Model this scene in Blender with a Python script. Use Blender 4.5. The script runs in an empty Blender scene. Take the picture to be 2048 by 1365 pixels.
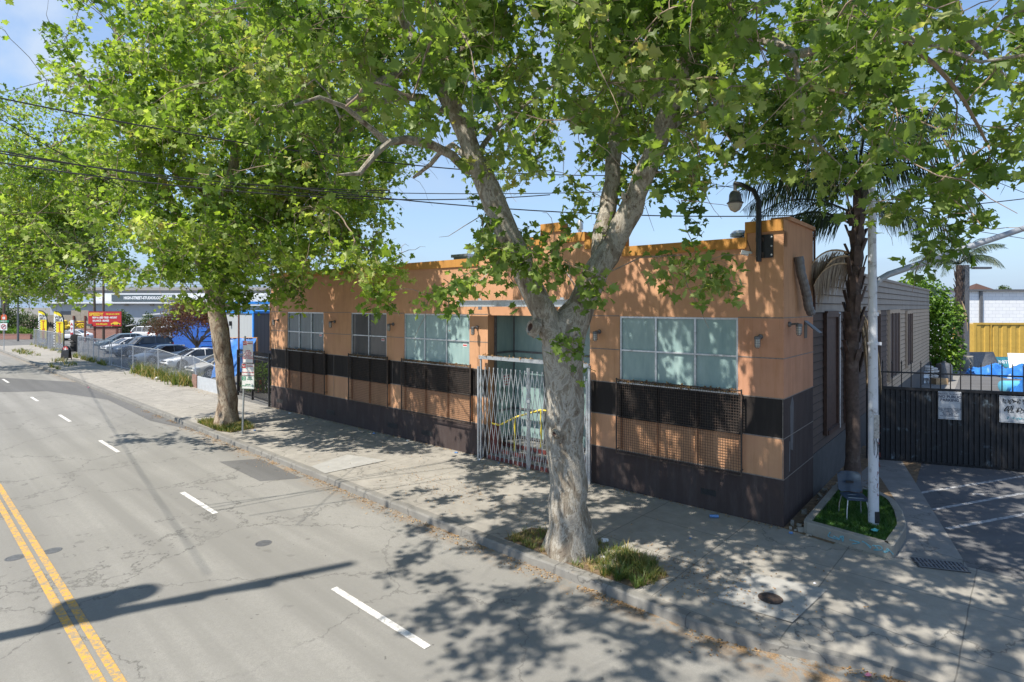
import bpy, math, random
import numpy as np
from mathutils import Vector, Matrix

R = math.radians
scene = bpy.context.scene
# ------------------------------------------------------------------ camera
FPX, HOR, CXP, CAMH = 1140.0, 613.0, 1024.0, 4.5
cam = bpy.data.cameras.new("camera"); camo = bpy.data.objects.new("camera", cam)
scene.collection.objects.link(camo); scene.camera = camo
camo.location = (0, 0, CAMH); camo.rotation_euler = (R(90), 0, 0)
cam.sensor_width = 36; cam.lens = FPX / 2048 * 36; cam.shift_y = -(682.5 - HOR) / 2048
cam.clip_start = 0.1; cam.clip_end = 3000
# ------------------------------------------------------------------ light
SUN_EL, SUN_AZ = 56.0, 57.0           # shadows run towards azimuth SUN_AZ (from +Y to +X)
sdx, sdy = math.sin(R(SUN_AZ)), math.cos(R(SUN_AZ))
sun = bpy.data.lights.new("sun", 'SUN'); suno = bpy.data.objects.new("sun", sun)
scene.collection.objects.link(suno)
sun.energy = 4.9; sun.angle = R(0.55); sun.color = (1.0, 0.94, 0.84)
suno.rotation_euler = Vector((sdx * math.cos(R(SUN_EL)), sdy * math.cos(R(SUN_EL)), -math.sin(R(SUN_EL)))).to_track_quat('-Z', 'Y').to_euler()
suno.location = (-20, -15, 40)
world = bpy.data.worlds.new("World"); scene.world = world; world.use_nodes = True
wn, wl = world.node_tree.nodes, world.node_tree.links
wn.clear()
wo = wn.new('ShaderNodeOutputWorld'); bg = wn.new('ShaderNodeBackground'); sky = wn.new('ShaderNodeTexSky')
sky.sky_type = 'NISHITA'; sky.sun_disc = False; sky.sun_elevation = R(SUN_EL); sky.sun_rotation = R(SUN_AZ + 180)
sky.air_density = 1.0; sky.dust_density = 0.1; sky.ozone_density = 2.2
bg.inputs[1].default_value = 0.135
tc = wn.new('ShaderNodeTexCoord'); sep = wn.new('ShaderNodeSeparateXYZ'); wl.new(tc.outputs['Generated'], sep.inputs[0])
zz = wn.new('ShaderNodeMath'); zz.operation = 'ADD'; zz.inputs[1].default_value = 0.16; wl.new(sep.outputs[2], zz.inputs[0])
dx_ = wn.new('ShaderNodeMath'); dx_.operation = 'DIVIDE'; wl.new(sep.outputs[0], dx_.inputs[0]); wl.new(zz.outputs[0], dx_.inputs[1])
dy_ = wn.new('ShaderNodeMath'); dy_.operation = 'DIVIDE'; wl.new(sep.outputs[1], dy_.inputs[0]); wl.new(zz.outputs[0], dy_.inputs[1])
cmb = wn.new('ShaderNodeCombineXYZ'); wl.new(dx_.outputs[0], cmb.inputs[0]); wl.new(dy_.outputs[0], cmb.inputs[1])
cn = wn.new('ShaderNodeTexNoise'); cn.inputs['Scale'].default_value = 0.75; cn.inputs['Detail'].default_value = 9; cn.inputs['Roughness'].default_value = 0.55
cn.inputs['Distortion'].default_value = 0.4
wl.new(cmb.outputs[0], cn.inputs['Vector'])
cr = wn.new('ShaderNodeValToRGB'); cr.color_ramp.elements[0].position = 0.47; cr.color_ramp.elements[1].position = 0.70
cr.color_ramp.elements[1].color = (0.6, 0.6, 0.6, 1)
wl.new(cn.outputs['Fac'], cr.inputs[0])
mxw = wn.new('ShaderNodeMix'); mxw.data_type = 'RGBA'
dv_ = wn.new('ShaderNodeVectorMath'); dv_.operation = 'DISTANCE'; wl.new(tc.outputs['Generated'], dv_.inputs[0]); dv_.inputs[1].default_value = Vector((-960, 1140, 500)).normalized()
cb = wn.new('ShaderNodeMapRange'); wl.new(dv_.outputs['Value'], cb.inputs[0]); cb.inputs[1].default_value = .05; cb.inputs[2].default_value = .17; cb.inputs[3].default_value = .75; cb.inputs[4].default_value = 0
c2n = wn.new('ShaderNodeTexNoise'); c2n.inputs['Scale'].default_value = 9; c2n.inputs['Detail'].default_value = 8; wl.new(tc.outputs['Generated'], c2n.inputs['Vector'])
c2r = wn.new('ShaderNodeMapRange'); wl.new(c2n.outputs['Fac'], c2r.inputs[0]); c2r.inputs[1].default_value = .38; c2r.inputs[2].default_value = .6
c2m = wn.new('ShaderNodeMath'); c2m.operation = 'MULTIPLY'; wl.new(cb.outputs[0], c2m.inputs[0]); wl.new(c2r.outputs[0], c2m.inputs[1])
c2x = wn.new('ShaderNodeMath'); c2x.operation = 'MAXIMUM'; wl.new(c2m.outputs[0], c2x.inputs[0]); wl.new(cr.outputs[0], c2x.inputs[1])
wl.new(c2x.outputs[0], mxw.inputs[0]); wl.new(sky.outputs[0], mxw.inputs[6]); mxw.inputs[7].default_value = (3.5, 4.0, 4.7, 1)
hz_ = wn.new('ShaderNodeValToRGB'); hz_.color_ramp.elements[0].position = 0.0; hz_.color_ramp.elements[0].color = (.95,.95,.95,1); hz_.color_ramp.elements[1].position = 0.38; hz_.color_ramp.elements[1].color = (0,0,0,1)
em_ = hz_.color_ramp.elements.new(0.10); em_.color = (.6,.6,.6,1); wl.new(sep.outputs[2], hz_.inputs[0])
mx2 = wn.new('ShaderNodeMix'); mx2.data_type = 'RGBA'; wl.new(hz_.outputs[0], mx2.inputs['Factor']); wl.new(mxw.outputs[2], mx2.inputs[6]); mx2.inputs[7].default_value = (1.75, 2.5, 3.7, 1)
wl.new(mx2.outputs[2], bg.inputs[0]); wl.new(bg.outputs[0], wo.inputs[0])
scene.view_settings.view_transform = 'Standard'; scene.view_settings.look = 'None'
scene.view_settings.exposure = 0.66; scene.view_settings.gamma = 1.0
scene.cycles.max_bounces = 7; scene.cycles.transparent_max_bounces = 8
scene.cycles.use_denoising = True
scene.cycles.diffuse_bounces = 4

# ------------------------------------------------------------------ frames
def at(px, py, z=0.0):                     # point at height z seen at photo pixel
    D = (CAMH - z) * FPX / (py - HOR)
    return Vector(((px - CXP) * D / FPX, D, z))
def atd(px, py, D):
    return Vector(((px - CXP) * D / FPX, D, CAMH + (HOR - py) * D / FPX))
def to_px(P):
    return CXP + P[0] / P[1] * FPX, HOR - (P[2] - CAMH) / P[1] * FPX
BC = Vector((5.52, 11.58, 0)); BU = Vector((.7608, -.649, 0)); BV = Vector((.649, .7608, 0)); BANG = math.atan2(-.649, .7608)
SC = Vector((.54, 10.1, 0)); SU = Vector((.7386, -.6741, 0)); SV = Vector((.6741, .7386, 0)); SANG = math.atan2(-.6741, .7386)
def bw(x, y, z=0): return BC + BU * x + BV * y + Vector((0, 0, z))
def sw(x, n, z=0): return SC + SU * x + SV * n + Vector((0, 0, z))
def bl(P): d = Vector(P) - BC; return d.dot(BU), d.dot(BV)
def sl(P): d = Vector(P) - SC; return d.dot(SU), d.dot(SV)
def fx(px, y=0.0):                          # local x on facade plane (offset y) for a pixel column
    k = (px - CXP) / FPX
    ox, oy = BC.x + BV.x * y, BC.y + BV.y * y
    return (k * oy - ox) / (BU.x - k * BU.y)
def fz(px, py, y=0.0):
    P = bw(fx(px, y), y); return CAMH - (py - HOR) * P.y / FPX
def sy(px, x=0.0):                          # local y on the side plane
    k = (px - CXP) / FPX
    ox, oy = BC.x + BU.x * x, BC.y + BU.y * x
    return (k * oy - ox) / (BV.x - k * BV.y)
def sz(px, py, x=0.0):
    P = bw(x, sy(px, x)); return CAMH - (py - HOR) * P.y / FPX

# ------------------------------------------------------------------ mesh helpers
col = scene.collection
class MB:
    def __init__(s): s.v = []; s.f = []; s.m = []
    def add(s, vs, fs, mi=0):
        n = len(s.v); s.v += [tuple(v) for v in vs]; s.f += [[i + n for i in f] for f in fs]; s.m += [mi] * len(fs); return s
    def box(s, x0, x1, y0, y1, z0, z1, mi=0):
        return s.add([(x0,y0,z0),(x1,y0,z0),(x1,y1,z0),(x0,y1,z0),(x0,y0,z1),(x1,y0,z1),(x1,y1,z1),(x0,y1,z1)],
              [(0,3,2,1),(4,5,6,7),(0,1,5,4),(1,2,6,5),(2,3,7,6),(3,0,4,7)], mi)
    def obox(s, c, ux, uy, uz, mi=0):       # oriented box: centre and three half-axis vectors
        c, ux, uy, uz = map(Vector, (c, ux, uy, uz))
        vs = [c+ux*a+uy*b+uz*d for d in (-1,1) for a,b in ((-1,-1),(1,-1),(1,1),(-1,1))]
        return s.add(vs, [(0,3,2,1),(4,5,6,7),(0,1,5,4),(1,2,6,5),(2,3,7,6),(3,0,4,7)], mi)
    def quad(s, a, b, c, d, mi=0): return s.add([a,b,c,d], [(0,1,2,3)], mi)
    def tube(s, pts, r, n=8, mi=0, cap=True):
        pts = [Vector(p) for p in pts]; k = len(pts)
        rs = r if isinstance(r, (list, tuple)) else [r]*k
        ref = None; vs = []
        for i, p in enumerate(pts):
            d = (pts[min(i+1,k-1)] - pts[max(i-1,0)])
            if d.length < 1e-9: d = Vector((0,0,1))
            d.normalize()
            if ref is None: ref = d.orthogonal().normalized()
            ref = (ref - d*ref.dot(d))
            if ref.length < 1e-6: ref = d.orthogonal()
            ref.normalize(); b = d.cross(ref)
            for j in range(n):
                a = 2*math.pi*j/n
                vs.append(p + (ref*math.cos(a) + b*math.sin(a))*rs[i])
        fs = [(i*n+j, i*n+(j+1)%n, (i+1)*n+(j+1)%n, (i+1)*n+j) for i in range(k-1) for j in range(n)]
        if cap: fs += [tuple(range(n))[::-1], tuple(range((k-1)*n, k*n))]
        return s.add(vs, fs, mi)
    def bar(s, a, b, w, mi=0, n=4): return s.tube([a, b], w, n, mi)
    def lathe(s, prof, n=16, o=(0,0,0), mi=0):
        vs = [(o[0]+r*math.cos(2*math.pi*j/n), o[1]+r*math.sin(2*math.pi*j/n), o[2]+z) for r, z in prof for j in range(n)]
        k = len(prof)
        fs = [(i*n+j, i*n+(j+1)%n, (i+1)*n+(j+1)%n, (i+1)*n+j) for i in range(k-1) for j in range(n)]
        fs += [tuple(range(n))[::-1], tuple(range((k-1)*n, k*n))]
        return s.add(vs, fs, mi)
    def prism(s, poly, z0, z1, mi=0):
        n = len(poly); vs = [(p[0],p[1],z0) for p in poly] + [(p[0],p[1],z1) for p in poly]
        fs = [tuple(range(n))[::-1], tuple(range(n, 2*n))] + [(i, (i+1)%n, n+(i+1)%n, n+i) for i in range(n)]
        return s.add(vs, fs, mi)
    def plate(s, poly, o, ux, uz, th, mi=0):   # polygon in plane (ux,uz) thickened along normal
        o, ux, uz = Vector(o), Vector(ux), Vector(uz); nn = ux.cross(uz).normalized()
        n = len(poly); vs = [o+ux*a+uz*b for a,b in poly] + [o+ux*a+uz*b+nn*th for a,b in poly]
        fs = [tuple(range(n))[::-1], tuple(range(n, 2*n))] + [(i, (i+1)%n, n+(i+1)%n, n+i) for i in range(n)]
        return s.add(vs, fs, mi)
    def build(s, name, mats, parent=None, smooth=False, bevel=0.0, label=None):
        me = bpy.data.meshes.new(name); me.from_pydata(s.v, [], s.f)
        if not isinstance(mats, (list, tuple)): mats = [mats]
        for m in mats: me.materials.append(m)
        if len(mats) > 1: me.polygons.foreach_set('material_index', s.m)
        if smooth:
            me.polygons.foreach_set('use_smooth', [True]*len(me.polygons))
            try: me.set_sharp_from_angle(angle=R(38))
            except Exception: pass
        me.update()
        o = bpy.data.objects.new(name, me); col.objects.link(o)
        if parent: o.parent = parent
        if bevel:
            b = o.modifiers.new('bevel', 'BEVEL'); b.width = bevel; b.segments = 2; b.limit_method = 'ANGLE'; b.angle_limit = R(40)
        if label: o['label'] = label
        return o
def tag(o, label, cat, group=None, kind=None):
    o['label'] = label; o['category'] = cat
    if group: o['group'] = group
    if kind: o['kind'] = kind
    return o
def thing(name, label, cat, loc=(0,0,0), rz=0.0, group=None):
    o = bpy.data.objects.new(name, None); col.objects.link(o); o.empty_display_size = 0.2
    o.location = loc; o.rotation_euler = (0, 0, rz); return tag(o, label, cat, group)
def struct(o): o['kind'] = 'structure'; return o
def dup(root, loc, rz, label, group=None, scale=None):
    r = root.copy(); col.objects.link(r); r.location = loc; r.rotation_euler = (0, 0, rz); r['label'] = label
    if group: r['group'] = group
    if scale: r.scale = scale
    for ch in list(root.children):
        c = ch.copy(); col.objects.link(c); c.parent = r
        for g in ch.children:
            d = g.copy(); col.objects.link(d); d.parent = c
    return r
def text(name, s, size, m, parent, loc, rot, ext=0.002, mirror=False, align='CENTER', bold=0.0, sx=1.0):
    cu = bpy.data.curves.new(name, 'FONT'); cu.body = s; cu.size = size; cu.extrude = ext; cu.align_x = align; cu.align_y = 'CENTER'
    cu.offset = bold; cu.resolution_u = 2; cu.space_line = 0.9
    t = bpy.data.objects.new(name, cu); col.objects.link(t)
    dg = bpy.context.evaluated_depsgraph_get(); dg.update()
    me = bpy.data.meshes.new_from_object(t.evaluated_get(dg)); me.name = name
    bpy.data.objects.remove(t); bpy.data.curves.remove(cu)
    me.materials.clear(); me.materials.append(m)
    M = Matrix.Translation(loc) @ rot.to_4x4() @ Matrix.Diagonal((-sx if mirror else sx, 1, 1, 1))
    me.transform(M)
    if mirror: me.flip_normals()
    o = bpy.data.objects.new(name, me); col.objects.link(o)
    if parent: o.parent = parent
    return o
def Rx90(): return Matrix.Rotation(R(90), 3, 'X')      # text standing up, facing -Y

# ------------------------------------------------------------------ materials
MATS = {}
class NT:
    def __init__(s, name):
        s.m = bpy.data.materials.new(name); s.m.use_nodes = True; s.t = s.m.node_tree
        s.b = s.t.nodes['Principled BSDF']; s.o = s.t.nodes['Material Output']
        s.tc = s.t.nodes.new('ShaderNodeTexCoord'); s.co = s.tc.outputs['Object']
    def n(s, ty, **kw):
        nd = s.t.nodes.new(ty)
        for k, v in kw.items(): setattr(nd, k, v)
        return nd
    def l(s, a, b): s.t.links.new(a, b)
    def mapc(s, scale=(1,1,1), rot=(0,0,0), co=None):
        m = s.n('ShaderNodeMapping'); m.inputs['Scale'].default_value = scale; m.inputs['Rotation'].default_value = rot
        s.l(co or s.co, m.inputs[0]); return m.outputs[0]
    def noise(s, scale, detail=4, rough=.55, dist=0, co=None):
        nd = s.n('ShaderNodeTexNoise'); nd.inputs['Scale'].default_value = scale; nd.inputs['Detail'].default_value = detail
        nd.inputs['Roughness'].default_value = rough; nd.inputs['Distortion'].default_value = dist
        s.l(co or s.co, nd.inputs['Vector']); return nd.outputs['Fac']
    def ramp(s, fac, stops):
        r = s.n('ShaderNodeValToRGB'); e = r.color_ramp.elements
        while len(e) < len(stops): e.new(0.5)
        for i, (p, c) in enumerate(stops):
            e[i].position = p; e[i].color = (*c, 1) if isinstance(c, tuple) else (c, c, c, 1)
        s.l(fac, r.inputs[0]); return r.outputs[0]
    def mix(s, fac, a, b, mode='MIX'):
        m = s.n('ShaderNodeMix', data_type='RGBA', blend_type=mode)
        for sock, v in (('Factor', fac), ('A', a), ('B', b)):
            i = m.inputs[sock] if sock == 'Factor' else [q for q in m.inputs if q.name == sock and q.type == 'RGBA'][0]
            if hasattr(v, 'is_linked') or hasattr(v, 'links'): s.l(v, i)
            else: i.default_value = (*v, 1) if isinstance(v, tuple) else v
        return m.outputs['Result'] if False else [q for q in m.outputs if q.type == 'RGBA'][0]
    def math(s, op, a, b=None, clamp=False):
        m = s.n('ShaderNodeMath', operation=op); m.use_clamp = clamp
        for i, v in enumerate((a, b)):
            if v is None: continue
            if hasattr(v, 'links'): s.l(v, m.inputs[i])
            else: m.inputs[i].default_value = v
        return m.outputs[0]
    def bump(s, h, strength=.3, dist=.01):
        b = s.n('ShaderNodeBump'); b.inputs['Strength'].default_value = strength; b.inputs['Distance'].default_value = dist
        s.l(h, b.inputs['Height']); s.l(b.outputs[0], s.b.inputs['Normal'])
    def fin(s, c=None, rough=.6, metal=0.0, spec=None):
        if c is not None:
            if hasattr(c, 'links'): s.l(c, s.b.inputs['Base Color'])
            else: s.b.inputs['Base Color'].default_value = (*c, 1)
        if hasattr(rough, 'links'): s.l(rough, s.b.inputs['Roughness'])
        else: s.b.inputs['Roughness'].default_value = rough
        s.b.inputs['Metallic'].default_value = metal
        if spec is not None: s.b.inputs['Specular IOR Level'].default_value = spec
        return s.m
def pm(name, c, var=.25, scale=6.0, rough=.6, metal=0.0, bump=.15, bs=60.0, dirt=None, dscale=1.5, dlo=.55, dhi=.75):
    if name in MATS: return MATS[name]
    t = NT(name)
    lo = tuple(x*(1-var) for x in c); hi = tuple(min(1, x*(1+var)) for x in c)
    cc = t.ramp(t.noise(scale, 5, .6), [(.3, lo), (.7, hi)])
    if dirt: cc = t.mix(t.ramp(t.noise(dscale, 8, .65, .3), [(dlo, 0.0), (dhi, 1.0)]), cc, dirt)
    if bump: t.bump(t.noise(bs, 3), bump, .004)
    MATS[name] = t.fin(cc, rough, metal); return MATS[name]
def leafmat(name, stops, trans=.45, rough=.5, tcol=(1.25, 1.35, .55)):
    t = NT(name); a = t.n('ShaderNodeAttribute', attribute_name='rnd')
    c = t.ramp(a.outputs['Fac'], stops)
    t.fin(c, rough, 0, .4)
    tr = t.n('ShaderNodeBsdfTranslucent'); t.l(t.mix(1.0, c, tcol, 'MULTIPLY'), tr.inputs[0])
    mx = t.n('ShaderNodeMixShader'); mx.inputs[0].default_value = trans
    t.l(t.b.outputs[0], mx.inputs[1]); t.l(tr.outputs[0], mx.inputs[2]); t.l(mx.outputs[0], t.o.inputs[0])
    MATS[name] = t.m; return t.m

# asphalt
def asphalt(name, base, dark=.72, cracks=True, rot=0.0, bright=1.12, gutter=False):
    t = NT(name); co = t.co
    c = t.ramp(t.noise(90, 3, .7), [(.30, tuple(x*.72 for x in base)), (.62, tuple(x*bright for x in base))])
    c = t.mix(t.ramp(t.noise(16, 4, .75), [(.40, .35), (.55, 0.0)]), c, tuple(x*.72 for x in base))
    agg = t.n('ShaderNodeTexVoronoi'); agg.inputs['Scale'].default_value = 45; t.l(co, agg.inputs['Vector'])
    c = t.mix(t.ramp(agg.outputs['Distance'], [(.0, .35), (.25, 0.0)]), c, tuple(min(1, x*1.7) for x in base))
    c = t.mix(t.ramp(t.noise(.35, 5, .6), [(.35, 0.0), (.7, .55)]), c, tuple(x*dark for x in base))
    st = t.mapc((.06, 1.9, 1)); c = t.mix(t.ramp(t.noise(1.0, 3, .5, co=st), [(.40, 0.0), (.66, .75)]), c, tuple(x*.66 for x in base))
    c = t.mix(t.ramp(t.noise(3.1, 2, .5), [(.70, 0.0), (.74, .6)]), c, tuple(x*.5 for x in base))
    bh = t.noise(140, 2, .6)
    if cracks:
        wob = t.n('ShaderNodeVectorMath', operation='ADD'); nz = t.n('ShaderNodeTexNoise'); nz.inputs['Scale'].default_value = 1.6; nz.inputs['Detail'].default_value = 7; nz.inputs['Roughness'].default_value=.65
        t.l(co, nz.inputs['Vector']); t.l(co, wob.inputs[0])
        sc_ = t.n('ShaderNodeVectorMath', operation='SCALE'); sc_.inputs['Scale'].default_value = 1.1; t.l(nz.outputs['Color'], sc_.inputs[0]); t.l(sc_.outputs[0], wob.inputs[1])
        v = t.n('ShaderNodeTexVoronoi', feature='DISTANCE_TO_EDGE'); v.inputs['Scale'].default_value = .30; t.l(wob.outputs[0], v.inputs['Vector'])
        ln = t.ramp(v.outputs['Distance'], [(.0, 1.0), (.0028, .8), (.0062, 0.0)])
        msk = t.ramp(t.noise(.5, 3, .6), [(.33, 0.0), (.46, 1.0)])
        c = t.mix(t.math('MULTIPLY', t.math('MULTIPLY', ln, msk), .85), c, tuple(x*.34 for x in base))
    if gutter:
        sp_ = t.n('ShaderNodeSeparateXYZ'); t.l(co, sp_.inputs[0])
        band = t.ramp(t.math('ADD', t.math('MULTIPLY', sp_.outputs[1], 1.0), .62), [(.05, 0.0), (.50, .5), (.60, 1.0)])
        nn = t.ramp(t.noise(3.2, 9, .75, .5), [(.46, 0.0), (.56, 1.0)]); pc = t.ramp(t.noise(45, 3, .7), [(.3, (.13, .075, .035)), (.55, (.30, .175, .07)), (.75, (.42, .29, .15))])
        c = t.mix(t.math('MULTIPLY', t.math('MULTIPLY', band, nn), .9), c, pc)
        c = t.mix(t.ramp(t.noise(.18, 4, .6, .3), [(.42, 0.0), (.60, .35)]), c, tuple(x*.70 for x in base))
        c = t.mix(t.ramp(t.noise(7.5, 2, .5), [(.735, 0.0), (.75, .75)]), c, tuple(x*.35 for x in base))
    t.bump(bh, .35, .006)
    MATS[name] = t.fin(c, .88, 0, .3); return t.m
def concrete(name, base, joint=(1.5, 1.55), off=(0, 0), dirt=.6, jdark=.4, orange=.35):
    t = NT(name); co = t.co
    c = t.ramp(t.noise(3.0, 8, .65), [(.3, tuple(x*.80 for x in base)), (.7, tuple(x*1.12 for x in base))])
    c = t.mix(t.ramp(t.noise(110, 2, .7), [(.35, .45), (.55, 0.0)]), c, tuple(x*.7 for x in base))
    c = t.mix(t.ramp(t.noise(.55, 6, .65, .4), [(.45, 0.0), (.72, dirt)]), c, tuple(x*.58 for x in base))
    c = t.mix(t.ramp(t.noise(2.4, 7, .75, .8), [(.62, 0.0), (.74, orange)]), c, (.33, .20, .085))
    if joint:
        sp = t.n('ShaderNodeSeparateXYZ'); wv = t.n('ShaderNodeVectorMath', operation='ADD')
        nz = t.n('ShaderNodeTexNoise'); nz.inputs['Scale'].default_value = 2.5; nz.inputs['Detail'].default_value = 5; t.l(co, nz.inputs['Vector'])
        sc_ = t.n('ShaderNodeVectorMath', operation='SCALE'); sc_.inputs['Scale'].default_value = .035; t.l(nz.outputs['Color'], sc_.inputs[0])
        t.l(co, wv.inputs[0]); t.l(sc_.outputs[0], wv.inputs[1]); t.l(wv.outputs[0], sp.inputs[0])
        lines = None
        for i, jj in enumerate(joint):
            m = t.math('ABSOLUTE', t.math('SUBTRACT', t.math('FRACT', t.math('ADD', t.math('DIVIDE', sp.outputs[i], jj), 100.37 + off[i])), .5))
            w = t.math('LESS_THAN', m, .009 / jj)
            lines = w if lines is None else t.math('MAXIMUM', lines, w)
        c = t.mix(t.math('MULTIPLY', lines, .75), c, tuple(x*jdark for x in base))
        v = t.n('ShaderNodeTexVoronoi', feature='DISTANCE_TO_EDGE'); v.inputs['Scale'].default_value = .5; t.l(t.mapc((1,1,1), (0,0,.4), nz.outputs['Color']), v.inputs['Vector'])
        wob = t.n('ShaderNodeVectorMath', operation='ADD'); t.l(co, wob.inputs[0]); t.l(nz.outputs['Color'], wob.inputs[1])
        v2 = t.n('ShaderNodeTexVoronoi', feature='DISTANCE_TO_EDGE'); v2.inputs['Scale'].default_value = .33; t.l(wob.outputs[0], v2.inputs['Vector'])
        c = t.mix(t.ramp(v2.outputs['Distance'], [(0.0, .8), (.006, 0.0)]), c, tuple(x*.3 for x in base))
    t.bump(t.noise(50, 5), .3, .006)
    MATS[name] = t.fin(c, .85, 0, .3); return t.m
M_ROAD = asphalt('road_asphalt', (.272, .262, .238), gutter=True)
M_PATCH = asphalt('patch_asphalt', (.145, .142, .137), cracks=False)
M_LOT = asphalt('lot_asphalt', (.17, .165, .155))
M_DRIVE = asphalt('drive_asphalt', (.15, .148, .15))
M_WALK = concrete('sidewalk_concrete', (.325, .303, .265), (1.83, 1.48))
M_CURB = concrete('curb_concrete', (.215, .205, .185), (2.4, 50), orange=.2)
M_SLAB = concrete('slab_concrete', (.36, .35, .325), None, dirt=.25, orange=.05)
M_APRON = concrete('apron_concrete', (.26, .25, .235), (2.6, 2.2), orange=.1)
M_PLANTER = concrete('planter_concrete', (.30, .28, .24), None, dirt=.7)
M_DIRT = pm('dirt', (.16, .11, .065), .4, 9, .95, bump=.6, bs=30, dirt=(.30, .19, .09), dscale=3)
M_GROUND = pm('far_ground', (.17, .16, .14), .25, .3, .95)
def paint(name, c, under, lo=.42, hi=.60):
    t = NT(name); f = t.ramp(t.noise(11, 10, .85), [(lo, 1.0), (hi, 0.0)])
    g = t.ramp(t.noise(60, 3), [(.3, tuple(x*.8 for x in c)), (.7, c)])
    t.bump(t.noise(120, 2), .3, .004); MATS[name] = t.fin(t.mix(f, g, under), .75, 0, .3); return t.m
M_WHITEL = paint('worn_white_paint', (.72, .70, .66), (.26, .25, .235), .38, .53)
M_WHITEW = paint('faded_white_paint', (.50, .50, .50), (.13, .13, .135), .44, .54)
M_YEL = paint('worn_yellow_paint', (.66, .36, .055), (.25, .22, .17), .44, .56)

# stucco with streaks
def stucco(name, base, streak=(.36, .16, .07), rough=.85, sf=.55, tint=None):
    t = NT(name); s_ = t.mapc((1.6, 1.6, .22))
    c = t.ramp(t.noise(1.3, 5, .6), [(.3, tuple(x*.88 for x in base)), (.7, tuple(min(1,x*1.08) for x in base))])
    c = t.mix(t.ramp(t.noise(3.0, 7, .7, co=s_), [(.46, 0.0), (.72, sf)]), c, streak)
    c = t.mix(t.ramp(t.noise(1.0, 6, .7, co=t.mapc((9, 9, .5))), [(.56, 0.0), (.70, .30)]), c, tuple(x*.62 for x in streak))
    if tint: c = t.mix(t.ramp(t.noise(.5, 3), [(.48, 0.0), (.56, .6)]), c, tint)
    c = t.mix(t.ramp(t.noise(8, 8, .8), [(.66, 0.0), (.73, .35)]), c, tuple(x*.6 for x in base))
    h = t.math('ADD', t.noise(90, 4, .7), t.noise(6, 3)); t.bump(h, .35, .008)
    MATS[name] = t.fin(c, rough, 0, .25); return t.m
M_OR = stucco('orange_stucco', (.545, .300, .168), (.38,.185,.095), tint=(.51, .27, .16))
M_PINK = stucco('faded_pink_stucco', (.53, .27, .165))
M_CAP = stucco('ochre_cap_paint', (.50, .245, .065), (.34, .15, .045), sf=.35)
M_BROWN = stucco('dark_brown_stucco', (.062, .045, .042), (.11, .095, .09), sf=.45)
M_BLACK = stucco('black_band_stucco', (.028, .023, .021), (.06, .05, .045), sf=.4)
M_SEAM = pm('seam_metal', (.20, .17, .15), .35, 20, .6)
M_ALU = pm('aluminium_frame', (.58, .60, .62), .15, 14, .38, .75, .05, dirt=(.18, .15, .12), dscale=6, dlo=.55, dhi=.8)
M_GALV = pm('galvanised_steel', (.50, .52, .54), .2, 25, .42, .7, .1, dirt=(.24, .18, .14), dscale=4, dlo=.58)
M_RUSTG = pm('rusty_grille_steel', (.065, .050, .042), .4, 18, .8, .2, .2, dirt=(.13, .075, .05), dscale=9, dlo=.5)
def pane(name, c, c2, rough=.12, coat=.6):
    t = NT(name); s_ = t.mapc((2.0, 2.0, .5))
    cc = t.mix(t.ramp(t.noise(2.2, 6, .65, co=s_), [(.35, 0.0), (.75, 1.0)]), c, c2)
    cc = t.mix(t.ramp(t.noise(30, 4, .8), [(.64, 0.0), (.72, .25)]), cc, tuple(x*.6 for x in c))
    t.fin(cc, .5, 0, .5); t.b.inputs['Coat Weight'].default_value = coat; t.b.inputs['Coat Roughness'].default_value = rough*.4
    MATS[name] = t.m; return t.m
M_TEAL = pane('backed_teal_glass', (.22, .33, .325), (.33, .45, .43))
M_BLUEG = pane('blue_dark_glass', (.035, .07, .095), (.10, .15, .18), .05, 1)
M_DARKG = pane('dark_glass', (.03, .03, .033), (.075, .07, .07), .05, 1)
M_GLASS = pane('lamp_glass', (.42, .40, .36), (.55, .52, .46), .1, .8)
M_CARG = pane('car_glass', (.012, .016, .02), (.03, .035, .04), .03, 1)
M_IRON = pm('black_iron', (.014, .014, .016), .3, 30, .5, .3, .1, dirt=(.05, .045, .04), dscale=5)
M_GREYM = pm('grey_metal', (.16, .16, .165), .25, 12, .5, .5)
M_RED = pm('red_step_paint', (.19, .045, .038), .3, 9, .7, dirt=(.25, .20, .17), dscale=7, dlo=.5)
M_YELM = pm('yellow_rail_paint', (.70, .55, .05), .15, 10, .5)
M_BEIGE = pm('beige_wall_dirty', (.31, .27, .22), .2, 5, .85)
M_ROOF = pm('roof_gravel', (.22, .21, .20), .2, 5, .95)
M_WOODO = pm('orange_painted_wood', (.42, .21, .09), .25, 10, .75)
M_WHITE = pm('white_paint', (.74, .75, .76), .06, 6, .55, dirt=(.45, .43, .40), dscale=3, dlo=.6)
M_BLACKP = pm('black_plastic', (.02, .02, .022), .3, 15, .45)
M_TYRE = pm('tyre_rubber', (.022, .022, .022), .2, 20, .85)
M_RIM = pm('alloy_rim', (.45, .46, .48), .15, 20, .35, .8)
M_LAMPR = pm('red_lamp_plastic', (.45, .02, .02), .1, 20, .25)
M_HEADL = pm('headlamp_plastic', (.62, .65, .68), .1, 20, .15, .3)
M_TARP = pm('blue_tarp', (.03, .16, .48), .3, 5, .45, bump=.5, bs=9)
M_BLUEP = pm('blue_painted_steel', (.035, .13, .50), .2, 4, .5)
M_TRIM = pm('bright_blue_trim', (.02, .22, .66), .1, 6, .5)
M_DWOOD = pm('dark_brown_wood', (.075, .038, .026), .3, 8, .7)
M_POSTW = pm('red_brown_post', (.14, .05, .035), .3, 9, .75)
M_POLEW = pm('wood_pole', (.11, .08, .06), .3, 8, .9)
M_CAR_S = pm('silver_car_paint', (.42, .44, .46), .03, 3, .28, .55, 0)
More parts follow.
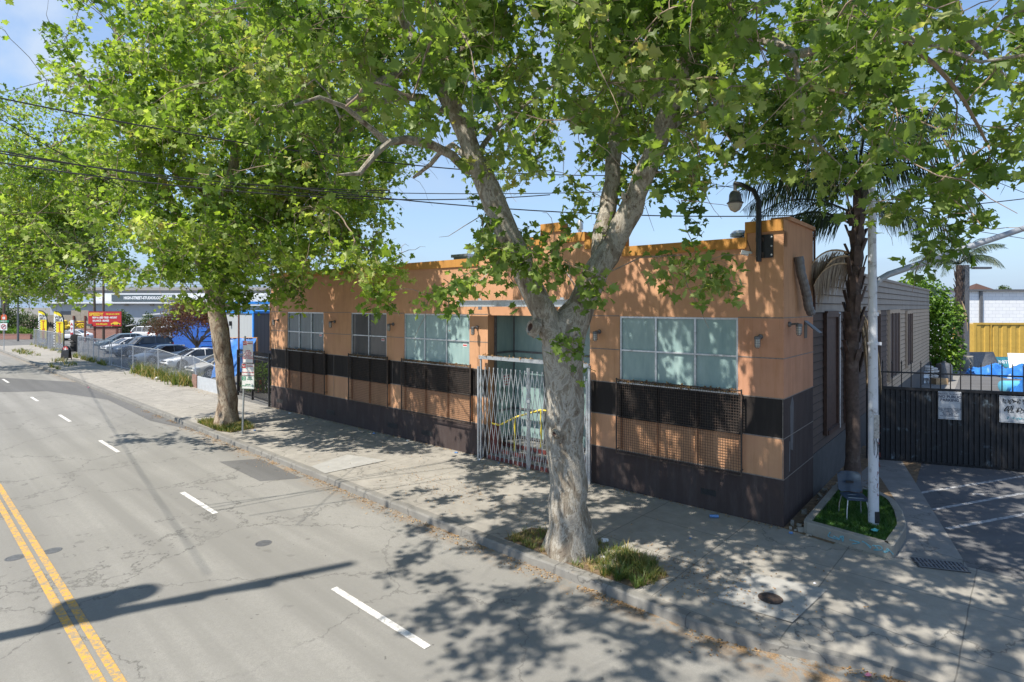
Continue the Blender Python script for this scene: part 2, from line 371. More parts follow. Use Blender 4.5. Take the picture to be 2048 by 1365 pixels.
M_CAR_W = pm('white_car_paint', (.72, .73, .74), .03, 3, .3, 0, 0)
M_CAR_N = pm('navy_car_paint', (.07, .10, .15), .05, 3, .25, .3, 0)
M_CAR_G = pm('dark_grey_car_paint', (.10, .105, .11), .05, 3, .3, .4, 0)
M_CAR_B = pm('pale_beige_car_paint', (.50, .48, .43), .05, 3, .35, .3, 0)
M_CARDR = pm('cardboard', (.40, .27, .15), .2, 8, .9)
M_LITTER = pm('litter_white', (.72, .72, .72), .1, 20, .7)
M_STRAW = pm('dead_palm', (.42, .30, .18), .35, 12, .9)
# bark
def bark(name, cols, sc=2.2, zs=.5):
    t = NT(name); m = t.mapc((1, 1, zs))
    f = t.noise(sc, 9, .72, .6, co=m); c = t.ramp(f, cols)
    c2 = t.mix(t.ramp(t.noise(13, 6, .75, co=m), [(.57, 0.0), (.63, .75)]), c, (.13, .095, .065))
    c2 = t.mix(t.ramp(t.noise(9, 5, .7, .3, co=m), [(.60, 0.0), (.66, .6)]), c2, (.46, .41, .33))
    vs = t.n('ShaderNodeTexVoronoi'); vs.inputs['Scale'].default_value = 16; t.l(t.mapc((1, 1, .45)), vs.inputs['Vector'])
    c2 = t.mix(t.ramp(vs.outputs['Distance'], [(.05, .55), (.16, 0.0)]), c2, (.07, .05, .04))
    h = t.math('ADD', t.noise(28, 6, .75, co=t.mapc((1, 1, .3))), t.noise(3.0, 5)); t.bump(h, .9, .03)
    MATS[name] = t.fin(c2, .9, 0, .2); return t.m
M_BARK = bark('sycamore_bark', [(.37, (.13, .10, .075)), (.40, (.24, .20, .155)), (.475, (.26, .225, .175)), (.49, (.39, .35, .29)), (.545, (.44, .405, .345)), (.56, (.28, .25, .21)), (.63, (.32, .295, .25)), (.65, (.52, .48, .41))], sc=4.2)
M_BARK2 = bark('brown_sycamore_bark', [(.37, (.10, .065, .045)), (.40, (.20, .145, .10)), (.48, (.24, .175, .125)), (.50, (.36, .29, .21)), (.57, (.40, .33, .25)), (.59, (.23, .17, .12)), (.66, (.44, .38, .30))], sc=3.4)
M_TWIG = pm('twig_bark', (.27, .20, .15), .35, 9, .9)
M_PBARK = pm('palm_bark', (.085, .06, .05), .4, 8, .95, bump=.8, bs=25, dirt=(.16, .13, .11), dscale=5)
M_LEAF = leafmat('sycamore_leaf', [(0, (.060, .110, .030)), (.25, (.12, .195, .042)), (.62, (.24, .33, .075)), (.90, (.42, .47, .20)), (1, (.40, .34, .15))], .52)
M_LEAF2 = leafmat('sycamore_leaf_bright', [(0, (.065, .12, .028)), (.25, (.15, .24, .040)), (.60, (.31, .41, .075)), (.88, (.52, .56, .22)), (1, (.42, .35, .14))], .54)
M_VINE = leafmat('vine_leaf', [(0, (.05, .12, .015)), (.5, (.11, .21, .025)), (1, (.22, .32, .03))], .35)
M_PALM = leafmat('palm_frond', [(0, (.018, .032, .014)), (.5, (.03, .055, .02)), (1, (.06, .09, .03))], .2)
M_PALMD = leafmat('dead_palm_frond', [(0, (.16, .11, .07)), (.5, (.28, .21, .14)), (1, (.42, .34, .24))], .2, tcol=(1, .9, .7))
M_GRASS = leafmat('weedy_grass', [(0, (.06, .11, .02)), (.45, (.13, .18, .04)), (.7, (.30, .26, .08)), (1, (.42, .30, .13))], .3)
M_TURF = leafmat('green_turf', [(0, (.03, .085, .015)), (.6, (.055, .14, .02)), (1, (.11, .19, .035))], .2)
M_REDL = leafmat('red_shrub_leaf', [(0, (.42, .18, .12)), (.45, (.58, .31, .20)), (.75, (.38, .33, .15)), (1, (.66, .44, .30))], .4, tcol=(1.2, .9, .6))
M_BUSH = leafmat('bush_leaf', [(0, (.035, .06, .02)), (.5, (.06, .10, .03)), (1, (.12, .16, .05))], .25)
M_DEADL = leafmat('fallen_leaf', [(0, (.14, .075, .03)), (.5, (.34, .19, .07)), (1, (.50, .33, .15))], .1, tcol=(1, .9, .7))

def set_rnd(me, vals):
    a = me.attributes.new('rnd', 'FLOAT', 'FACE'); a.data.foreach_set('value', np.asarray(vals, dtype=np.float32))
def fastmesh(name, V, nv, faces_per, rnd, m, parent=None):
    """V: (N*nv,3) verts; faces_per: list of index tuples within one unit; rnd: (N,)"""
    N = len(V)//nv
    base = (np.arange(N)*nv)[:, None]
    loops = np.concatenate([base + np.array(f)[None, :] for f in faces_per], axis=1).reshape(-1)
    sizes = np.tile([len(f) for f in faces_per], N)
    starts = np.concatenate([[0], np.cumsum(sizes)[:-1]])
    me = bpy.data.meshes.new(name)
    me.vertices.add(N*nv); me.vertices.foreach_set('co', np.asarray(V, dtype=np.float32).reshape(-1))
    me.loops.add(len(loops)); me.loops.foreach_set('vertex_index', loops.astype(np.int32))
    me.polygons.add(len(sizes)); me.polygons.foreach_set('loop_start', starts.astype(np.int32))
    me.update(calc_edges=True)
    set_rnd(me, np.repeat(rnd, len(faces_per)))
    me.materials.append(m)
    o = bpy.data.objects.new(name, me); col.objects.link(o)
    if parent: o.parent = parent
    return o
# palmate leaf, ten outline points, two halves folded along the midrib
LEAFV = np.array([(0,0,0), (.36,-.08,.05), (.36,.13,.045), (.62,.40,.08), (.34,.50,.03), (0,1,-.10), (-.34,.50,.03), (-.62,.40,.08), (-.36,.13,.045), (-.36,-.08,.05), (0,.42,.0)])
LEAFF = [(0,1,2,10), (2,3,4,10), (4,5,6,10), (10,6,7,8), (0,10,8,9)]
_h = [(.36,-.12,.05),(.45,.03,.06),(.35,.12,.04),(.58,.23,.07),(.71,.45,.02),(.47,.44,.06),(.30,.51,.03),(.37,.69,.04),(.16,.73,.01)]
FINEV = np.array([(0,0,0)] + _h + [(0,1,-.10)] + [(-a, b, c) for a, b, c in _h[::-1]] + [(0,.42,0)])
FINEF = [(0,1,2,3,20), (3,4,5,6,7,20), (7,8,9,10,20), (10,11,12,13,20), (13,14,15,16,17,20), (17,18,19,0,20)]
OVALV = np.array([(0,0,0), (.28,.35,.05), (.2,.75,.03), (0,1,-.06), (-.2,.75,.03), (-.28,.35,.05)])
OVALF = [(0,1,2,3), (0,3,4,5)]
def leaves(name, P, size, rng, m, parent, shape='palm', up=.7, droop=.5, outward=None, rnd=None):
    N = len(P); T, F = {'palm': (LEAFV, LEAFF), 'fine': (FINEV, FINEF), 'oval': (OVALV, OVALF)}[shape]
    nrm = rng.normal(0, .62, (N, 3)); nrm[:, 2] += up; nrm /= np.linalg.norm(nrm, axis=1)[:, None]
    ax = rng.normal(0, 1, (N, 3)); ax[:, 2] -= droop
    if outward is not None: ax += outward
    ax -= nrm*(ax*nrm).sum(1)[:, None]; ax /= np.linalg.norm(ax, axis=1)[:, None]
    sd = np.cross(ax, nrm)
    s = size*rng.uniform(.45, 1.3, N)
    V = P[:, None, :] + s[:, None, None]*(T[None, :, 0:1]*sd[:, None, :] + T[None, :, 1:2]*ax[:, None, :] + T[None, :, 2:3]*nrm[:, None, :]*rng.uniform(-1, 4.5, N)[:, None, None])
    return fastmesh(name, V.reshape(-1, 3), len(T), F, rng.random(N) if rnd is None else rnd, m, parent)
def noise3(P, seed=0, s=.5):                # cheap smooth pseudo noise in 0..1
    r = np.random.default_rng(seed); out = 0
    for k in range(5):
        w = r.normal(0, 1, 3)*s*(1+k*.6); out = out + np.sin(P @ w + r.uniform(0, 6.28))
    return .5 + out/5*.9

# ================================================================== SETTING
rg = np.random.default_rng(7); random.seed(5)
def sst(a, b, x): t = max(0, min(1, (x-a)/(b-a))); return t*t*(3-2*t)
def cofs(x): return .75*sst(2.9, 5.6, x)                       # kerb line swings in at the driveway
def zwalk(x, n): return -.135*sst(3.2, 6.0, x)*(1-sst(.2, 2.2, n))
def place_s(o): o.location = SC; o.rotation_euler = (0, 0, SANG); return o
def sheet(name, pts, z, m, loc=None):
    mb = MB(); mb.add([(p[0], p[1], z) for p in pts], [tuple(range(len(pts)))]); return struct(mb.build(name, m))
def sheet_s(name, pts, z, m):                                  # pts world -> mesh in the street's frame
    mb = MB(); mb.add([(*sl(Vector((p[0], p[1], 0))), z) for p in pts], [tuple(range(len(pts)))]); return struct(place_s(mb.build(name, m)))
sheet('ground', [(-1500,-300),(1500,-300),(1500,2500),(-1500,2500)], -.19, M_GROUND)
mb = MB(); mb.box(-140, 60, -12.4, 1.2, -.30, -.15); struct(place_s(mb.build('road', M_ROAD)))
mb = MB(); mb.box(-102, -80.5, 1.25, 130, -.30, -.12); struct(place_s(mb.build('cross_street', M_LOT)))
mb = MB(); mb.box(-140, 60, -16, -12.41, -.15, 0); struct(place_s(mb.build('far_sidewalk', M_WALK)))
# sidewalk grid
mb = MB(); xs = [-80.0]
while xs[-1] < 40: xs.append(xs[-1] + (4 if xs[-1] < -20 else .5 if xs[-1] < 14 else 4))
def nmax(x):
    if x < -18.7: return 3.66
    if x < 2.68: return 3.73 + (x+18.69)/21.37*.72 + .05
    return 4.75
for x in xs:
    nm = nmax(x); n0 = cofs(x) + .148
    for k in range(13):
        n = n0 + (nm-n0)*k/12; mb.v.append((x, n, zwalk(x, n-cofs(x)) + (.012*math.sin(x*.9+n)*math.sin(x*.31+2) if x < 2 else 0)*sst(0,.6,n)*sst(0,.6,nm-n)))
for i in range(len(xs)-1):
    for k in range(12): mb.f.append((i*13+k, (i+1)*13+k, (i+1)*13+k+1, i*13+k+1)); mb.m.append(0)
struct(place_s(mb.build('sidewalk', M_WALK)))
# kerb
mb = MB(); xs2 = [-80.0]
while xs2[-1] < 40: xs2.append(xs2[-1] + (.35 if xs2[-1] > -24 and xs2[-1] < 9 else 2))
for x in xs2:
    j = rg.normal(0, .006, 4); z = zwalk(x, 0); c = cofs(x)
    for n, dz in ((-.035, -.30), (-.03, -.15), (-.012, z-.03+j[0]), (.012+j[1], z+.002), (.15, z+.004)): mb.v.append((x, c+n+j[2]*.5, dz))
for i in range(len(xs2)-1):
    for k in range(4): mb.f.append((i*5+k, i*5+k+1, (i+1)*5+k+1, (i+1)*5+k)); mb.m.append(0)
o = struct(place_s(mb.build('curb', M_CURB))); o.data.flip_normals()
sheet('car_lot', [sw(-18.0,3.66), bw(-21.4,60), sw(-78,120), sw(-80.4,3.66)], -.012, M_LOT)
sheet('yard', [sw(2.7,4.72), sw(60,4.72), sw(60,80), bw(-1,70), bw(-1,1.0)], -.012, M_DRIVE)
sheet_s('apron', [at(1752,921), at(1803,921), at(1938,1139), at(1775,1113), at(1640,1010)], .006, M_APRON)
sheet('dirt_strip', [bw(-.05,-.02), bw(.95,-.25), bw(1.3,3.2), bw(1.75,4.6), bw(1.6,9), bw(-.05,9)], .004, M_DIRT)
sheet('dirt_wedge', [at(1748,955), at(1760,955), at(1791,1002), at(1750,1000)], .010, M_DIRT)
sheet_s('pale_slab', [at(1503,1146), at(1655,1180), at(1585,1246), at(1425,1200)], .0065, M_SLAB)
sheet_s('pale_slab', [at(695,910), at(772,922), at(650,948), at(622,934)], .0125, M_SLAB)
sheet_s('asphalt_patch', [at(438,924,-.15), at(520,918,-.15), at(603,957,-.15), at(520,963,-.15)], -.146, M_PATCH)
sheet_s('asphalt_patch', [at(-60,752,-.15), at(205,768,-.15), at(420,869,-.15), at(300,842,-.15), at(215,800,-.15), at(95,783,-.15), at(-60,786,-.15)], -.146, M_PATCH)
# painted lines
def line_s(name, n, x0, x1, w, m):
    mb = MB(); k = max(1, int((x1-x0)/1.0))
    for i in range(k+1):
        x = x0+(x1-x0)*i/k; mb.v += [(x, n-w/2, -.143), (x, n+w/2, -.143)]
    mb.f = [(2*i, 2*i+2, 2*i+3, 2*i+1) for i in range(k)]; mb.m = [0]*k
    return struct(place_s(mb.build(name, m)))
yl = [sl(at(246,1365,-.15))[1], sl(at(207,1365,-.15))[1]]
line_s('yellow_line', yl[0]-.02, -100, 20, .11, M_YEL); line_s('yellow_line', yl[1]-.03, -100, 20, .11, M_YEL)
dn = sl(at(761,1236,-.15))[1]
for (x0,y0,x1,y1) in ((660,1180,862,1292),(357,987,434,1027),(190,883,236,905),(112,831,140,844),(60,795,76,803),(2,759,18,766)):
    a, b = sl(at(x0,y0,-.15))[0], sl(at(x1,y1,-.15))[0]; line_s('lane_dash', dn, a, b, .115, M_WHITEL)
for (x0,y0,x1,y1) in ((1838,986,2060,950),(1866,1019,2070,982),(1893,1057,2080,1022)):
    a, b = at(x0,y0), at(x1,y1); d = (b-a).normalized(); p = Vector((-d.y,d.x,0))*.05
    sheet('stall_line', [a-p, b-p, b+p, a+p], -.007, M_WHITEW)
sheet('stall_line', [at(1945,986), at(1968,987), at(1968,990), at(1945,989)], -.007, M_WHITEW)
o = sheet('crossing_line', [at(0,695,-.12), at(25,697,-.12), at(55,706,-.12), at(48,708,-.12), at(22,700,-.12), at(0,698,-.12)], -.112, M_WHITEL)
# valve covers and drain
for i, (px, py, lb) in enumerate(((105,1102,'small round iron valve cover between lane dash and yellow lines'),(30,1116,'small round iron valve cover left of the double yellow line'),
                    (527,1087,'small round iron valve cover by the crossing wire shadows'),(1541,1197,'round dark iron meter cover set in the pale sidewalk slab'))):
    z = -.15 if i < 3 else .01; p = at(px, py, z); mb = MB(); r = .13 if i < 3 else .16
    mb.lathe([(r+.02, 0), (r+.02, .004), (r, .005), (r-.012, .002), (r-.03, .006), (.02, .007)], 20)
    o = mb.build('valve_cover', M_GREYM if i != 3 else M_RUSTG); o.location = p; tag(o, lb, 'utility cover', 'iron covers set in the pavement')
t = thing('drain_grate', 'slotted iron drain grate at the sidewalk end of the driveway', 'drain grate', at(1880,1131,.006), math.atan2(-.30,.95))
mb = MB(); mb.box(-.38,.38,-.19,.19,0,.006); mb.build('frame', M_BLACKP, t)
mb = MB()
for r_ in (-1, 1):
    for i in range(12): mb.obox((-.33+i*.06, r_*.092, .012), (.018,.008*r_*1,0), (0,.075,0), (0,0,.006))
mb.box(-.38,.38,-.008,.008,.007,.02); mb.box(-.38,.38,.172,.19,.007,.02); mb.box(-.38,.38,-.19,-.172,.007,.02)
mb.build('bars', M_GREYM, t)

# ================================================================== ORANGE BUILDING
W = 21.4
B = thing('stucco_building', 'low orange stucco commercial building with dark brown bands behind the sycamores', 'building', BC, BANG)
xw = [(fx(574.5), fx(647)), (fx(702), fx(773)), (fx(808), fx(939)), (fx(1239), fx(1476))]
xd = (fx(975.6), fx(1180)); ZW0, ZW1, ZD = 2.66, 4.255, 4.235
zb = [-.2, .97, 1.80, 2.61, 2.66, 3.43, 4.235, 4.255, 5.72]
xb = sorted([-W, 0] + [v for p in xw for v in p] + list(xd) + [fx(1481)])
def cellmat(z, x): return 3 if z < .9 else 0 if z < 1.7 else 2 if z < 2.6 else (1 if (x > fx(1476)-.01 and z < 4.2) else 0)
mb = MB()
for i in range(len(xb)-1):
    for j in range(len(zb)-1):
        x0, x1, z0, z1 = xb[i], xb[i+1], zb[j], zb[j+1]; xm, zm = (x0+x1)/2, (z0+z1)/2
        if any(a < xm < b for a, b in xw) and ZW0 < zm < ZW1: continue
        if xd[0] < xm < xd[1] and -.2 < zm < ZD: continue
        mb.quad((x0,0,z0),(x1,0,z0),(x1,0,z1),(x0,0,z1), cellmat(zm, xm))
for a, b in xw:                                               # reveals
    mb.quad((a,0,ZW0),(a,0,ZW1),(a,.12,ZW1),(a,.12,ZW0)); mb.quad((b,0,ZW0),(b,.12,ZW0),(b,.12,ZW1),(b,0,ZW1))
    mb.quad((a,0,ZW1),(b,0,ZW1),(b,.12,ZW1),(a,.12,ZW1)); mb.quad((a,0,ZW0),(a,.12,ZW0),(b,.12,ZW0),(b,0,ZW0))
# side return 2.85 deep, left side, back
SD = sy(1626)
for j in range(len(zb)-1):
    z0, z1 = zb[j], zb[j+1]; zm = (z0+z1)/2
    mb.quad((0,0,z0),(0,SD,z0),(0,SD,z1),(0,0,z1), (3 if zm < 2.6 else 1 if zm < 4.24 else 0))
    mb.quad((-W,0,z0),(-W,0,z1),(-W,24,z1),(-W,24,z0), 3 if zm < 1 else 0)
mb.quad((-W,24,-.2),(-W,24,5.38),(-.5,24,5.38),(-.5,24,-.2), 0)
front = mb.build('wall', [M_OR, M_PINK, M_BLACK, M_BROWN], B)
# stepped parapet
def px2x(p): return fx(p)
steps = [(-W, fx(955), 5.72), (fx(955), fx(1040), 5.97), (fx(1040), fx(1083), 6.18), (fx(1083), fx(1123), 6.50), (fx(1123), fx(1171), 6.18), (fx(1171), fx(1246), 5.97), (fx(1246), fx(1491.5), 5.72), (fx(1491.5), 0, 6.04)]
mc = MB()
for i, (a, b, zt) in enumerate(steps):
    if zt > 5.73: mb = MB(); mb.box(a, b, 0, .28, 5.72, zt); mb.build('parapet', M_OR, B)
    last = i == len(steps)-1
    y1 = .30
    mc.box(a-.004*(zt>5.73), b+.004*(zt>5.73) - (.01 if last else 0), -.045, y1, zt, zt+.235)
    if zt > 5.73: mc.box(a-.012, a+.03, -.045, .29, 5.74, zt-.003) if (i and steps[i-1][2] < zt) else None
mb = MB(); mb.box(-.004, 0, 0, SD, 5.72, 6.275)
mb.box(-.26, -.006, .28, SD, 5.72, 6.275)
mb.build('parapet', M_OR, B); mb = MB(); mb.box(-W, -W+.25, .31, 24, 5.725, 5.95); mb.build('parapet', M_OR, B); mc.build('parapet_cap', M_CAP, B)
mb = MB(); mb.add([(-.34, .3, 6.276), (.05, .3, 6.276), (.05, SD+.02, 6.276), (-.34, SD+.02, 6.276)], [(0,1,2,3)])
mb.box(-.34,.05,.3,SD+.02,6.278,6.36); mb.build('side_cap', M_OR, B)
mb = MB(); mb.box(-W+.26, -.27, .29, 24, 5.40, 5.50); mb.build('roof', M_ROOF, B)
# reglet seams
mb = MB()
def hseam(a, b, z): mb.box(a, b, -.006, -.001, z-.011, z+.011)
solid = []
cuts = sorted([p for q in xw for p in q] + list(xd)); prev = -W
for a, b in sorted(xw + [xd]): solid.append((prev, a)); prev = b
solid.append((prev, 0))
for a, b in solid:
    hseam(a, b, 3.43)
hs = [(-W, xd[0]), (xd[1], 0)]
for a, b in solid: hseam(a+.002, b-.002, 4.262)
for a, b in hs:
    for z in (.97, 1.80, 2.61): hseam(a, b, z)
for x in (fx(668), fx(785), fx(956), fx(1566)): mb.box(x-.007, x+.007, -.0085, -.0062, .97, 2.61)
for z in (.97, 1.80, 2.61, 3.43, 4.262): mb.box(.001, .006, 0, SD, z-.009, z+.009)
mb.build('seam_strips', M_SEAM, B)
for px_ in (560, 661, 785, 854):
    mb = MB(); x = fx(px_); mb.box(x-.28, x+.28, -.004, -.001, .27, .43)
    for k in range(6): mb.box(x-.25, x+.25, -.010, -.0045, .285+k*.023, .293+k*.023)
    mb.build('foundation_vent', M_BLACKP, B)
mb = MB(); x = fx(1417); mb.box(x-.17, x+.17, -.004, -.001, .33, .46); mb.build('foundation_vent', M_BLACKP, B)
# windows
def window(a, b, nx, mglass, stick=None):
    f = MB(); w = .045
    y0, y1 = .02, .075
    f.box(a, a+w, y0, y1, ZW0, ZW1); f.box(b-w, b, y0, y1, ZW0, ZW1)
    f.box(a+w, b-w, y0, y1, ZW1-w, ZW1); f.box(a+w, b-w, y0, y1, ZW0, ZW0+w)
    f.box(a+w, b-w, y0+.002, y1-.002, 3.405, 3.445)
    for k in range(1, nx):
        x = a+(b-a)*k/nx; f.box(x-w*.5, x+w*.5, y0-.002, y1, ZW0+w, 3.404); f.box(x-w*.5, x+w*.5, y0-.002, y1, 3.446, ZW1-w)
    o = f.build('window', M_ALU, B, bevel=.003)
    p = MB()
    for k in range(nx):
        x0, x1 = a+(b-a)*k/nx, a+(b-a)*(k+1)/nx
        for z0, z1 in ((ZW0, 3.42), (3.42, ZW1)): p.quad((x0,.062,z0),(x1,.062,z0),(x1,.062,z1),(x0,.062,z1))
    p.build('pane', mglass, o)
    p = MB(); p.box(a-.04, b+.04, -.10, .03, ZW0-.035, ZW0-.003); p.build('sill', M_ALU, o)
    return o
wobj = [window(*xw[0], 3, M_BLUEG), window(*xw[1], 2, M_DARKG), window(*xw[2], 3, M_TEAL), window(*xw[3], 3, M_TEAL)]
M_STK = pm('sticker_white', (.6,.6,.6), .05, 5); M_STKR = pm('sticker_red', (.45,.05,.05), .05, 5)
for wi, (px_, py_) in ((0,(641,671)), (1,(766,680)), (2,(930,691))):
    x, z = fx(px_,.06), fz(px_,py_,.06); s = MB(); s.box(x-.09,x+.09,.0575,.0605,z-.05,z+.05,0); s.box(x-.08,x+.08,.0560,.0573,z-.022,z+.022,1); s.build('sticker', [M_STK, M_STKR], wobj[wi])
# steel mesh grilles with fins behind
for k, (p0, p1, nx, zlo) in enumerate(((572,649,3,1.02),(697,775,2,.99),(803,941,3,.95),(1233,1483,3,.93))):
    a, b = fx(p0,-.14), fx(p1,-.14); zhi = 2.72
    g = MB(); y = -.145
    for x in (a, b): g.box(x-.014, x+.014, y-.014, y+.014, zlo, zhi+.03)
    for z in (zlo, zhi): g.box(a, b, y-.013, y+.013, z-.012, z+.012)
    n = int((b-a)/.055)
    for i in range(1, n): x = a+(b-a)*i/n; g.box(x-.0028, x+.0028, y-.0028, y+.0028, zlo, zhi)
    n = int((zhi-zlo)/.058)
    for i in range(1, n): z = zlo+(zhi-zlo)*i/n; g.box(a, b, y-.0085, y-.0029, z-.0028, z+.0028)
    for x in (a+.02, b-.02):
        for z in (zlo+.1, zhi-.1): g.box(x-.01, x+.01, y, -.001, z-.01, z+.01)
    go = g.build('window_grille', M_RUSTG, B)
    fn = MB()
    for i in range(nx+1):
        x = a+.06+(b-a-.12)*i/nx; fn.box(x-.02, x+.02, -.075, -.009, 1.02, 1.79, 0); fn.box(x-.02, x+.02, -.075, -.009, 1.81, 2.60, 1)
    fn.box(a+.02, b-.02, -.10, -.009, 1.785, 1.808, 1)
    fn.build('grille_backing', [M_OR, M_BLACK], go)
# doorway recess
DP = 1.15; fl = .42
XA, XB = xd
mb = MB()
jam = .62
mb.quad((XA,0,-.2),(XA,0,ZD),(XA,.28,ZD),(XA,.28,-.2)); mb.quad((XB,0,-.2),(XB,.28,-.2),(XB,.28,ZD),(XB,0,ZD))
mb.quad((XA,0,ZD),(XB,0,ZD),(XB,.28,ZD),(XA,.28,ZD))
mb.box(XA-.4, XB+.4, .281, DP+.3, ZD+.001, ZD+.2)
mb.box(XA+.001, XA+.26, .10, .279, 0, 1.0, 1)
mb.build('doorway_jambs', [M_OR, M_RED], B)
mb = MB(); mb.box(XA+.02, XB-.02, .55, DP+.02, -.05, fl, 0)
mb.box(XA+.02, XB-.02, .26, .549, -.05, .28, 0); mb.box(XA+.02, XB-.02, -.04, .259, -.05, .14, 0)
for i, (y, z) in enumerate(((-.04, .14), (.26, .28), (.55, fl))):
    n = 22
    for k in range(n):
        x0 = XA+.03+(XB-XA-.06)*k/n; mb.box(x0+.01, x0+(XB-XA)/n-.015, y-.012, y-.001, z-.135, z-.02, 1)
mb.build('entrance_steps', [M_APRON, M_RED], B, bevel=0)
mb = MB(); mg = MB()
def lite(p, q, z0, z1, u=.03):
    mg.quad((*p, z0), (*q, z0), (*q, z1), (*p, z1))
def mull(p, w=.03): mb.box(p[0]-w, p[0]+w, p[1]-w, p[1]+w, fl, ZD)
pl = [(XA+.04, .30), (XA+.04, DP), (XA+1.25, DP), (XA+2.3, DP), (XB-.04, DP), (XB-.04, .30)]
for i in range(len(pl)-1):
    lite(pl[i], pl[i+1], fl+.1, ZD-.02)
for p in pl: mull(p)
for z in (fl+.06, 1.35, 3.10):
    mb.box(XA+.07, XB-.07, DP-.028, DP+.02, z-.03, z+.03)
    mb.box(XA+.03, XA+.068, .33, DP-.03, z-.03, z+.03); mb.box(XB-.068, XB-.03, .33, DP-.03, z-.03, z+.03)
st = mb.build('storefront', M_GREYM, B); mg.build('pane', M_TEAL, st)
x0 = XA+.043
mb = MB(); mb.box(x0, x0+.004, .62, .95, 2.05, 2.42); nt = mb.build('paper_notice', M_STK, st)
mb = MB()
for k in range(4): mb.box(x0+.0042, x0+.006, .65, .92, 2.09+k*.085, 2.12+k*.085)
mb.build('print', M_STKR, nt)
M_INK = pm('marker_ink', (.02,.02,.02), .1, 5, .6)
def scribble(name, n, w, h, seed, m, parent, M, r=.008, strokes=3):
    rr = random.Random(seed); g = MB()
    for s_ in range(strokes):
        x = (s_+.5)/strokes*w - w/2; pts = []
        cx_, cz_ = x, 0
        for k in range(n):
            cx_ = x + rr.uniform(-.5,.5)*w/strokes*1.1; cz_ = rr.uniform(-.5,.5)*h
            pts.append(M @ Vector((cx_, 0, cz_)))
        sm = []
        for k in range(len(pts)-1):
            for q in range(5):
                u = q/5; p0 = pts[max(k-1,0)]; p1 = pts[k]; p2 = pts[k+1]; p3 = pts[min(k+2,len(pts)-1)]
                sm.append(.5*((2*p1)+(p2-p0)*u+(2*p0-5*p1+4*p2-p3)*u*u+(3*p1-p0-3*p2+p3)*u**3))
        g.tube(sm, r, 4)
    return g.build(name, m, parent)
scribble('graffiti', 7, .28, .7, 4, M_INK, st, Matrix.Translation((x0, .62, 1.85)) @ Matrix.Rotation(R(90), 4, 'Z'), .009, 2)
# handrail
mb = MB(); rl = [(XA+.15,-.0,.95),(XA+.35,.1,.92),(XA+1.0,.45,1.25),(XA+1.35,.62,1.42),(XA+2.0,.62,1.42)]
rl = [(XA+.05,.1,1.02),(XA+.35,.12,1.0),(XA+.85,.3,1.28),(XA+1.45,.7,1.50),(XA+2.25,.7,1.50)]
mb.tube(rl, .028, 8)
for p, z in (((XA+.80,.29),.28),((XA+1.45,.7),.42),((XA+2.2,.7),.42)): mb.tube([(p[0],p[1],z),(p[0],p[1],1.27 if p[0]<XA+1 else 1.5)], .028, 8)
mb.build('handrail', M_YELM, B, smooth=True)
# awning beam (C channel on the wall)
a, b = fx(914,-.35), fx(1178,-.35); z0 = fz(914,613,-.35); z1 = fz(914,603,-.35); z0=4.50; z1=4.66
mb = MB(); mb.box(a, b, -.36, -.345, z0, z1); mb.box(a-.05, b+.05, -.44, -.30, z1, z1+.012); mb.box(a-.05, b+.05, -.44, -.30, z0-.012, z0)
for x in (fx(966,-.2), fx(1130,-.2)): mb.box(x-.06, x+.06, -.344, -.30, z0-.10, z1+.07); mb.box(x-.03, x+.03, -.30, 0, z0+.03, z1-.03)
mb.tube([(a+.1, -.37, z1), (a+1.0, -.01, 5.5)], .010, 5); mb.tube([(b-.1, -.37, z1), (b-1.0, -.01, 5.5)], .010, 5)
mb.build('awning_beam', M_GALV, B, label='galvanised steel channel left from an awning')
# blank plates, notches on the upper wall, side vent, duct
mb = MB(); p0 = fx(1516); mb.box(fx(1513), fx(1547), -.03, -.001, 5.50, 5.98); mb.build('cover_plate', M_BLACKP, B)
for x in (fx(1517), fx(1544)):
    for z in (5.56, 5.74, 5.92): mb = MB(); mb.lathe([(.02,0),(.02,.015),(.008,.02)], 8, (x, z, .03)); o = mb.build('bolt', M_GALV, B); o.data.transform(Matrix.Rotation(R(90), 4, 'X'))
mb = MB(); y = sy(1611); mb.box(.001, .006, y-.13, y+.13, 3.78, 4.18); vv = mb.build('vent_opening', M_BLACKP, B)
mb = MB(); mb.obox((.15, y+.02, 4.03), (.15,0,-.13), (0,.15,0), (.008,0,.009)); mb.build('vent_flap', M_GREYM, vv)
yd = sy(1600)
mb = MB(); pts = [(-.35,yd-.1,6.0),(.02,yd-.1,6.05)]
pts = [(.10,yd-.5,5.55),(.13,yd-.45,5.2),(.16,yd-.3,4.95),(.18,yd-.18,4.72),(.20,yd-.12,4.48),(.23,yd-.02,4.34)]
pp = []; rr_ = []
for k in range(len(pts)-1):
    for q in range(4): pp.append(Vector(pts[k]).lerp(Vector(pts[k+1]), q/4)); rr_.append(.088 + (.008 if q % 2 else 0))
pp.append(Vector(pts[-1])); rr_.append(.09)
mb.tube(pp, rr_, 12); mb.build('flex_duct', M_GREYM, B, smooth=False)
mb = MB(); mb.tube([(.03, SD+.0, 6.3), (.03, SD+.0, 4.4)], .028, 6); mb.build('downpipe', M_DWOOD, B)
# graffiti smear on the dark side
M_SM = pm('grey_overpaint', (.12,.115,.12), .2, 4, .9)
mb = MB(); mb.plate([(-.13,-.5),(.05,-.55),(.10,.1),(.12,.45),(.0,.6),(-.16,.4)], (.002, .62, 2.0), (0,1,0), (0,0,1), .0015); mb.plate([(-.04,-.3),(.03,-.3),(.05,.3),(-.03,.35)], (.002, .42, 1.35), (0,1,0), (0,0,1), .0017); mb.build('overpaint_patch', M_SM, B)
